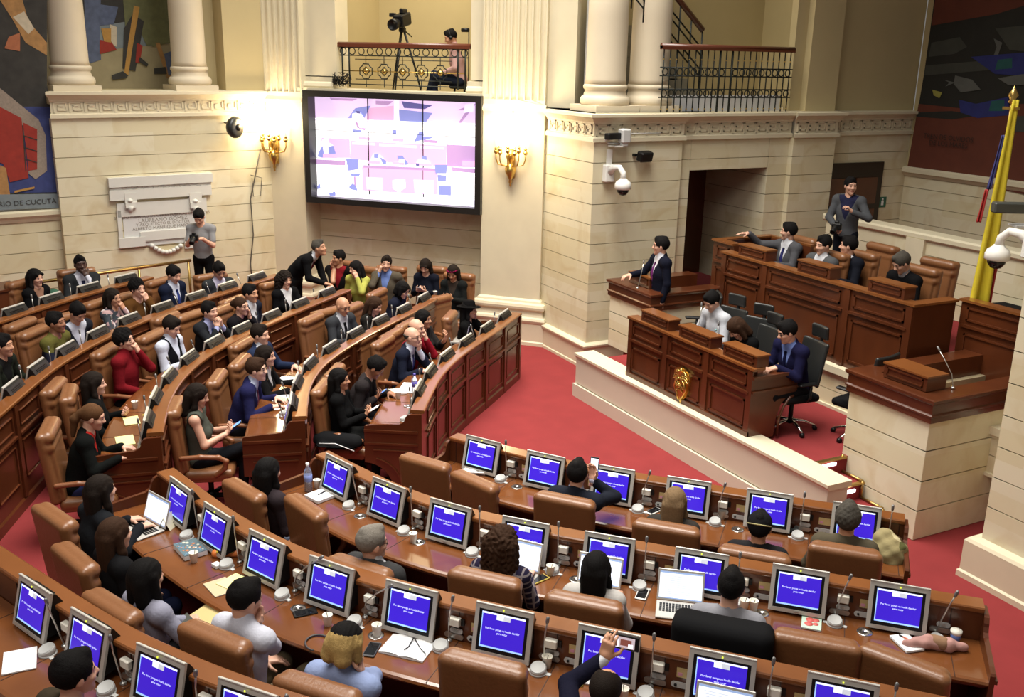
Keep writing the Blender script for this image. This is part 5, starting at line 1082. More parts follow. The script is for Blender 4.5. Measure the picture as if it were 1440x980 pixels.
def hair_sdf(style,L=.2):
    s=SDF(.02); face=lambda X,Y,Z:(np.sqrt((X/.064)**2+((Y-.100)/.070)**2+((Z+.040)/.108)**2)-1)*.06
    cap=lambda e=0:s.ell((0,-.016,.036),(.081+e,.100+e,.092+e))
    back=lambda z:(lambda X,Y,Z:(Z+z)-.35*np.minimum(Y,0)*0)
    low=lambda z:(lambda X,Y,Z:(Z-z)*-1)
    if style in('short','side','crew'):
        e={'short':.004,'side':.006,'crew':-.001}[style]; cap(e); s.cone((0,.05,.098),(0,-.06,.105),.035,.03)
        s.cut(face); s.cut(lambda X,Y,Z:Z+.060-.4*np.maximum(Y+.03,0)); s.cut(lambda X,Y,Z:np.where(Y>.030,Z-.005,9.))
        s.nz=lambda X,Y,Z:.0022*np.sin(X*210+Z*60)*np.sin(Y*190)*np.sin(Z*170+X*40)
    elif style=='receding':
        cap(.0); s.cut(lambda X,Y,Z:(np.sqrt((X/.066)**2+((Y-.085)/.10)**2+((Z-.10)/.10)**2)-1)*.06); s.cut(face); s.cut(lambda X,Y,Z:Z+.055); s.cut(lambda X,Y,Z:np.where(Y>.03,Z-.005,9.))
    elif style=='bald':
        cap(-.002); s.cut(lambda X,Y,Z:.035-Z+0*X); s.cut(lambda X,Y,Z:.02-Y); s.cut(lambda X,Y,Z:Z+.055); s.cut(face)
    elif style in('long','straight','bangs'):
        cap(.008)
        s.cone((-.035,-.075,.0),(-.05,-.085,-L),.055,.035); s.cone((.035,-.075,.0),(.05,-.085,-L),.055,.035); s.cone((0,-.08,0),(0,-.095,-L),.05,.04)
        for x in(-1,1): s.cone((x*.072,-.015,.03),(x*.083,.0,-.10),.026,.026); s.cone((x*.083,.0,-.10),(x*.085,.015 if style!='straight' else -.04,-L*.95),.028,.018)
        s.cut(face)
        if style=='bangs': s.cone((-.045,.080,.055),(.045,.080,.055),.020)
        s.nz=lambda X,Y,Z:.0022*np.sin(X*260+Y*120)*np.sin(Z*14+1)
    elif style=='bob':
        cap(.010); s.cone((-.03,-.06,.0),(-.045,-.065,-L),.062,.05); s.cone((.03,-.06,.0),(.045,-.065,-L),.062,.05)
        for x in(-1,1): s.cone((x*.073,-.01,.03),(x*.082,.012,-L),.032,.028)
        s.cut(face); s.nz=lambda X,Y,Z:.002*np.sin(X*230+Y*120)*np.sin(Z*16)
    elif style in('pony','bun'):
        cap(.0)
        s.cone((0,-.03,.08),(0,-.09,.03),.05,.045)
        if style=='pony': s.cone((0,-.115,.02),(0,-.15,-.04),.035,.04); s.cone((0,-.15,-.04),(0,-.14,-.20),.04,.02)
        else: s.ell((0,-.115,.03),(.05,.045,.045))
        s.cut(face); s.cut(lambda X,Y,Z:np.where(Y>-.09,Z+.045,9.))
    elif style=='curly':
        cap(.022); s.cone((-.06,-.05,.02),(-.085,-.06,-L),.075,.055); s.cone((.06,-.05,.02),(.085,-.06,-L),.075,.055); s.cone((0,-.07,.0),(0,-.09,-L),.075,.06); s.cut(face)
        s.nz=lambda X,Y,Z:.007*np.sin(X*71+2*np.sin(Z*43))*np.sin(Y*83+2*np.sin(X*37))*np.sin(Z*67+2*np.sin(Y*51+X*29))*1.6+.006*np.sin(X*143+3*np.sin(Y*61))*np.sin(Z*127+3*np.sin(X*53))*np.sin(Y*151)
    elif style=='thickcurl':
        cap(.012); s.cone((0,.04,.105),(0,-.05,.11),.045,.04); s.cut(face); s.cut(lambda X,Y,Z:Z+.055-.4*np.maximum(Y+.03,0)); s.cut(lambda X,Y,Z:np.where(Y>.03,Z-.005,9.)); s.nz=lambda X,Y,Z:.005*np.sin(X*130+Y*40)*np.sin(Y*140)*np.sin(Z*120)
    return s
_HM={}
def meshcache(key,fn):
    if key not in _HM: _HM[key]=fn()
    return _HM[key]
def hand_mesh(side,curl,spread=0,h=.0048):
    def f():
        s=SDF(.010); t=-1 if side=='R' else 1
        s.box((0,.045,0),(.040,.048,.014),.012,k=.01); s.cone((0,-.03,0),(0,.01,0),.026,.028,k=.02)
        for i,(x,l) in enumerate(((.030,.066),(.010,.076),(-.011,.071),(-.031,.056))):
            x*=t; p=np.array([x,.088-.006*abs(i-1),0]); a=0; 
            for seg,(ff,r0,r1) in enumerate(((.44,.0094,.0088),(.31,.0088,.0080),(.25,.0080,.0070))):
                a+=curl*(.75,.95,.6)[seg]; d=np.array([spread*x*2,math.cos(a),-math.sin(a)]); q=p+d*l*ff*1.12; s.cone(p,q,r0,r1,k=.004); p=q
        p=np.array([t*.036,.020,-.004]); d=nrm([t*.75,.62,-.35-.3*curl]); q=p+d*.042; s.cone(p,q,.0125,.0105,k=.010); d2=nrm([t*.25,.85,-.35-.5*curl]); s.cone(q,q+d2*.034,.0102,.0085,k=.004)
        return s.mesh(h)
    return meshcache((side,round(curl,2),spread,h),f)
def ik(S,W,l1,l2,pole):
    d=W-S; L=np.linalg.norm(d); mx=(l1+l2)*.985
    if L>mx: W=S+d/L*mx; d=W-S; L=mx
    u=d/L; a=(l1*l1-l2*l2+L*L)/(2*L); h=math.sqrt(max(l1*l1-a*a,0)); p=np.array(pole,float); p=p-u*(p@u); p=nrm(p)
    return S+u*a+p*h, W
PEOPLE=0
def person(label,px,zf,face=None,row=None,sit=True,s=1.0,lean=.05,side=0,twist=0,hy=0,hp=0,hr=0,skin='tan',hair=('short','black'),top=('suit',(30,30,34),(225,225,228),None),legs=(28,28,32),
           armR='desk',armL='desk',handR=None,handL=None,glasses=False,w=1.0,fem=False,h=.012,zoff=0,chairlab=None,crossed=False,dface=0,stand=None,seat_y=.0,extra=None,group=None,chair_dy=.09,plan=None,shoes=(14,13,13),hat=None,chairgrp='leather chairs with people in them',foot=None):
    global PEOPLE; PEOPLE+=1
    # ---- skeleton in body frame (x right, y forward)
    s=s*1.12
    dl=lambda a,b=0:np.array([math.sin(b),math.sin(a)*math.cos(b),math.cos(a)*math.cos(b)])
    pel=np.array([0,seat_y,.560+zoff]) if sit else np.array([0,0,.93*s])
    if stand=='bend': pass
    wa=pel+.13*s*dl(lean*.6,side*.5); ch=wa+.165*s*dl(lean,side); nk=ch+.225*s*dl(lean*1.1,side)
    hc=nk+.150*s*dl(lean*.9+hp*-.45,side+.0)+np.array([0,.012,0])
    Rt=rzm(twist); Rl=rx(-lean)@ry(side)
    rt=Rt@np.array([1,0,0]); fwd=Rt@dl(lean-math.pi/2)*-1; fwd=np.array(Rt@[0,math.cos(lean),-math.sin(lean)])
    sw=(.168 if not fem else .150)*s*w**.5
    SH={'R':nk-.055*s*dl(lean,side)+rt*sw,'L':nk-.055*s*dl(lean,side)-rt*sw}
    Rh=rzm(hy+twist)@rx(hp)@ry(hr)   # hp negative looks down
    hs=(1.15 if not fem else 1.10)
    UA,FA=.275*s,.245*s
    Wr={};El={};Hd={};Hn={}
    for sd,spec in(('R',armR),('L',armL)):
        g=1 if sd=='R' else -1; pole=np.array([g*.55,-.5,-.9]); hd=None;hn=np.array([0,0,1.]);curl=.35
        if isinstance(spec,tuple): tgt=np.array(spec[0],float); pole=np.array(spec[1],float) if len(spec)>1 and spec[1] is not None else pole; hd=spec[2] if len(spec)>2 else None; curl=spec[3] if len(spec)>3 else .4; hn=np.array(spec[4],float) if len(spec)>4 else hn
        elif spec=='desk': tgt=np.array([g*.17,.42,.865]); hd=(-g*.5,.85,-.05)
        elif spec=='type': tgt=np.array([g*.10,.42,.885]); hd=(-g*.15,.95,-.15); curl=.5
        elif spec=='lap': tgt=np.array([g*.11,.27,.68]); hd=(-g*.6,.7,-.1)
        elif spec=='phone': tgt=np.array([g*.085,.30,.86]); hd=(-g*.75,.45,.35); curl=.8; hn=np.array([g*.45,-.1,-.2])*-1+np.array([0,.5,-.3])
        elif spec=='arm': tgt=np.array([g*.29,.15,.755]); hd=(-g*.1,.95,-.15)
        elif spec=='chin': tgt=hc+Rh@np.array([g*.045,.070,-.185]); hd=Rh@np.array([-g*.15,.25,.9]); curl=.75; pole=np.array([g*.4,.4,-1]); hn=np.array([0,.9,-.2])
        elif spec=='mouth': tgt=hc+Rh@np.array([g*.05,.125,-.165]); hd=Rh@np.array([-g*.35,-.1,.9]); curl=.9; pole=np.array([g*.4,.4,-1]); hn=np.array([0,.9,.3])
        elif spec=='clasp': tgt=hc+Rh@np.array([g*.045,.15,-.20]); hd=Rh@np.array([-g*.25,.0,.95]); curl=.9; pole=np.array([g*.6,.5,-1]); hn=np.array([g*.9,.3,0])
        elif spec=='cheek': tgt=hc+Rh@np.array([g*.10,.06,-.16]); hd=Rh@np.array([-g*.15,.05,.95]); curl=.8; pole=np.array([g*.5,.5,-1]); hn=np.array([g*.8,.5,0])
        elif spec=='down': tgt=SH[sd]+np.array([g*.06,.06,-.52*s]); hd=(0,.1,-1); hn=np.array([g,0,0.])
        E,Wp=ik(SH[sd],tgt,UA,FA,pole); El[sd],Wr[sd]=E,Wp
        Hd[sd]=nrm(hd) if hd is not None else nrm(Wp-E); n_=hn-Hd[sd]*(hn@Hd[sd]); Hn[sd]=(nrm(n_),curl)
    HIP={};KN={};AN={}
    for sd,g in(('R',1),('L',-1)):
        hp_=pel+np.array([g*.088*s,.0,-.02])
        if sit:
            kn=np.array([g*(.12 if not fem else .085),seat_y+.43*s,.535+zoff*.6]); an=np.array([g*(.12 if not fem else .08),seat_y+.40*s,.095])
            if crossed and sd==('R' if crossed==1 else 'L'): kn=np.array([-g*.02,seat_y+.42*s,.645]); an=np.array([-g*.14,seat_y+.52*s,.30])
        else:
            an=np.array([g*.10,-.02 if foot is None else foot*g,.085]); kn=(hp_+an)/2+np.array([0,.03,.02])
        HIP[sd],KN[sd],AN[sd]=hp_,kn,an
    # ---- fields
    tw=w
    def torso(f,e,bust=True,k=.05,lo=True):
        M=Rt@Rl
        if lo: f.ell(pel+np.array([0,-.01,-.01]),((.150 if not fem else .158)*s*tw+e,.118*s*tw+e,.115*s+e),M,k=k)
        f.ell(wa,((.140 if not fem else .122)*s*tw+e,.105*s*tw+e,.15*s+e),M,k=k); f.ell(ch+fwd*.005,((.158 if not fem else .140)*s*tw+e,.112*s*tw+e,.185*s+e),M,k=k)
        if tw>1.08: f.ell(wa+fwd*.05,(.12*s*tw+e,.10*s*tw+e,.13*s+e),M,k=k)
        f.cone(SH['L'],SH['R'],.058*s+e,k=k)
        for sd in 'LR': f.cone(nk+np.array([0,-.015,-.005]),SH[sd],.048*s+e*.7,.050*s+e,k=k)
        if fem and bust:
            for g in(-1,1): f.ell(ch+rt*g*.066*s+fwd*.085*s+np.array([0,0,-.01]),(.055+e,.052+e,.058+e),M,k=.04)
    def arms(f,e,full=1.0,k=.025):
        for sd in 'LR':
            f.cone(SH[sd],El[sd],.050*s*w**.5+e,.042*s+e*.8,k=k)
            if full>.5: f.cone(El[sd],El[sd]+(Wr[sd]-El[sd])*min(1,(full-.5)*2),.042*s+e*.8,.031*s+e*.8,k=k)
            else: pass
    body=SDF(.03); torso(body,-.006); arms(body,-.004); 
    for sd in 'LR': body.cone(HIP[sd],KN[sd],.075*s,.052*s); body.cone(KN[sd],AN[sd],.050*s,.034*s)
    body.cone(nk-np.array([0,0,.02]),hc+Rh@np.array([0,-.022,-.055]),.052*s,.050*s*hs)
    bareArms=top[0] in('tee','sleeveless')
    skinm=skinmat(skin)
    parts=[(*body.mesh(.017 if not bareArms else .013),0)]
    hh=.0065 if h<=.012 else .008
    hk=('head',fem,hh); V,Q=meshcache(hk,lambda:head_sdf(1.0 if not fem else .96,jaw=1.0 if not fem else .9).mesh(hh))
    fc=V[Q].mean(1); mi=np.zeros(len(Q),np.int32)
    for g in(-1,1): mi[(np.abs(fc[:,0]-g*.031)<.011)&(np.abs(fc[:,2]-.006)<.0055)&(fc[:,1]>.068)]=1; mi[(np.abs(fc[:,0]-g*.032)<.018)&(np.abs(fc[:,2]-.030)<.0042)&(fc[:,1]>.06)]=2
    mi[(np.abs(fc[:,0])<.021)&(np.abs(fc[:,2]+.0575)<.0075)&(fc[:,1]>.074)]=3
    parts.append((xf(V*hs,Rh,hc),Q,mi))
    for sd in 'LR':
        n_,curl=Hn[sd]; y=Hd[sd]; z=n_; x=np.cross(y,z); Rm=np.stack([x,y,z],1); V,Q=hand_mesh(sd,curl,0,.0055 if h<=.012 else .0066); parts.append((xf(V*s*(.95 if fem else 1.0),Rm,Wr[sd]+y*.012),Q,0))
    root=thing('person',label,'person',(0,0,0),0,group)
    hairm=hairmat(hair[1])
    npmesh('body',parts,[skinm,EYEM,hairm,LIPM],root)
    if hair[0]!='none':
        st=hair[0]; L=hair[2] if len(hair)>2 else .2; V,Q=meshcache(('hair',st,L,hh),lambda:hair_sdf(st,L).mesh(.008 if st!='curly' else .007)); 
        if len(hair)>3:
            fcz=V[Q].mean(1); mi=np.where(fcz[:,2]<hair[4] if len(hair)>4 else fcz[:,2]<-.05,1,0).astype(np.int32); npmesh('hair',[(xf(V*hs,Rh,hc),Q,mi)],[hairm,hairmat(hair[3])],root)
        else: npmesh('hair',[(xf(V*hs,Rh,hc),Q,0)],hairm,root)
    # ---- clothes
    def wedge(zv,sl,e):
        c0=ch; up=dl(lean,side)
        def f(X,Y,Z):
            x,y,z=X-c0[0],Y-c0[1],Z-c0[2]; lx=x*rt[0]+y*rt[1]+z*rt[2]; ly=x*fwd[0]+y*fwd[1]+z*fwd[2]; lz=x*up[0]+y*up[1]+z*up[2]
            return np.maximum(np.abs(lx)-(lz-zv)*sl,-(ly-.0))
        return f
    def necktrim(f,e=.01): f.cone(nk-np.array([0,0,.01]),nk+.05*dl(lean)+np.array([0,.005,.012]),.058*s+e,.053*s+e,k=.03)
    kind=top[0]; c1=top[1]
    if kind in('suit','jacket','blazer'):
        inner=top[2]; sf=SDF(.03); torso(sf,.004,lo=False); 
        if kind=='suit': necktrim(sf,.006); arms(sf,.003); 
        npmesh('shirt',[(*sf.mesh(h*1.05),0)],cloth(inner),root)
        jf=SDF(.03); torso(jf,.017); arms(jf,.014,.985); jf.cut(wedge(-.10*s if kind!='blazer' else -.05*s,(.27 if kind=='suit' else .33) if kind!='jacket' else .40,0))
        if kind=='suit': jf.cone(nk+np.array([0,-.045,.0]),nk+.03*dl(lean)+np.array([0,-.04,.01]),.045*s,k=.03)
        npmesh('jacket',[(*jf.mesh(h),0)],cloth(c1,top[4] if len(top)>4 else None),root)
        if len(top)>3 and top[3]:
            up=dl(lean,side); pts=[]
            for f_ in np.linspace(.165,-.16,9):
                best=.09
                ys=np.linspace(.04,.22,60); P=ch[None]+up[None]*(f_*s)+fwd[None]*ys[:,None]; d=sf.eval(P[:,0],P[:,1],P[:,2]); k_=np.nonzero(d>0)[0]; best=ys[k_[0]] if len(k_) else .12
                pts.append((f_*s,best+.006))
            mb=MB(); vs=[]
            for i,(z_,y_) in enumerate(pts):
                hw=.024 if i==0 else .020+.028*i/8; c_=ch+up*z_
                for x_,yy in((-hw,y_-.002),(0,y_+.006),(hw,y_-.002),(0,y_-.012)): vs.append(tuple(c_+rt*x_+fwd*yy))
            n4=len(pts); fs=[(i*4+k,i*4+(k+1)%4,(i+1)*4+(k+1)%4,(i+1)*4+k) for i in range(n4-1) for k in range(4)]+[(0,1,2,3),(n4*4-1,n4*4-2,n4*4-3,n4*4-4)]
            mb.add(vs,fs,0,True); mb.build('tie',cloth(top[3]),root)
    elif kind=='vest':
        sf=SDF(.03); torso(sf,.006); arms(sf,.010,.97); necktrim(sf,.008); npmesh('shirt',[(*sf.mesh(h),0)],cloth(top[2]),root)
        jf=SDF(.03); torso(jf,.016); jf.cut(wedge(-.04*s,.34,0)); jf.cut(lambda X,Y,Z:np.minimum(np.sqrt((X-SH['R'][0])**2+(Y-SH['R'][1])**2+(Z-SH['R'][2])**2),np.sqrt((X-SH['L'][0])**2+(Y-SH['L'][1])**2+(Z-SH['L'][2])**2))-.105); npmesh('vest',[(*jf.mesh(h),0)],cloth(c1),root)
    else:
        sf=SDF(.03); torso(sf,.012); full={'tee':.5,'sleeveless':0,'shirt':.98,'sweater':.985,'block':.985}[kind]
        if full==.5:
            for sd in 'LR': sf.cone(SH[sd],SH[sd]+(El[sd]-SH[sd])*.72,.056*s,.056*s)
        elif full: arms(sf,.012,full)
        if kind in('shirt',): necktrim(sf,.008)
        if kind=='sleeveless':
            for sd,g in(('R',1),('L',-1)):
                c0=SH[sd]+rt*g*.060-np.array([0,0,.03]); sf.cut(lambda X,Y,Z,c0=c0:np.sqrt((X-c0[0])**2+(Y-c0[1])**2+((Z-c0[2])*.7)**2)-.088)
        if kind!='shirt': sf.cut(lambda X,Y,Z:np.sqrt((X-nk[0])**2+(Y-nk[1]-.02)**2+((Z-nk[2]-.03)*.8)**2)-.066*s)
        V,Q=sf.mesh(h)
        if kind=='block':   # colour-blocked jersey
            z=V[Q].mean(1); tz=(z-ch)@dl(lean,side); mi=np.where(tz>.11,0,np.where(tz>-.0,1,2)).astype(np.int32); npmesh('jersey',[(V,Q,mi)],[cloth(c1),cloth(top[2]),cloth(top[3])],root)
        else: npmesh({'tee':'t_shirt','sleeveless':'top','shirt':'shirt','sweater':'sweater'}[kind],[(V,Q,0)],cloth(c1,top[4] if len(top)>4 else None),root)
        if kind=='sweater' and len(top)>2 and top[2]:
            cf=SDF(.02); necktrim(cf,.012); npmesh('collar',[(*cf.mesh(.009),0)],cloth(top[2],top[3] if len(top)>3 and isinstance(top[3],str) else None),root)
    tf=SDF(.04); tf.ell(pel+np.array([0,0,-.03]),(.152*s*tw,.122*s*tw,.10*s),k=.05)
    for sd in 'LR': tf.cone(HIP[sd],KN[sd],.088*s*tw**.5,.064*s,k=.04); tf.cone(KN[sd],AN[sd]+np.array([0,0,.02]),.060*s,.050*s,k=.03)
    npmesh('trousers',[(*tf.mesh(h*1.15),0)],cloth(legs),root)
    for sd in 'LR':
        ff=SDF(.02); a=AN[sd]; d=np.array([.03*(1 if sd=='R' else -1),1,0]); 
        ff.cone(a+np.array([0,-.01,-.02]),a+np.array([0,.02,-.03]),.042,.045); ff.cone(a+np.array([0,-.02,-.055]),a+d*.12+np.array([0,0,-.055]),.038,.036); ff.ell(a+d*.13+np.array([0,0,-.055]),(.044,.065,.034)); V,Q=ff.mesh(.011); V=V.copy(); V[:,2]=np.maximum(V[:,2],a[2]-.083); npmesh('shoe',[(V,Q,0)],cloth(shoes),root)
    if glasses:
        mb=MB()
        for g in(-1,1):
            pts=[hc+hs*(Rh@np.array([g*.032+.022*math.cos(q),.089-.008*abs(math.cos(q)),.004+.017*math.sin(q)])) for q in np.linspace(0,2*math.pi,13)[:-1]]; mb.tube(pts,.0024,5,closed=True)
            mb.tube([hc+hs*(Rh@np.array([g*.054,.082,.008])),hc+hs*(Rh@np.array([g*.076,.0,.010]))],.0024,5)
        mb.tube([hc+hs*(Rh@np.array([-.010,.092,.008])),hc+hs*(Rh@np.array([.010,.092,.008]))],.0024,5); mb.build('glasses',BLACK,root)
    if hat=='fedora':
        mb=MB(); prof=[(.0,.135),(.05,.14),(.075,.125),(.086,.06),(.088,.052),(.15,.045),(.155,.05),(.15,.054),(.09,.06)]; mb.lathe(prof[:4]+[(.088,.05)],20); mb.lathe([(.07,.05),(.155,.046),(.157,.05),(.15,.055),(.07,.058)],24); mb.v=[tuple(hc+hs*(Rh@(np.array(v)*np.array([1,1.12,1])+np.array([0,-.01,.0])))) for v in mb.v]; mb.build('hat',cloth((14,13,14)),root)
    if hat=='cap':
        f=SDF(.02); f.ell((0,-.014,.040),(.089,.108,.098)); f.cut(lambda X,Y,Z:Z-.0); f2=f; V,Q=f2.mesh(.008); npmesh('hat',[(xf(V*hs,Rh,hc),Q,0)],cloth((28,28,30)),root); mb=MB(); pts=[hc+hs*(Rh@np.array([.090*math.cos(q),-.014+.106*math.sin(q),.03+.05*abs(math.sin(q))])) for q in np.linspace(R(200),R(340),12)]; mb.tube(pts,.006,5); mb.build('hat_cord',cloth((190,180,130)),root)
    if hat=='headphones':
        mb=MB(); mb.tube([hc+hs*(Rh@np.array([.094*math.cos(q),-.01,.02+.108*math.sin(q)])) for q in np.linspace(0,math.pi,14)],.009,6)
        for g in(-1,1): c_=hc+hs*(Rh@np.array([g*.088,-.005,.0])); mb.lathe([(0,-.018),(.035,-.014),(.036,.010),(0,.018)],12,tuple(c_),M=Matrix((Rh@rzm(0)@ry(R(90))).tolist()))
        mb.build('headphones',BLACK,root)
    if hat=='band':
        mb=MB()
        for q in np.linspace(R(20),R(160),9): c_=hc+hs*(Rh@np.array([.086*math.cos(q),-.01+.098*math.sin(q),.075])); mb.lathe([(0,-.016),(.017,0),(0,.016)],7,tuple(c_))
        mb.build('flower_headband',cloth((168,30,92)),root)
    # ---- placement
    hw=at(px[0],px[1],zf+hc[2]) if plan is None else np.array([*plan,0.])
    if plan is not None and face is None: face=0
    f_=face if face is not None else row_face(row,hw[:2]); f_+=dface
    c_,s_=math.cos(f_),math.sin(f_); off=np.array([c_*hc[0]-s_*hc[1],s_*hc[0]+c_*hc[1]])
    loc=hw[:2]-off; root.location=(float(loc[0]),float(loc[1]),float(zf)); root.rotation_euler=(0,0,f_)
    P=dict(root=root,loc=loc,rz=f_,zf=zf,hc=hc,Rh=Rh,W=Wr,hand=Hd,hn=Hn,rt=rt,fwd=fwd,ch=ch)
    def tow(v): v=np.array(v); return np.array([loc[0]+c_*v[0]-s_*v[1],loc[1]+s_*v[0]+c_*v[1],zf+v[2]])
    P['w']=tow
    if sit and chairlab: 
        cy=seat_y+chair_dy; q=tow((0,cy,0)); chair((q[0],q[1],zf),f_,chairlab,None)
    return P
# ------------------------------------------------------------------ who sits where
PPL={}
def PN(key,who,where,px,k,**kw):
    row=k if isinstance(k,str) else None; zf=ROWZ[k] if row else k
    ch=kw.pop('chair',True)
    PPL[key]=person(who+' '+where,px,zf,row=row,chairlab=('tan leather chair occupied by the '+who) if ch and kw.get('sit',True) else None,**kw)
    return PPL[key]
W=(222,224,230); BL=(19,19,21)
far=dict(h=.014)
# rear and fourth rows, left
PN('l5a','woman in black with a fringe','seated at the rear desk under the tablet',(50,391),'L5',fem=True,s=.93,hair=('bangs','black',.22),skin='light',top=('blazer',BL,(150,112,92)),legs=BL,armR='lap',armL='lap',**far)
PN('l5b','man in a charcoal suit','resting his hand on his chin at the rear desk',(113,372),'L5',s=1.02,skin='dark',hair=('crew','black'),top=('suit',(44,46,48),(220,220,232),(62,66,104)),armL='mouth',armR='desk',dface=R(-28),**far)
PN('photog','man in a grey T-shirt','standing by the stone wall looking down at a camera',(280,305),.44,sit=False,s=.98,face=math.atan2(-_F0[1],-_F0[0])-math.pi/2,hp=-.65,hair=('short','black'),skin='light',top=('tee',(150,150,152)),legs=(20,20,22),armR=((.10,.32,1.40),(.35,-.1,-1),(-.6,.7,.1),.9),armL=((-.10,.32,1.40),(-.35,-.1,-1),(.6,.7,.1),.9),**far)
PN('l4a','young man in an olive, navy and white jersey','in the fourth left row',(79,454),'L4',skin='brown',hair=('short','black'),top=('block',(98,94,46),(34,36,52),(188,190,196)),armR='desk',armL='lap',hp=.05,lean=.15,**far)
PN('l4b','man in a black puffer jacket','looking down in the fourth desk row on the left',(109,440),'L4',skin='tan',hair=('short','black'),top=('jacket',(34,36,44),(205,208,222)),armR='lap',armL='lap',hp=-.6,lean=.15,dface=R(-15),**far)
PN('l4c','woman in a grey patterned cardigan','with her hand at her mouth, fourth row',(159,419),'L4',fem=True,s=.93,skin='tan',hair=('long','dark',.16),glasses=True,top=('sweater',(74,66,74),None,None,'floral'),armL='mouth',armR='desk',**far)
PN('l4d','man in a brown jacket and glasses','thinking with his hand near his mouth',(193,406),'L4',skin='light',hair=('thickcurl','black'),glasses=True,top=('sweater',(92,60,28)),armL='mouth',armR='desk',dface=R(-8),**far)
PN('l4e','man in a navy suit and blue tie','checking a phone in the fourth desk row',(244,386),'L4',skin='light',hair=('side','black'),top=('suit',(26,32,52),(206,212,228),(52,66,134)),armR='phone',armL='phone',hp=-.35,**far)
PN('l4f','man in a grey suit and purple tie','reading with head bowed below the standing photographer',(308,381),'L4',skin='tan',hair=('short','black'),glasses=True,top=('suit',(50,52,54),(216,210,228),(92,40,150)),armR='lap',armL='lap',hp=-.45,dface=R(-25),**far)
PN('l4g','man in dark green','leaning on the desk at the left edge',(4,486),'L4',skin='tan',hair=('short','black'),top=('jacket',(32,36,28),(24,24,24)),armR='desk',armL='desk',lean=.2,**far)
# third row
PN('l3a','man in a dark red shirt and glasses','gazing up with his hand at his chin',(175,479),'L3',skin='light',hair=('thickcurl','black'),glasses=True,top=('shirt',(118,22,30)),armL='mouth',armR='lap',hp=.12,w=1.08)
PN('l3b','bearded man in a black waistcoat and white shirt','using a phone, third row',(241,460),'L3',skin='light',hair=('short','dark'),top=('vest',(18,18,22),(214,220,236)),armR='phone',armL='phone',hp=-.4,w=1.05)
PN('l3c','young man in a dark suit with a blue lanyard','pressing clasped hands to his mouth',(295,438),'L3',s=.96,skin='light',hair=('short','black'),top=('suit',(36,38,42),(172,176,216),(84,120,205)),armR='clasp',armL='clasp',lean=.2,dface=R(-6),**far)
PN('l3d','woman in black with glasses and a bun','leaning her cheek on her hand',(339,431),'L3',fem=True,s=.94,skin='light',hair=('bun','brown'),glasses=True,top=('blazer',(26,24,28),(44,36,36)),armL='cheek',armR='desk',lean=.2,**far)
PN('l3e','man in a dark blue suit without a tie','seated behind the woman with the bun',(352,413),'L3',skin='tan',hair=('short','black'),top=('suit',(32,35,48),(214,216,224),None),armR='lap',armL='lap',lean=.12,**far)
PN('l3f','curly haired woman in a black blazer','seated beneath the bending man',(401,394),'L3',fem=True,s=.95,skin='light',hair=('curly','dark',.14),glasses=True,top=('blazer',(17,17,19),(222,222,224)),armR='lap',armL='desk',dface=R(-20),**far)
PN('l3g','woman in black with long clipped hair','seated behind the ponytailed woman',(133,540),'L3',fem=True,s=.93,skin='light',hair=('long','dark',.22),top=('sweater',(17,18,18)),armR='lap',armL='phone',dface=R(10))
PN('l3h','woman with a brown ponytail and black blazer','writing at the row end',(131,587),'L3',fem=True,s=.96,skin='light',hair=('pony','lbrown'),top=('blazer',(19,21,20),(196,46,40)),armR='desk',armL='type',lean=.25,hp=-.25,legs=(60,70,120))
PN('bend','grey haired man in a black suit','bending over in the aisle to speak',(449,349),.22,sit=False,s=1.0,face=R(-42),lean=.80,hp=.20,skin='tan',hair=('crew','dgrey'),top=('suit',(21,21,23),(206,208,216),(116,24,34)),armR=((.10,.62,1.02),(.5,-.3,-.8),(-.2,.9,-.2),.4),armL=((-.10,.58,.90),(-.5,-.3,-.8),(.2,.9,.0),.7),legs=(20,20,22),w=1.08,**far)
# second row
PN('l2a','man in a navy suit and open white collar','looking ahead in the second desk row',(366,471),'L2',skin='light',hair=('short','dark'),top=('suit',(36,46,72),(216,220,230),None),armR='lap',armL='desk',w=1.05)
PN('l2b','woman with dark hair fading to blonde','seated between the two men in blue suits',(374,501),'L2',fem=True,s=.93,skin='light',hair=('long','dark',.26,'blond',-.10),top=('blazer',(22,21,22),(206,206,206)),armR='desk',armL='desk',lean=.15)
PN('l2c','bearded man in a royal navy suit','leaning on the desk with both forearms',(361,520),'L2',skin='pale',hair=('short','brown'),glasses=True,top=('suit',(35,36,76),(190,198,222),(128,72,92)),armR='desk',armL='desk',lean=.34,w=1.06,hy=-.1)
PN('l2d','woman in a grey sleeveless top','sitting side-on with crossed legs and a blue-lit phone',(278,557),'L2',fem=True,s=.96,skin='light',hair=('straight','dark',.19),top=('sleeveless',(80,83,75)),armR='phone',armL='phone',legs=(27,28,33),crossed=1,hp=-.25,lean=-.02,h=.011)
PN('l2e','bald man in a grey suit and glasses','reading in the second desk row',(482,431),'L2',skin='tan',hair=('none','black'),glasses=True,top=('suit',(56,58,62),(196,198,204),(26,26,30)),armR='desk',armL='desk',hp=-.3,lean=.12,w=1.05,dface=R(-14))
PN('l2f','woman with straight brown hair in dark olive','looking down at her desk',(527,430),'L2',fem=True,s=.93,skin='light',hair=('long','brown',.20),top=('sweater',(32,30,27)),armR='desk',armL='phone',hp=-.35,lean=.22)
PN('l2g','person in a black scarf and glasses','bent over a phone in the second row',(566,408),'L2',fem=True,s=.97,skin='light',hair=('bob','black',.05),glasses=True,top=('sweater',(30,32,47),(16,16,20)),armR='phone',armL='phone',hp=-.4,lean=.28)
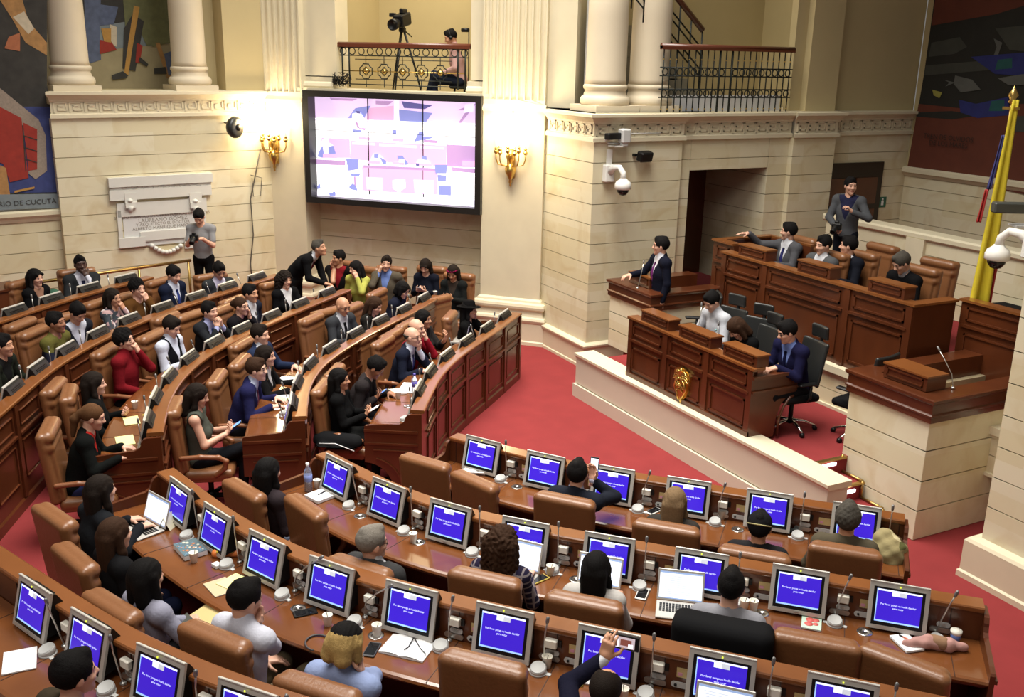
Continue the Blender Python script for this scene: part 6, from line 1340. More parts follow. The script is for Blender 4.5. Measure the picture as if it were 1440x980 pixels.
# innermost row
PN('l1a','woman with long black hair in black','sitting upright near the aisle with a white phone',(478,534),'L1',fem=True,s=.95,skin='tan',hair=('straight','black',.34),top=('sweater',(17,17,18)),armR='phone',armL='phone',legs=(22,22,22),crossed=2,lean=-.02,h=.011)
PN('l1b','man in a dark brown jacket','bowing his head over papers and a phone',(528,517),'L1',skin='brown',hair=('short','black'),top=('jacket',(46,41,42),(30,28,28)),armR='phone',armL='desk',hp=-.6,lean=.36)
PN('l1c','balding man in a navy suit and spectacles','resting his chin in his hand',(580,474),'L1',skin='light',hair=('bald','dgrey'),glasses=True,top=('suit',(29,33,49),(212,218,232),(58,60,112)),armL='chin',armR='desk',lean=.30,w=1.06)
PN('l1d','close-cropped man in a red jumper','seated just behind the balding man in navy',(586,462),'L1',skin='light',hair=('bald','dark'),top=('sweater',(150,27,42)),armL='mouth',armR='lap',lean=.22)
PN('l1e','woman in a dark jacket gesturing with her hand','behind the red jumper',(596,449),'L1',fem=True,s=.95,skin='tan',hair=('bob','black',.10),top=('jacket',(46,42,41),(34,30,30)),armL=((-.05,.36,.98),(-.4,.3,-1),(.1,.3,.95),.7,(0,.9,0)),armR='arm')
PN('l1f','woman in a black wide brimmed hat','at the far end of the innermost row',(660,436),'L1',fem=True,s=.97,skin='tan',hair=('long','black',.24),hat='fedora',top=('sweater',(18,18,18)),armL='cheek',armR='desk',lean=.1,dface=R(10),hr=-.1)
# guests along the screen wall
WF=math.atan2(PC.n[1],PC.n[0])-math.pi/2
PN('g1','man in a black jacket and red shirt','facing the bending man',(476,363),.16,face=WF+R(6),skin='tan',hair=('short','black'),top=('jacket',(23,21,21),(134,30,38)),armR='chin',armL='lap',hy=-.75,legs=(20,20,21),**far)
PN('g2','woman in a yellow jacket','leaning on her hand below the video wall',(500,378),.16,face=WF,fem=True,s=.93,skin='light',hair=('long','black',.26),top=('sweater',(186,186,92)),armL='cheek',armR='lap',hy=-.6,hp=-.15,hr=.2,lean=.22,legs=(70,62,50),**far)
PN('g3','man in a grey tweed jacket and blue shirt','holding fingers to his brow',(543,371),.16,face=WF+R(8),skin='light',hair=('short','dark'),top=('suit',(88,80,68),(112,134,196),None),armR='cheek',armL='arm',hy=.3,hr=-.15,w=1.08,legs=(52,56,76),**far)
PN('g4','woman with a dark fringe in a navy jumper','looking at her phone',(598,375),.16,face=WF+R(4),fem=True,s=.95,skin='light',hair=('bangs','dark',.25),top=('sweater',(23,25,37)),armR='phone',armL='phone',hp=-.45,lean=.1,legs=(62,74,116),crossed=1,**far)
PN('g5','woman with a pink flower headband','texting in the chair nearest the near pilaster',(637,384),.16,face=WF+R(2),fem=True,s=.95,skin='tan',hair=('long','dark',.26),hat='band',top=('blazer',(27,29,29),(60,50,44)),armR='phone',armL='phone',hp=-.4,legs=(122,122,126),crossed=1,**far)
# right block, third row
PN('r3a','woman in a black leather jacket','typing on a silver laptop at the aisle end',(143,690),'R3',fem=True,s=.97,skin='light',hair=('long','dark',.20),top=('sweater',(29,31,35)),armR='type',armL='type',lean=.24,dface=R(6),h=.011)
PN('r3b','woman with dark brown hair in black','beside the woman in the leather jacket',(163,752),'R3',fem=True,s=.93,skin='light',hair=('long','brown',.24),top=('blazer',(25,25,27),(60,58,58)),armR='lap',armL='lap',legs=(30,36,62),lean=.12,h=.011)
PN('r3c','woman with a black bob in a lilac grey top','holding a folder in her lap',(207,812),'R3',fem=True,s=.95,skin='light',hair=('bob','black',.13),top=('sweater',(150,150,168)),armR=((.16,.34,.74),(1,-.2,-.6),(-.6,.7,.1),.5),armL=((-.10,.36,.74),None,(.5,.8,.1),.5),legs=(22,22,24),h=.010)
PN('r3d','man in a white shirt and khaki trousers','with his hand on his chin',(345,843),'R3',skin='light',hair=('short','black'),top=('shirt',(206,208,222)),armR='chin',armL='lap',legs=(122,108,84),hy=-.25,hp=-.2,lean=.03,w=.9,h=.010)
PN('r3e','person with bleached hair and dark roots','resting their head on a hand',(486,908),'R3',s=.97,skin='light',hair=('bob','black',.045,'blond',.088),top=('shirt',(150,166,208)),armR='cheek',armL='lap',legs=(44,58,74),hp=-.3,hy=-.15,lean=.06,h=.010)
PN('r3f','man in a dark navy suit','raising a phone to photograph the podium',(852,972),'R3',skin='tan',hair=('receding','dark'),top=('suit',(25,25,42),W,None),armL=((-.11,.46,1.24),(-.9,-.2,-.5),(.15,.15,.95),.55,(-.2,-.9,0)),armR='lap',lean=.05,h=.010)
PN('r4a','man with black hair in dark brown','at the bottom left desk row',(106,948),'R4',skin='light',hair=('side','black'),top=('sweater',(62,54,42)),armR='lap',armL='lap',lean=.2,hy=-.3,h=.010)
# right block, second row
PN('r2a','woman with very long dark hair','at the aisle end of the second row',(378,664),'R2',fem=True,s=.95,skin='light',hair=('straight','black',.34),top=('sweater',(52,44,48)),armR='lap',armL='lap',legs=(96,102,120),lean=.02,hy=.2,h=.010)
PN('r2b','grey haired man in a charcoal suit','stretching one arm along his chair',(524,764),'R2',skin='light',hair=('short','grey'),glasses=True,top=('suit',(60,60,61),W,None),armR=((.50,.22,.74),(.4,-.3,-1),(.5,.8,-.2),.4),armL='lap',hy=-.5,lean=-.12,seat_y=.06,h=.010)
PN('r2c','curly haired woman in a plaid shirt','working on a laptop in the second row',(707,765),'R2',fem=True,s=.99,skin='light',hair=('curly','brown',.17),top=('shirt',(36,32,52),None,None,'plaid'),armR='type',armL='desk',lean=.14,h=.010)
PN('r2d','woman with long black hair and headphones','in a white jumper facing a laptop',(839,800),'R2',fem=True,s=.96,skin='tan',hair=('straight','black',.30),hat='headphones',top=('sweater',(196,192,188)),armR='type',armL='desk',lean=.12,h=.010)
PN('r2e','man in a light grey jumper','typing, a black coat on his chair',(1028,826),'R2',skin='light',hair=('short','black'),top=('sweater',(150,150,158)),armR='type',armL='type',lean=.22,h=.010)
# right block, first row
PN('r1a','man in a dark suit','holding up a phone in the row nearest the carpet',(812,667),'R1',skin='light',hair=('short','black'),top=('suit',(34,37,47),(196,194,214),None),armR=((.10,.24,1.20),(.9,.2,-.8),(-.1,.3,.9),.7,(.3,.9,0)),armL='lap',lean=.1,hy=.1)
PN('r1b','woman with straight ash blonde hair','holding a white phone in the row nearest the carpet',(949,706),'R1',fem=True,s=.96,skin='light',hair=('straight','ash',.34),top=('sweater',(60,56,52)),armR='phone',armL='phone',lean=.12)
PN('r1c','person in a dark cap with a pale cord','in the row nearest the carpet',(1068,742),'R1',s=.95,skin='tan',hair=('short','black'),hat='cap',top=('sweater',(40,40,42)),armR='lap',armL='lap',lean=.1)
PN('r1d','person with curly grey hair in olive','at the right end of the front row',(1192,731),'R1',skin='tan',hair=('thickcurl','dgrey'),top=('jacket',(92,84,68),(60,56,50)),armR='desk',armL='desk',lean=.12)
# podium
SF=R(180)
PN('s1','young man in a white shirt','looking down at the secretary desk',(1001,424),ST,face=SF,chair=False,skin='light',hair=('short','black'),top=('shirt',(204,206,214)),armR='desk',armL='desk',hp=-.55,lean=.22,h=.013)
PN('s2','woman with brown hair in black','bent over the secretary desk',(1036,462),ST,face=SF,chair=False,fem=True,s=.94,skin='light',hair=('bob','brown',.12),top=('sweater',(18,18,19)),armR='desk',armL='desk',hp=-.8,lean=.42,hy=-.3,h=.013)
PN('s3','man in a navy suit and pale blue shirt','typing at the secretary desk',(1107,467),ST,face=SF,chair=False,skin='light',hair=('side','black'),glasses=True,top=('suit',(28,28,60),(122,142,206),(25,27,62)),armR='type',armL='type',hp=-.35,lean=.26,w=1.04,hy=-.35,h=.012)
PN('d1','man in a grey suit and navy tie','reaching over a document rest on the dais',(1109,326),DZ,face=SF,chair=False,skin='light',hair=('short','black'),top=('suit',(84,84,88),(216,216,222),(52,54,112)),armR=((.42,.46,1.24),(.7,.0,-.8),(.5,.85,.0),.2),armL='desk',hy=-.8,h=.013)
PN('d2','bearded man in a grey suit and pale blue tie','in the middle of the dais',(1158,345),DZ,face=SF,skin='light',hair=('short','black'),top=('suit',(84,85,87),(216,216,222),(108,150,178)),armR='desk',armL='desk',hy=-.1,hp=-.1,lean=-.05,w=1.12,h=.013)
PN('d3','man in a dark suit and violet tie','turning to his neighbour on the dais',(1193,346),DZ,face=SF,skin='light',hair=('short','black'),top=('suit',(26,28,37),(220,220,226),(72,52,146)),armR=((.16,.40,.95),None,(-.2,.7,.4),.9),armL='desk',hy=-.85,lean=.1,h=.013)
PN('d4','man in a black jumper and checked collar','reading at the right end of the dais',(1268,370),DZ,face=SF,skin='light',hair=('side','dgrey'),glasses=True,top=('sweater',(20,20,22),(140,140,146),'plaid'),armR='desk',armL='desk',hp=-.55,lean=.2,hy=-.3,w=1.05,h=.013)
PN('hood','young man in a grey hoodie','standing with a camera behind the dais chairs',(1196,262),DZ+.15,sit=False,face=SF+R(25),skin='light',hair=('short','black'),top=('jacket',(84,86,90),(42,43,70)),armR=((.08,.32,1.18),(.9,-.3,-.6),(-.7,.6,-.2),.8),armL=((-.15,.26,1.42),(-.9,-.3,-.6),(.5,.3,.6),.8),hy=.75,legs=(26,28,36),h=.013)
PN('spk','man in a navy suit and purple tie','speaking from the stone pulpit',(929,346),.52,sit=False,face=SF+R(-12),skin='light',hair=('side','black'),glasses=True,top=('suit',(24,26,40),(220,220,228),(126,52,124)),armR=((.20,.42,1.32),(.7,-.3,-.7),(-.2,.9,-.1),.5),armL='down',hy=-.35,legs=(24,26,38),w=1.06,h=.012)
PN('cam','man in a pink shirt and headphones','seated on the balcony behind the railing',(634,45),4.02,plan=tuple(PC.P(PC.hit(634,45,-.95)[0],-.95,0)[:2]),face=math.atan2(-_R0[1],-_R0[0])-math.pi/2,chair=False,skin='tan',hair=('crew','black'),hat='headphones',top=('shirt',(206,164,158)),armR='lap',armL='lap',hp=-.35,lean=.18,legs=(38,44,62),crossed=2,h=.013)
# ------------------------------------------------------------------ empty chairs
def echair(px,k,z,lab,dface=0):
    # px: middle of the top edge of the backrest, z: its height above the tier
    zf=ROWZ[k] if isinstance(k,str) else k; q=at(px[0],px[1],zf+z)[:2]; f=row_face(k,q)+dface
    c_,s_=math.cos(f),math.sin(f); y=.32; chair((q[0]-s_*y,q[1]+c_*y,zf),f,lab,None)
E_='empty tan leather chair '
echair((28,456),'L4',1.16,E_+'left of the man in the olive jersey')
echair((232,447),'L3',1.16,E_+'behind the man in the black waistcoat')
echair((75,545),'L3',1.16,E_+'behind the woman with the ponytail')
echair((437,449),'L2',1.16,E_+'left of the bald man in the grey suit')
echair((512,475),'L1',1.16,E_+'directly left of the balding man in navy')
echair((616,421),'L1',1.16,E_+'turned sideways beside the woman gesturing',R(-20))
echair((521,366),.16,1.16,E_+'against the wall between the yellow and tweed jackets') if False else None
echair((598,655),'R1',1.14,E_+'left end of the row nearest the carpet')
echair((668,682),'R1',1.14,E_+'second from the aisle by the red carpet',R(-14))
echair((430,716),'R2',1.16,E_+'right of the woman with very long hair',R(-8))
echair((1148,905),'R2',1.16,E_+'facing the notebook with a red pattern')
echair((1272,935),'R2',1.16,E_+'facing the pink scarf at the right end',R(-20))
echair((680,937),'R3',1.16,E_+'bottom centre, left of the raised phone')
q=at(1240,350,DZ+1.14); chair((q[0],q[1]-.30,DZ),R(180),E_+'on the dais left of the man in the black jumper',None)
q=at(1322,372,DZ+1.14); chair((q[0],q[1]-.30,DZ),R(185),E_+'at the right end of the dais',None)
for k,dx in (('d1',0),):
    P=PPL[k]; q=P['w']((0,.03,0)); chair((q[0],q[1],DZ),P['rz'],'tan leather chair occupied by the man in a grey suit and navy tie',None)
# office chairs on the stage
P=PPL['s1']; q=P['w']((0,.02,0)); place(TASK,(q[0],q[1],ST),P['rz']+.2,'black office chair with headrest occupied by the man in white',None)
P=PPL['s2']; q=P['w']((0,.02,0)); place(TASK,(q[0],q[1],ST),P['rz'],'black office chair with headrest occupied by the woman in black at the secretary desk',None)
P=PPL['s3']; q=P['w']((0,.02,0)); place(TASK,(q[0],q[1],ST),P['rz']-.1,'black office chair with chrome base occupied by the man in navy',None)
q=at(985,415,ST+1.1); place(TASK2,(q[0],q[1],ST),R(150),'empty black office chair between the pulpit and the man in white',None)
q=at(1215,510,ST+1.0); place(TASK2,(q[0]-.05,q[1]+.1,ST),R(100),'empty black office chair behind the right-hand pulpit',None)
q=at(1075,440,ST+1.2); place(TASK,(q[0]+.1,q[1]-.3,ST),R(200),'empty black office chair with headrest behind the woman in black',None)
# ------------------------------------------------------------------ things on the desks
WZ=lambda k:ROWZ[k]+WT
def onrow(k,px): q=at(px[0],px[1],WZ(k)+.002); return q,row_face(k,q[:2])
def make_cup():
    t=thing('paper_cup','','cup'); mb=MB(); mb.lathe([(.026,0),(.036,.085),(.038,.087),(.034,.085),(.025,.008),(0,.006)],16); mb.build('body',CUP,t); mb=MB(); mb.tube([(.01,0,.02),(-.012,.01,.10)],.0025,5); mb.build('stirrer',BLACK,t); return t
CUPP=make_cup()
for px,k,lb in (((446,686),'R2','white paper cup beside the water bottle at the aisle end of the second row'),((581,762),'R2','white paper cup on a metal disc behind the grey haired man'),((273,790),'R3','white paper cup beside the patterned book'),((461,879),'R3','white paper cup near the black phone in the third row'),((530,893),'R3','white paper cup above the dark phone near the bleached hair'),((769,938),'R3','white paper cup between two monitors left of the raised phone'),((876,984),'R3','white paper cup right of the man raising a phone'),((774,808),'R2','white paper cup beside the phone with a yellow case'),((1046,857),'R2','left of two white paper cups right of the man in the grey jumper'),((1059,858),'R2','right of two white paper cups by the man in the grey jumper'),((1015,729),'R1','white paper cup near the blonde woman'),((190,574),'L3','white paper cup between the black clothed women in the third row'),((560,560),'L1','white paper cup near the aisle end of the innermost row'),((612,416),'L2','white paper cup at the far end of the second row below the wall'),((216,700),'R3','white paper cup behind the silver laptop')):
    q,f=onrow(k,px); place(CUPP,q,random.uniform(0,6),lb,None)
def make_laptop():
    t=thing('laptop','','laptop'); mb=MB(); mb.box((0,0,.009),(.36,.25,.016),bev=.005); mb.build('base',SILVER,t)
    mb=MB()
    for r in range(5):
        for c in range(13): mb.box((-.145+c*.0242,.075-r*.026,.018),(.019,.020,.003))
    mb.build('keyboard',BLACK,t)
    mb=MB(); T=Matrix.Translation((0,.125,.016))@Matrix.Rotation(R(-18),4,'X'); mb.box((0,.004,.125),(.36,.010,.245),bev=.004); mb.v=[tuple(T@Vector(v)) for v in mb.v]; mb.build('lid',SILVER,t)
    mb=MB(); 
    def q(x0,x1,z0,z1,mi,y): mb.add([(x0,y,z0),(x1,y,z0),(x1,y,z1),(x0,y,z1)],[(0,1,2,3)],mi)
    q(-.165,.165,.018,.228,0,-.0015); q(-.165,.165,.215,.228,1,-.002); q(-.165,.165,.018,.026,1,-.002)
    for i in range(9): q(-.13,-.13+(.22 if i%3 else .15),.19-i*.017,.194-i*.017,2,-.0022)
    mb.v=[tuple(T@Vector(v)) for v in mb.v]; mb.build('screen',[mat('laptop_white',(.78,.84,.95),.3,emit=.85),mat('laptop_bar',(.30,.42,.70),.3,emit=.6),mat('laptop_grey_text',(.55,.60,.70),.4,emit=.6)],t); return t
LAP=make_laptop()
for k,i,x,y,lb,df in (('R3',0,-.10,-.34,'silver laptop with a pale blue page in front of the woman in leather',.12),('R2',3,.02,-.32,'silver laptop beside the curly haired woman, its screen white',-.05),('R2',4,-.03,-.33,'white laptop in front of the woman with headphones',.0),('R2',5,-.10,-.34,'grey laptop with a two-column document before the man in the grey jumper',.14),('R3',7,.05,-.36,'laptop cut by the bottom edge in front of a blue monitor',0)):
    q,f=stpos(k,i,x,y,WT+.002); place(LAP,q,f+df,lb,None)
q=at(657,470,WZ('L1')+.10); 
t=thing('laptop','open laptop seen from behind beside the woman in the hat','laptop',(q[0],q[1],WZ('L1')),row_face('L1',q[:2])+.25); mb=MB(); mb.box((0,-.12,.009),(.34,.24,.016)); mb.build('base',SILVER,t); mb=MB(); mb.box((0,.02,.14),(.34,.012,.25),rot=Matrix.Rotation(R(-12),3,'X'),bev=.004); mb.build('lid',mat('laptop_lilac',(.36,.35,.42),.4),t)
def phone(loc,rz,lab,screen=None,case=BLACK,tilt=0,roll=0,s=1):
    t=thing('phone',lab,'phone',loc,rz); t.rotation_euler=(tilt,roll,rz)
    mb=MB(); mb.box((0,0,.006),(.078*s,.155*s,.010),bev=.004); mb.build('body',case,t)
    mb=MB(); mb.box((0,0,.0112),(.066*s,.128*s,.002)); mb.build('screen',screen or mat('phone_glass',(.01,.011,.013),.08),t); return t
PHW=mat('phone_lit',(.75,.82,.95),.3,emit=1.1); PHB=mat('phone_blue',(.15,.32,.85),.3,emit=.9)
for px,k,a,lb,sc,cs in (((429,862),'R3',-.6,'large black phone lying in front of the monitor in the third row',None,BLACK),((523,914),'R3',.25,'dark phone beside the person with bleached hair',None,mat('phone_dark_case',(.05,.05,.055),.4)),((758,815),'R2',-.5,'phone in a yellow case beside the curly haired woman',None,mat('case_yellow',(.55,.42,.08),.5)),((903,836),'R2',.0,'white phone between the two laptops in the second row',None,WHITE),((919,719),'R1',-.5,'white phone on the desk left of the blonde woman',None,WHITE)):
    q,f=onrow(k,px); phone(q,f+a,lb,sc,cs,s=1.12)
def held(key,lab,sc=None,cs=BLACK,up=.02,f=.05,tilt=.6,dz=0,both=True,s=1.1,roll=0):
    P=PPL[key]; a=P['W']; m=(a['R']+a['L'])/2+(P['hand']['R']+P['hand']['L'])*.045 if both=='b' or both is True else a[both]+P['hand'][both]*.10
    q=P['w'](m+np.array([0,f,up])); phone(q,P['rz'],lab,sc,cs,tilt,roll,s)
held('l4e','phone held by the man in the navy suit at the fourth row'); held('l3b','phone held by the bearded man in the waistcoat'); held('l2d','blue-lit phone held by the woman in the sleeveless top',PHB,s=1.2); held('l1a','white phone held by the woman with long black hair',PHW,WHITE)
held('l2g','phone held by the person in the black scarf',PHB); held('g4','white phone held by the woman with the fringe',PHW,WHITE); held('g5','dark phone held by the woman with the flower headband'); held('r1b','large white phone held up by the blonde woman',PHW,WHITE,tilt=1.3,up=.06,s=1.5)
held('l1b','blue-lit phone held by the man in the dark brown jacket',PHB,both='R',f=.03); held('r1a','phone held up by the man in the dark suit',PHW,both='R',tilt=1.45,up=.03,f=.04)
P=PPL['r3f']; q=P['w'](P['W']['L']+P['hand']['L']*.11+np.array([.085,.04,.0])); 
t=phone(q,P['rz'],'phone held sideways showing a picture of the podium',None,BLACK,R(82),0,1.25); t.rotation_euler=(R(82),R(90)*0,P['rz'])
for ch in t.children: ch.rotation_euler=(0,0,R(90))
mb=MB(); 
for i,(x0,x1,y0,y1,mi) in enumerate(((-.075,-.03,-.035,.035,0),(-.03,.07,-.035,.035,1),(-.02,.05,-.02,.02,2),(.03,.06,-.03,-.005,0),(-.06,-.04,-.03,0,2))): mb.add([(x0,y0,.0128+.0004*i),(x1,y0,.0128+.0004*i),(x1,y1,.0128+.0004*i),(x0,y1,.0128+.0004*i)],[(0,1,2,3)],mi)
mb.build('screen_picture',[PHW,mat('pic_pink',(.6,.5,.55),.4,emit=.6),mat('pic_red',(.25,.08,.06),.4,emit=.5)],t)
# handheld stills cameras
def stills(key,lab,up=.03,f=.05,both=True):
    P=PPL[key]; a=P['W']; m=(a['R']+a['L'])/2+(P['hand']['R']+P['hand']['L'])*.05 if both is True else a[both]+P['hand'][both]*.09
    q=P['w'](m+np.array([0,f,up])); t=thing('stills_camera',lab,'camera',q,P['rz']); mb=MB(); mb.box((0,0,0),(.15,.075,.11),bev=.015); mb.box((0,0,.07),(.06,.06,.04),bev=.01); mb.build('body',BLACK,t); mb=MB(); mb.lathe([(.042,0),(.045,.04),(.040,.06),(.045,.12),(.043,.15),(.036,.15),(.03,.13),(0,.13)],16,(0,.03,0),M=Matrix.Rotation(R(-120),3,'X')); mb.build('lens',BLACK,t); mb=MB(); mb.box((0,-.04,.0),(.10,.004,.07)); mb.build('rear_screen',GREY,t)
stills('photog','black camera with a long lens held by the man in the grey T-shirt'); stills('hood','small black camera in the hand of the man in the grey hoodie',both='R')
def bottle(loc,lab,h=.24,r=.034,label_m=None,fill=.5):
    t=thing('water_bottle',lab,'bottle',loc); mb=MB(); mb.lathe([(r*.8,0),(r,.012),(r*.96,h*.3),(r,h*.32),(r,h*.62),(r*.9,h*.72),(r*.4,h*.86),(r*.38,h*.92),(0,h*.92)],18); mb.build('body',GLASSM,t); mb=MB(); mb.lathe([(r*.45,h*.90),(r*.45,h),(0,h)],12); mb.build('cap',WHITE if label_m is None else label_m,t); mb=MB(); mb.lathe([(r*1.02,h*.36),(r*1.02,h*.60)],18); mb.build('label',label_m or mat('bottle_label',(.20,.26,.55),.5),t); return t
q,f=onrow('R2',(434,690)); bottle(q,'clear water bottle with a blue label at the aisle end of the second row',.29,.040)
q,f=onrow('L1',(583,553)); bottle(q,'water bottle with a violet cap beside the balding man in navy',.27,.038,mat('violet_label',(.10,.08,.35),.5))
# books, pads and papers
def pad(px,k,w,d,th,m,lab,cat,a=0,name='notepad',edge=None,lines=0):
    q,f=onrow(k,px); t=thing(name,lab,cat,q,f+a); mb=MB(); mb.box((0,0,th/2),(w,d,th*.9),bev=min(.003,th/4)); mb.build('pages',edge or PAPER,t); mb=MB(); mb.box((0,0,th),(w,d,.003)); mb.build('cover',m,t); return t
pad((452,699),'R2',.21,.24,.03,PAPER,'white notepad with a black pen beside the water bottle','notepad',.05)
q,f=onrow('R2',(455,697)); t=thing('pen','black pen lying on the white notepad by the bottle','pen',q+np.array([0,0,.034]),f+.2); mb=MB(); mb.tube([(0,-.07,.005),(0,.06,.005)],.005,6); mb.build('barrel',BLACK,t); mb=MB(); mb.tube([(0,.06,.005),(0,.08,.005)],.005,6); mb.build('cap',STEEL,t)
pad((334,822),'R3',.26,.20,.012,YPAPER,'yellow legal pad in front of the man in the white shirt','notepad',.1,edge=YPAPER)
pad((310,826),'R3',.24,.18,.006,mat('buff_card',(.52,.42,.26),.8),'buff folder partly under the yellow legal pad','folder',-.2,name='folder')
t=pad((268,776),'R3',.26,.19,.045,mat('book_teal',(.09,.14,.16),.5,noise=.2),'thick hardback with a flowered teal cover beside a paper cup','book',-.1,name='hardback_book')
mb=MB()
for i in range(38): 
    x,y=random.uniform(-.115,.115),random.uniform(-.08,.08); r=random.uniform(.008,.017); mb.lathe([(0,0),(r,0),(r,.0012),(0,.0016)],7,(x,y,.0465),random.randint(0,2))
mb.build('flower_pattern',[mat('fl_cream',(.55,.55,.45),.6),mat('fl_orange',(.55,.20,.08),.6),mat('fl_blue',(.12,.22,.30),.6)],t)
q,f=onrow('R3',(573,912)); t=thing('open_notebook','open white notebook with a black ribbon in the third row','notebook',q,f+.06)
for sx in(-1,1):
    mb=MB(); vs=[];n=8
    for i in range(n+1): g=i/n; vs+=[(sx*g*.165,-.115,.010+.016*math.sin(g*math.pi)*(1-g*.5)),(sx*g*.165,.115,.010+.016*math.sin(g*math.pi)*(1-g*.5))]
    mb.add(vs,[(i*2,i*2+1,i*2+3,i*2+2) for i in range(n)],0,True); mb.box((sx*.085,0,.005),(.165,.23,.010)); mb.build('page',PAPER,t)
mb=MB(); mb.tube([(.0,.10,.026),(.01,.0,.02),(.0,-.05,.022)],.004,5); mb.tube([(.005,.10,.028),(.10,.0,.024),(.16,-.04,.02)],.003,5); mb.build('ribbon',BLACK,t)
for i in range(3):
    pad((668+i*2,661+i),'R1',.27,.21,.010,PAPER,['bottom','middle','top'][i]+' sheet stack of white papers at the first monitor by the carpet','papers',.35+.06*i,name='paper_stack').location.z+=.011*i
pad((185,592),'L3',.26,.16,.008,YPAPER,'yellow pad beside the woman with clipped hair','notepad',.3,edge=YPAPER); pad((176,620),'L3',.28,.18,.008,YPAPER,'yellow pad under the writing hand of the ponytailed woman','notepad',.2,edge=YPAPER)
pad((578,546),'L1',.40,.28,.008,PAPER,'large white printed sheets beside the bowed man in brown','papers',.1,name='paper_stack'); pad((556,552),'L1',.20,.26,.02,mat('cream_pages',(.70,.68,.55),.8),'open cream notebook by the elbow of the bowed man','notebook',.5,name='notebook')
pad((398,560),'L2',.20,.26,.008,PAPER,'white papers at the forearm of the man in royal navy','papers',.2,name='paper_stack'); pad((405,533),'L2',.16,.22,.008,PAPER,'white papers in front of the woman with blonde ends','papers',.0,name='paper_stack')
t=pad((1141,877),'R2',.145,.19,.012,mat('nb_mint',(.48,.62,.50),.6),'small notebook with red leaf shapes on a pale cover','notebook',.0,name='notebook'); mb=MB()
for x,y,r in((-.01,.03,.034),(.03,.035,.028),(-.02,-.03,.033),(.03,-.02,.022)): mb.lathe([(0,0),(r,0),(r,.001),(0,.0015)],10,(x,y,.0136))
mb.build('leaf_shapes',mat('nb_red',(.62,.12,.10),.6),t)
pad((1275,906),'R2',.15,.21,.018,PAPER,'white notebook with an orange pen beside the pink scarf','notebook',.55,name='notebook'); q,f=onrow('R2',(1276,903)); t=thing('pen','orange pen lying on the white notebook by the scarf','pen',q+np.array([0,0,.022]),f+1.0); mb=MB(); mb.tube([(0,-.06,.004),(0,.04,.004)],.005,6); mb.build('barrel',mat('pen_orange',(.7,.18,.08),.5),t); mb=MB(); mb.tube([(0,.04,.004),(0,.07,.004)],.005,6); mb.build('cap',BLACK,t)
q,f=onrow('R4',(28,930)); pad((28,930),'R4',.26,.20,.010,PAPER,'white papers on the bottom left desk','papers',-.5,name='paper_stack')
# soft things
def blob(name,lab,cat,loc,rz,prims,m,h=.010,nz=None,part='body',extra=None):
    t=thing(name,lab,cat,loc,rz); s=SDF(.03)
    for p in prims: s.cone(*p)
    s.nz=nz; V,Q=s.mesh(h); V=V.copy(); V[:,2]=np.maximum(V[:,2],.001); npmesh(part,[(V,Q,0)],m,t); return t
q,f=onrow('R2',(1310,912)); wr=lambda X,Y,Z:.006*np.sin(X*60+Y*20)*np.sin(Y*70)
t=blob('scarf','bundled pink and tan scarf at the right end of the second row','scarf',q,f+.5,[((-.17,.05,.03),(-.02,.02,.045),.03,.05),((-.02,.02,.045),(.10,-.03,.04),.05,.05),((.10,-.03,.04),(.22,-.06,.03),.045,.03)],mat('scarf_pink',(.46,.25,.22),.95,noise=.3,nscale=8),nz=wr)
s=SDF(.02); s.cone((.0,.02,.05),(.07,-.02,.048),.052,.052); npmesh('tan_band',[(*s.mesh(.01),0)],mat('scarf_tan',(.28,.16,.09),.95),t)
q,f=onrow('R2',(1268,886)); blob('pouch','black soft pouch below the last monitor of the second row','pouch',q,f,[((-.10,0,.04),(.10,.02,.04),.045,.05)],BLACKF,nz=wr)
q=at(1252,762,ROWZ['R1']+.95); blob('backpack','camouflage backpack hanging at the right end of the row nearest the carpet','bag',(q[0],q[1],.45),row_face('R1',q[:2]),[((0,-.05,.12),(0,-.03,.42),.15,.16),((0,-.03,.42),(-.05,0,.52),.13,.10)],cloth((150,138,100),'camo'),.013,nz=lambda X,Y,Z:.008*np.sin(X*40)*np.sin(Z*45+Y*30))
q,f=onrow('R1',(1108,748)); blob('gloves','dark crumpled gloves beside a desk speaker in the front right row','gloves',q,f,[((-.07,0,.02),(.07,.02,.02),.025,.022)],mat('glove_dark',(.04,.045,.045),.9),.007,nz=wr)
q,f=onrow('R3',(318,782)); t=blob('pencil_case','orange transparent pencil case with yellow pens in the third row','pencil case',q,f+.9,[((-.08,0,.03),(.09,0,.03),.035,.035)],mat('case_orange',(.75,.22,.05),.35),.007); mb=MB(); mb.tube([(-.07,-.03,.055),(.06,-.035,.055)],.012,6); mb.build('pens',mat('pens_yellow',(.65,.50,.05),.4),t)
q,f=onrow('R3',(305,797)); t=thing('card_box','small white box beside the pencil case','box',q,f); mb=MB(); mb.box((0,0,.015),(.07,.055,.03),bev=.003); mb.build('box',PAPER,t)
q,f=onrow('R3',(240,737)); t=thing('name_card','folded white card standing in front of the silver laptop','card',q,f-.9); mb=MB(); mb.add([(-.12,-.06,0),(.12,-.06,0),(.12,0,.11),(-.12,0,.11)],[(0,1,2,3)]); mb.add([(-.12,.06,0),(.12,.06,0),(.12,0,.11),(-.12,0,.11)],[(3,2,1,0)]); o=mb.build('card',mat('card_cream',(.66,.62,.45),.8),t); m_=o.modifiers.new('s','SOLIDIFY'); m_.thickness=.003
q,f=onrow('R3',(447,905)); mb=MB(); mb.tube([(q[0]+.10*math.cos(a),q[1]+.085*math.sin(a),q[2]+.008) for a in np.linspace(.3,5.6,22)],.007,6); tag(mb.build('cable',mat('cable_dark',(.05,.045,.045),.5)),'looped dark cable beside a paper cup in the third row','cable')
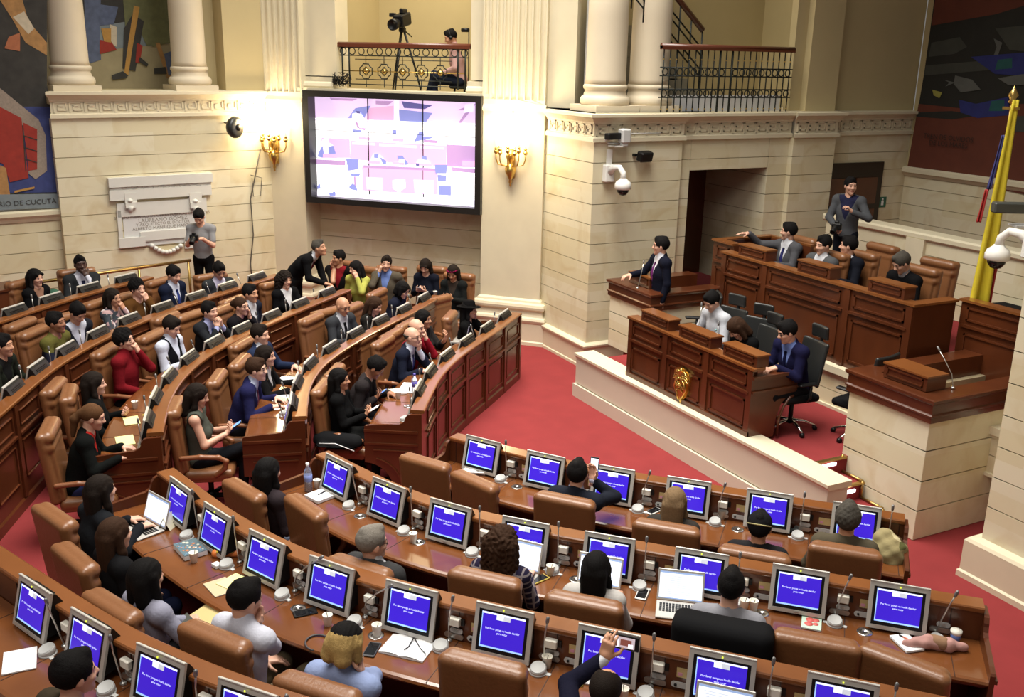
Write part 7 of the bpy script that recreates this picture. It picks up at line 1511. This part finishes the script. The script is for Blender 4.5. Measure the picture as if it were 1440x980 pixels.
q,f=onrow('R3',(1033,975)); t=thing('yogurt_cup','blue and white crumpled lidded cup beside a brushed metal disc','cup',q,f); mb=MB(); mb.lathe([(.032,0),(.042,.10),(.045,.105),(.0,.11)],16); mb.build('body',mat('cup_blue',(.07,.07,.40),.4),t); mb=MB(); mb.lathe([(.0385,.03),(.042,.075)],16); mb.build('label',mat('cup_label',(.45,.47,.60),.4),t); mb=MB(); mb.box((.005,0,.115),(.06,.06,.02),rot=rotz(.4),bev=.008); mb.build('foil_lid',mat('cup_white',(.75,.76,.85),.3),t)
q,f=onrow('R2',(1342,905)); t=thing('drink_cup','blue and white paper cup at the right end of the second row','cup',q,f); mb=MB(); mb.lathe([(.028,0),(.040,.11),(.036,.11),(.026,.01),(0,.01)],16); mb.build('body',mat('cup_blue_pale',(.10,.16,.40),.5),t); mb=MB(); mb.lathe([(.0385,.085),(.0415,.112)],16); mb.build('rim',CUP,t)
q,f=onrow('R3',(830,960)); t=thing('crumpled_papers','crumpled paper with yellow tabs before the raised phone','paper',q,f); mb=MB(); mb.box((0,0,.012),(.08,.06,.02),rot=Matrix.Rotation(.4,3,'X')); mb.build('sheet',PAPER,t); mb=MB(); mb.box((-.06,-.05,.008),(.05,.03,.012)); mb.build('tabs',mat('tab_yellow',(.6,.65,.10),.6),t)
P=PPL['r3c']; m=(P['W']['R']+P['W']['L'])/2; q=P['w'](m+np.array([0,.12,.02])); t=thing('folder','open manila folder on the lap of the woman in lilac grey','folder',q,P['rz']-.2); mb=MB(); mb.box((0,.0,.0),(.30,.36,.008),rot=Matrix.Rotation(R(18),3,'X')); mb.build('cover',mat('manila',(.58,.45,.20),.8),t); mb=MB(); mb.box((-.05,-.14,.0),(.16,.10,.012),rot=Matrix.Rotation(R(18),3,'X')); mb.build('device',mat('dark_device',(.07,.07,.06),.5),t)
P=PPL['l1a']; q=P['w']((.30,-.02,.58)); t=blob('folded_jacket','folded black jacket with a pale zip on the chair of the woman with long hair','jacket',q,P['rz'],[((-.05,-.15,.02),(.02,.25,.03),.11,.10),((.05,-.1,-.05),(.08,.22,-.08),.10,.08)],BLACKF,.013); mb=MB(); mb.tube([(.10,-.15,.03),(.13,.05,.05),(.16,.28,-.02)],.006,5); mb.build('zip',PAPER,t)
P=PPL['r2e']; q=P['w']((0,-.25,.62)); s=SDF(.04); s.box((0,-.02,.30),(.34,.125,.36),.08,bend=.15); s.cone((-.26,.05,.40),(-.30,.02,.05),.07,.05); s.cone((.26,.05,.40),(.30,.02,.05),.07,.05); t=thing('coat','black coat draped over the chair back of the man in the grey jumper','coat',q,P['rz']); npmesh('body',[(*s.mesh(.014),0)],BLACKF,t)
q=at(75,408,ROWZ['L5']+.75); t=blob('bag','small green bag on the chair between the two people at the rear desk','bag',(q[0],q[1],ROWZ['L5']+.55),0,[((-.12,0,.10),(.12,0,.10),.10,.10)],mat('bag_green',(.02,.10,.06),.8),.014)
# secretary desk things
for px,lb in (((962,462),'white papers at the pulpit end of the secretary desk'),((1085,500),'blue and white packet near the hands of the man in navy')):
    q=at(px[0],px[1],ST+.77); t=thing('paper_stack' if 'papers' in lb else 'packet',lb,'papers' if 'papers' in lb else 'packet',q,.2); mb=MB(); mb.box((0,0,.006),(.26,.2,.012) if 'papers' in lb else (.09,.12,.03)); mb.build('sheets' if 'papers' in lb else 'wrapper',PAPER,t)
    if 'packet' in lb: mb=MB(); mb.box((0,0,.024),(.07,.05,.01)); mb.build('blue_panel',mat('packet_blue',(.05,.07,.35),.5),t)
q=at(1005,483,ST+.78); bottle(q,'small clear water bottle on the secretary desk before the woman in black',.20,.034,mat('label_teal',(.25,.45,.45),.5))
for (px,lb) in (((980,470),'thin dark microphone at the first document rest'),((1003,500),'thin dark microphone in front of the man in white')):
    q=at(px[0],px[1],ST+.80); place(MICS[1],q,R(180),lb,None)
q=PPL['spk']['w']((.10,.34,0)); t=place(MICS[1],(q[0],q[1],1.645),R(160),'gooseneck microphone with a red light before the speaking man',None)
# tripod video camera on the balcony
def up(px,py,out): a,z=PC.hit(px,py,out); return PC.P(a,out,z)
out=-.75; t=thing('video_camera','black video camera on a tripod behind the balcony railing','camera',(*PC.P(PC.hit(566,60,out)[0],out,0)[:2],4.02),math.atan2(PC.n[1],PC.n[0])-math.pi/2)
zc=PC.hit(566,28,out)[1]-4.02; mb=MB(); mb.box((0,0,zc),(.20,.38,.22),rot=Matrix.Rotation(R(-12),3,'X'),bev=.02); mb.box((0,-.05,zc+.15),(.08,.22,.10),bev=.02); mb.build('camera_body',BLACK,t)
mb=MB(); mb.lathe([(.06,0),(.075,.04),(.075,.15),(.10,.16),(.10,.24),(.085,.24),(.07,.20),(0,.20)],16,(0,.18,zc-.06),M=Matrix.Rotation(R(-100),3,'X')); mb.build('lens',BLACK,t)
mb=MB(); mb.box((.14,.10,zc+.08),(.10,.12,.07),bev=.01); mb.build('viewfinder',BLACK,t); mb=MB(); mb.box((0,0,zc-.17),(.10,.14,.10),bev=.02); mb.tube([(0,-.05,zc-.17),(.05,-.5,zc-.28)],.012,6); mb.build('head',BLACK,t)
for i in range(3):
    a=R(90+120*i); mb=MB(); mb.tube([(.04*math.cos(a),.04*math.sin(a),zc-.22),(.24*math.cos(a),.24*math.sin(a),zc*.45),(.42*math.cos(a),.42*math.sin(a),0.0)],[.022,.018,.014],6); mb.build('leg',BLACK,t)
a,z=PC.hit(655,42,-.6); t=thing('studio_microphone','small black microphone beside the seated man in headphones','microphone',(*PC.P(a,-.75,0)[:2],4.02)); mb=MB(); mb.tube([(0,0,0),(0,0,z-4.02)],.012,6); mb.lathe([(.12,0),(.12,.015),(0,.02)],12); mb.build('stand',BLACK,t); mb=MB(); d=PC.d; mb.tube([(0,0,z-4.02),(-.14*d[0],-.14*d[1],z-4.02)],.035,8); mb.build('capsule',BLACK,t)
P=PPL['cam']; q=P['w']((0,0,0)); t=thing('stool','dark stool under the man in headphones on the balcony','stool',q,P['rz']); mb=MB(); mb.lathe([(.17,.40),(.19,.42),(.19,.45),(.17,.46),(0,.46)],16); mb.build('seat',BLACKF,t)
for i in range(4): a=R(45+90*i); mb=MB(); mb.tube([(.12*math.cos(a),.12*math.sin(a),.42),(.19*math.cos(a),.19*math.sin(a),0)],.013,6); mb.build('leg',BLACK,t)
# brass guard rail along the left wall, wooden cabinet at the left edge
t=thing('guard_rail','brass guard rail along the left wall behind the rear desk','railing',(0,0,ROWZ['L5']))
pa=at(18,402,ROWZ['L5']+1.0);pb=at(268,366,ROWZ['L5']+1.0); pc=at(345,372,ROWZ['L5']+1.0); mb=MB(); z0=ROWZ['L5']
mb.tube([(pa[0],pa[1],1.0),(pb[0],pb[1],1.0)],.028,8); mb.build('rail',BRASSDK,t)
for f_ in (.02,.35,.68,.985):
    p=pa+(pb-pa)*f_; mb=MB(); mb.tube([(p[0],p[1],0),(p[0],p[1],1.0)],.022,8); mb.build('post',BRASSDK,t)
q=at(2,400,ROWZ['L5']+1.15); t=thing('wooden_cabinet','dark wooden cabinet end at the left edge behind the rear desk','cabinet',(q[0],q[1],ROWZ['L5']),.5); mb=MB(); mb.box((0,0,.55),(.50,.5,1.10)); mb.build('body',WOODDK,t); mb=MB(); mb.box((0,0,1.11),(.54,.54,.03)); mb.build('top',WOOD,t)
P=PPL['hood']; mb=MB(); mb.box((P['loc'][0],P['loc'][1]+.35,DZ+.075),(1.9,1.5,.15)); tag(mb.build('floor_dais_step',[CARPET]),kind='structure')
# ------------------------------------------------------------------ light: the hall's ceiling laylight, area lights without fixtures
def area(name,loc,sx,sy,en,col,target=None,spread=None):
    L=bpy.data.lights.new(name,'AREA'); L.shape='RECTANGLE'; L.size=sx; L.size_y=sy; L.energy=en; L.color=col
    if spread: L.spread=spread
    o=bpy.data.objects.new(name,L); COL.objects.link(o); o.location=loc
    if target is not None: o.rotation_euler=(Vector(target)-Vector(loc)).to_track_quat('-Z','Y').to_euler()
    return o
area('laylight_light',(-9.2,4.2,12.5),7,6,1080,(1,.96,.88),(-9.2,4.2,0),R(110))
area('laylight_far_light',(-14.5,6.0,11.5),5,5,430,(1,.95,.85),(-15.5,6.0,2),R(120))
area('near_hall_light',(-3.0,-2.0,10.5),5,4,200,(1,.93,.84),(-8,3,0.5),R(120))  # area light aimed at the near desks, no fixture modelled
area('balcony_area_light',PC.P(-2.8,-1.2,7.6),1.6,1.0,42,(1,.82,.50),PC.P(-2.8,-1.4,4.3))  # warm area light over the balcony, no fixture modelled
area('stair_area_light',(-14.6,10.5,7.6),1.5,1.5,26,(1,.86,.62),(-14.4,10.5,4.3))  # warm area light over the gallery stairs, no fixture modelled
w=bpy.data.worlds.new('hall_ambient'); SC.world=w; w.use_nodes=True; bg=w.node_tree.nodes['Background']; bg.inputs[0].default_value=(1,.95,.88,1); bg.inputs[1].default_value=.16
SC.view_settings.view_transform='Standard'; SC.view_settings.look='None'; SC.view_settings.gamma=1; SC.view_settings.use_curve_mapping=False; SC.view_settings.exposure=0.12
SC.cycles.use_denoising=True; SC.cycles.max_bounces=5; SC.cycles.diffuse_bounces=3; SC.cycles.glossy_bounces=3; SC.cycles.transmission_bounces=4; SC.cycles.sample_clamp_indirect=6
SC.cycles.use_adaptive_sampling=True; SC.cycles.adaptive_threshold=.02
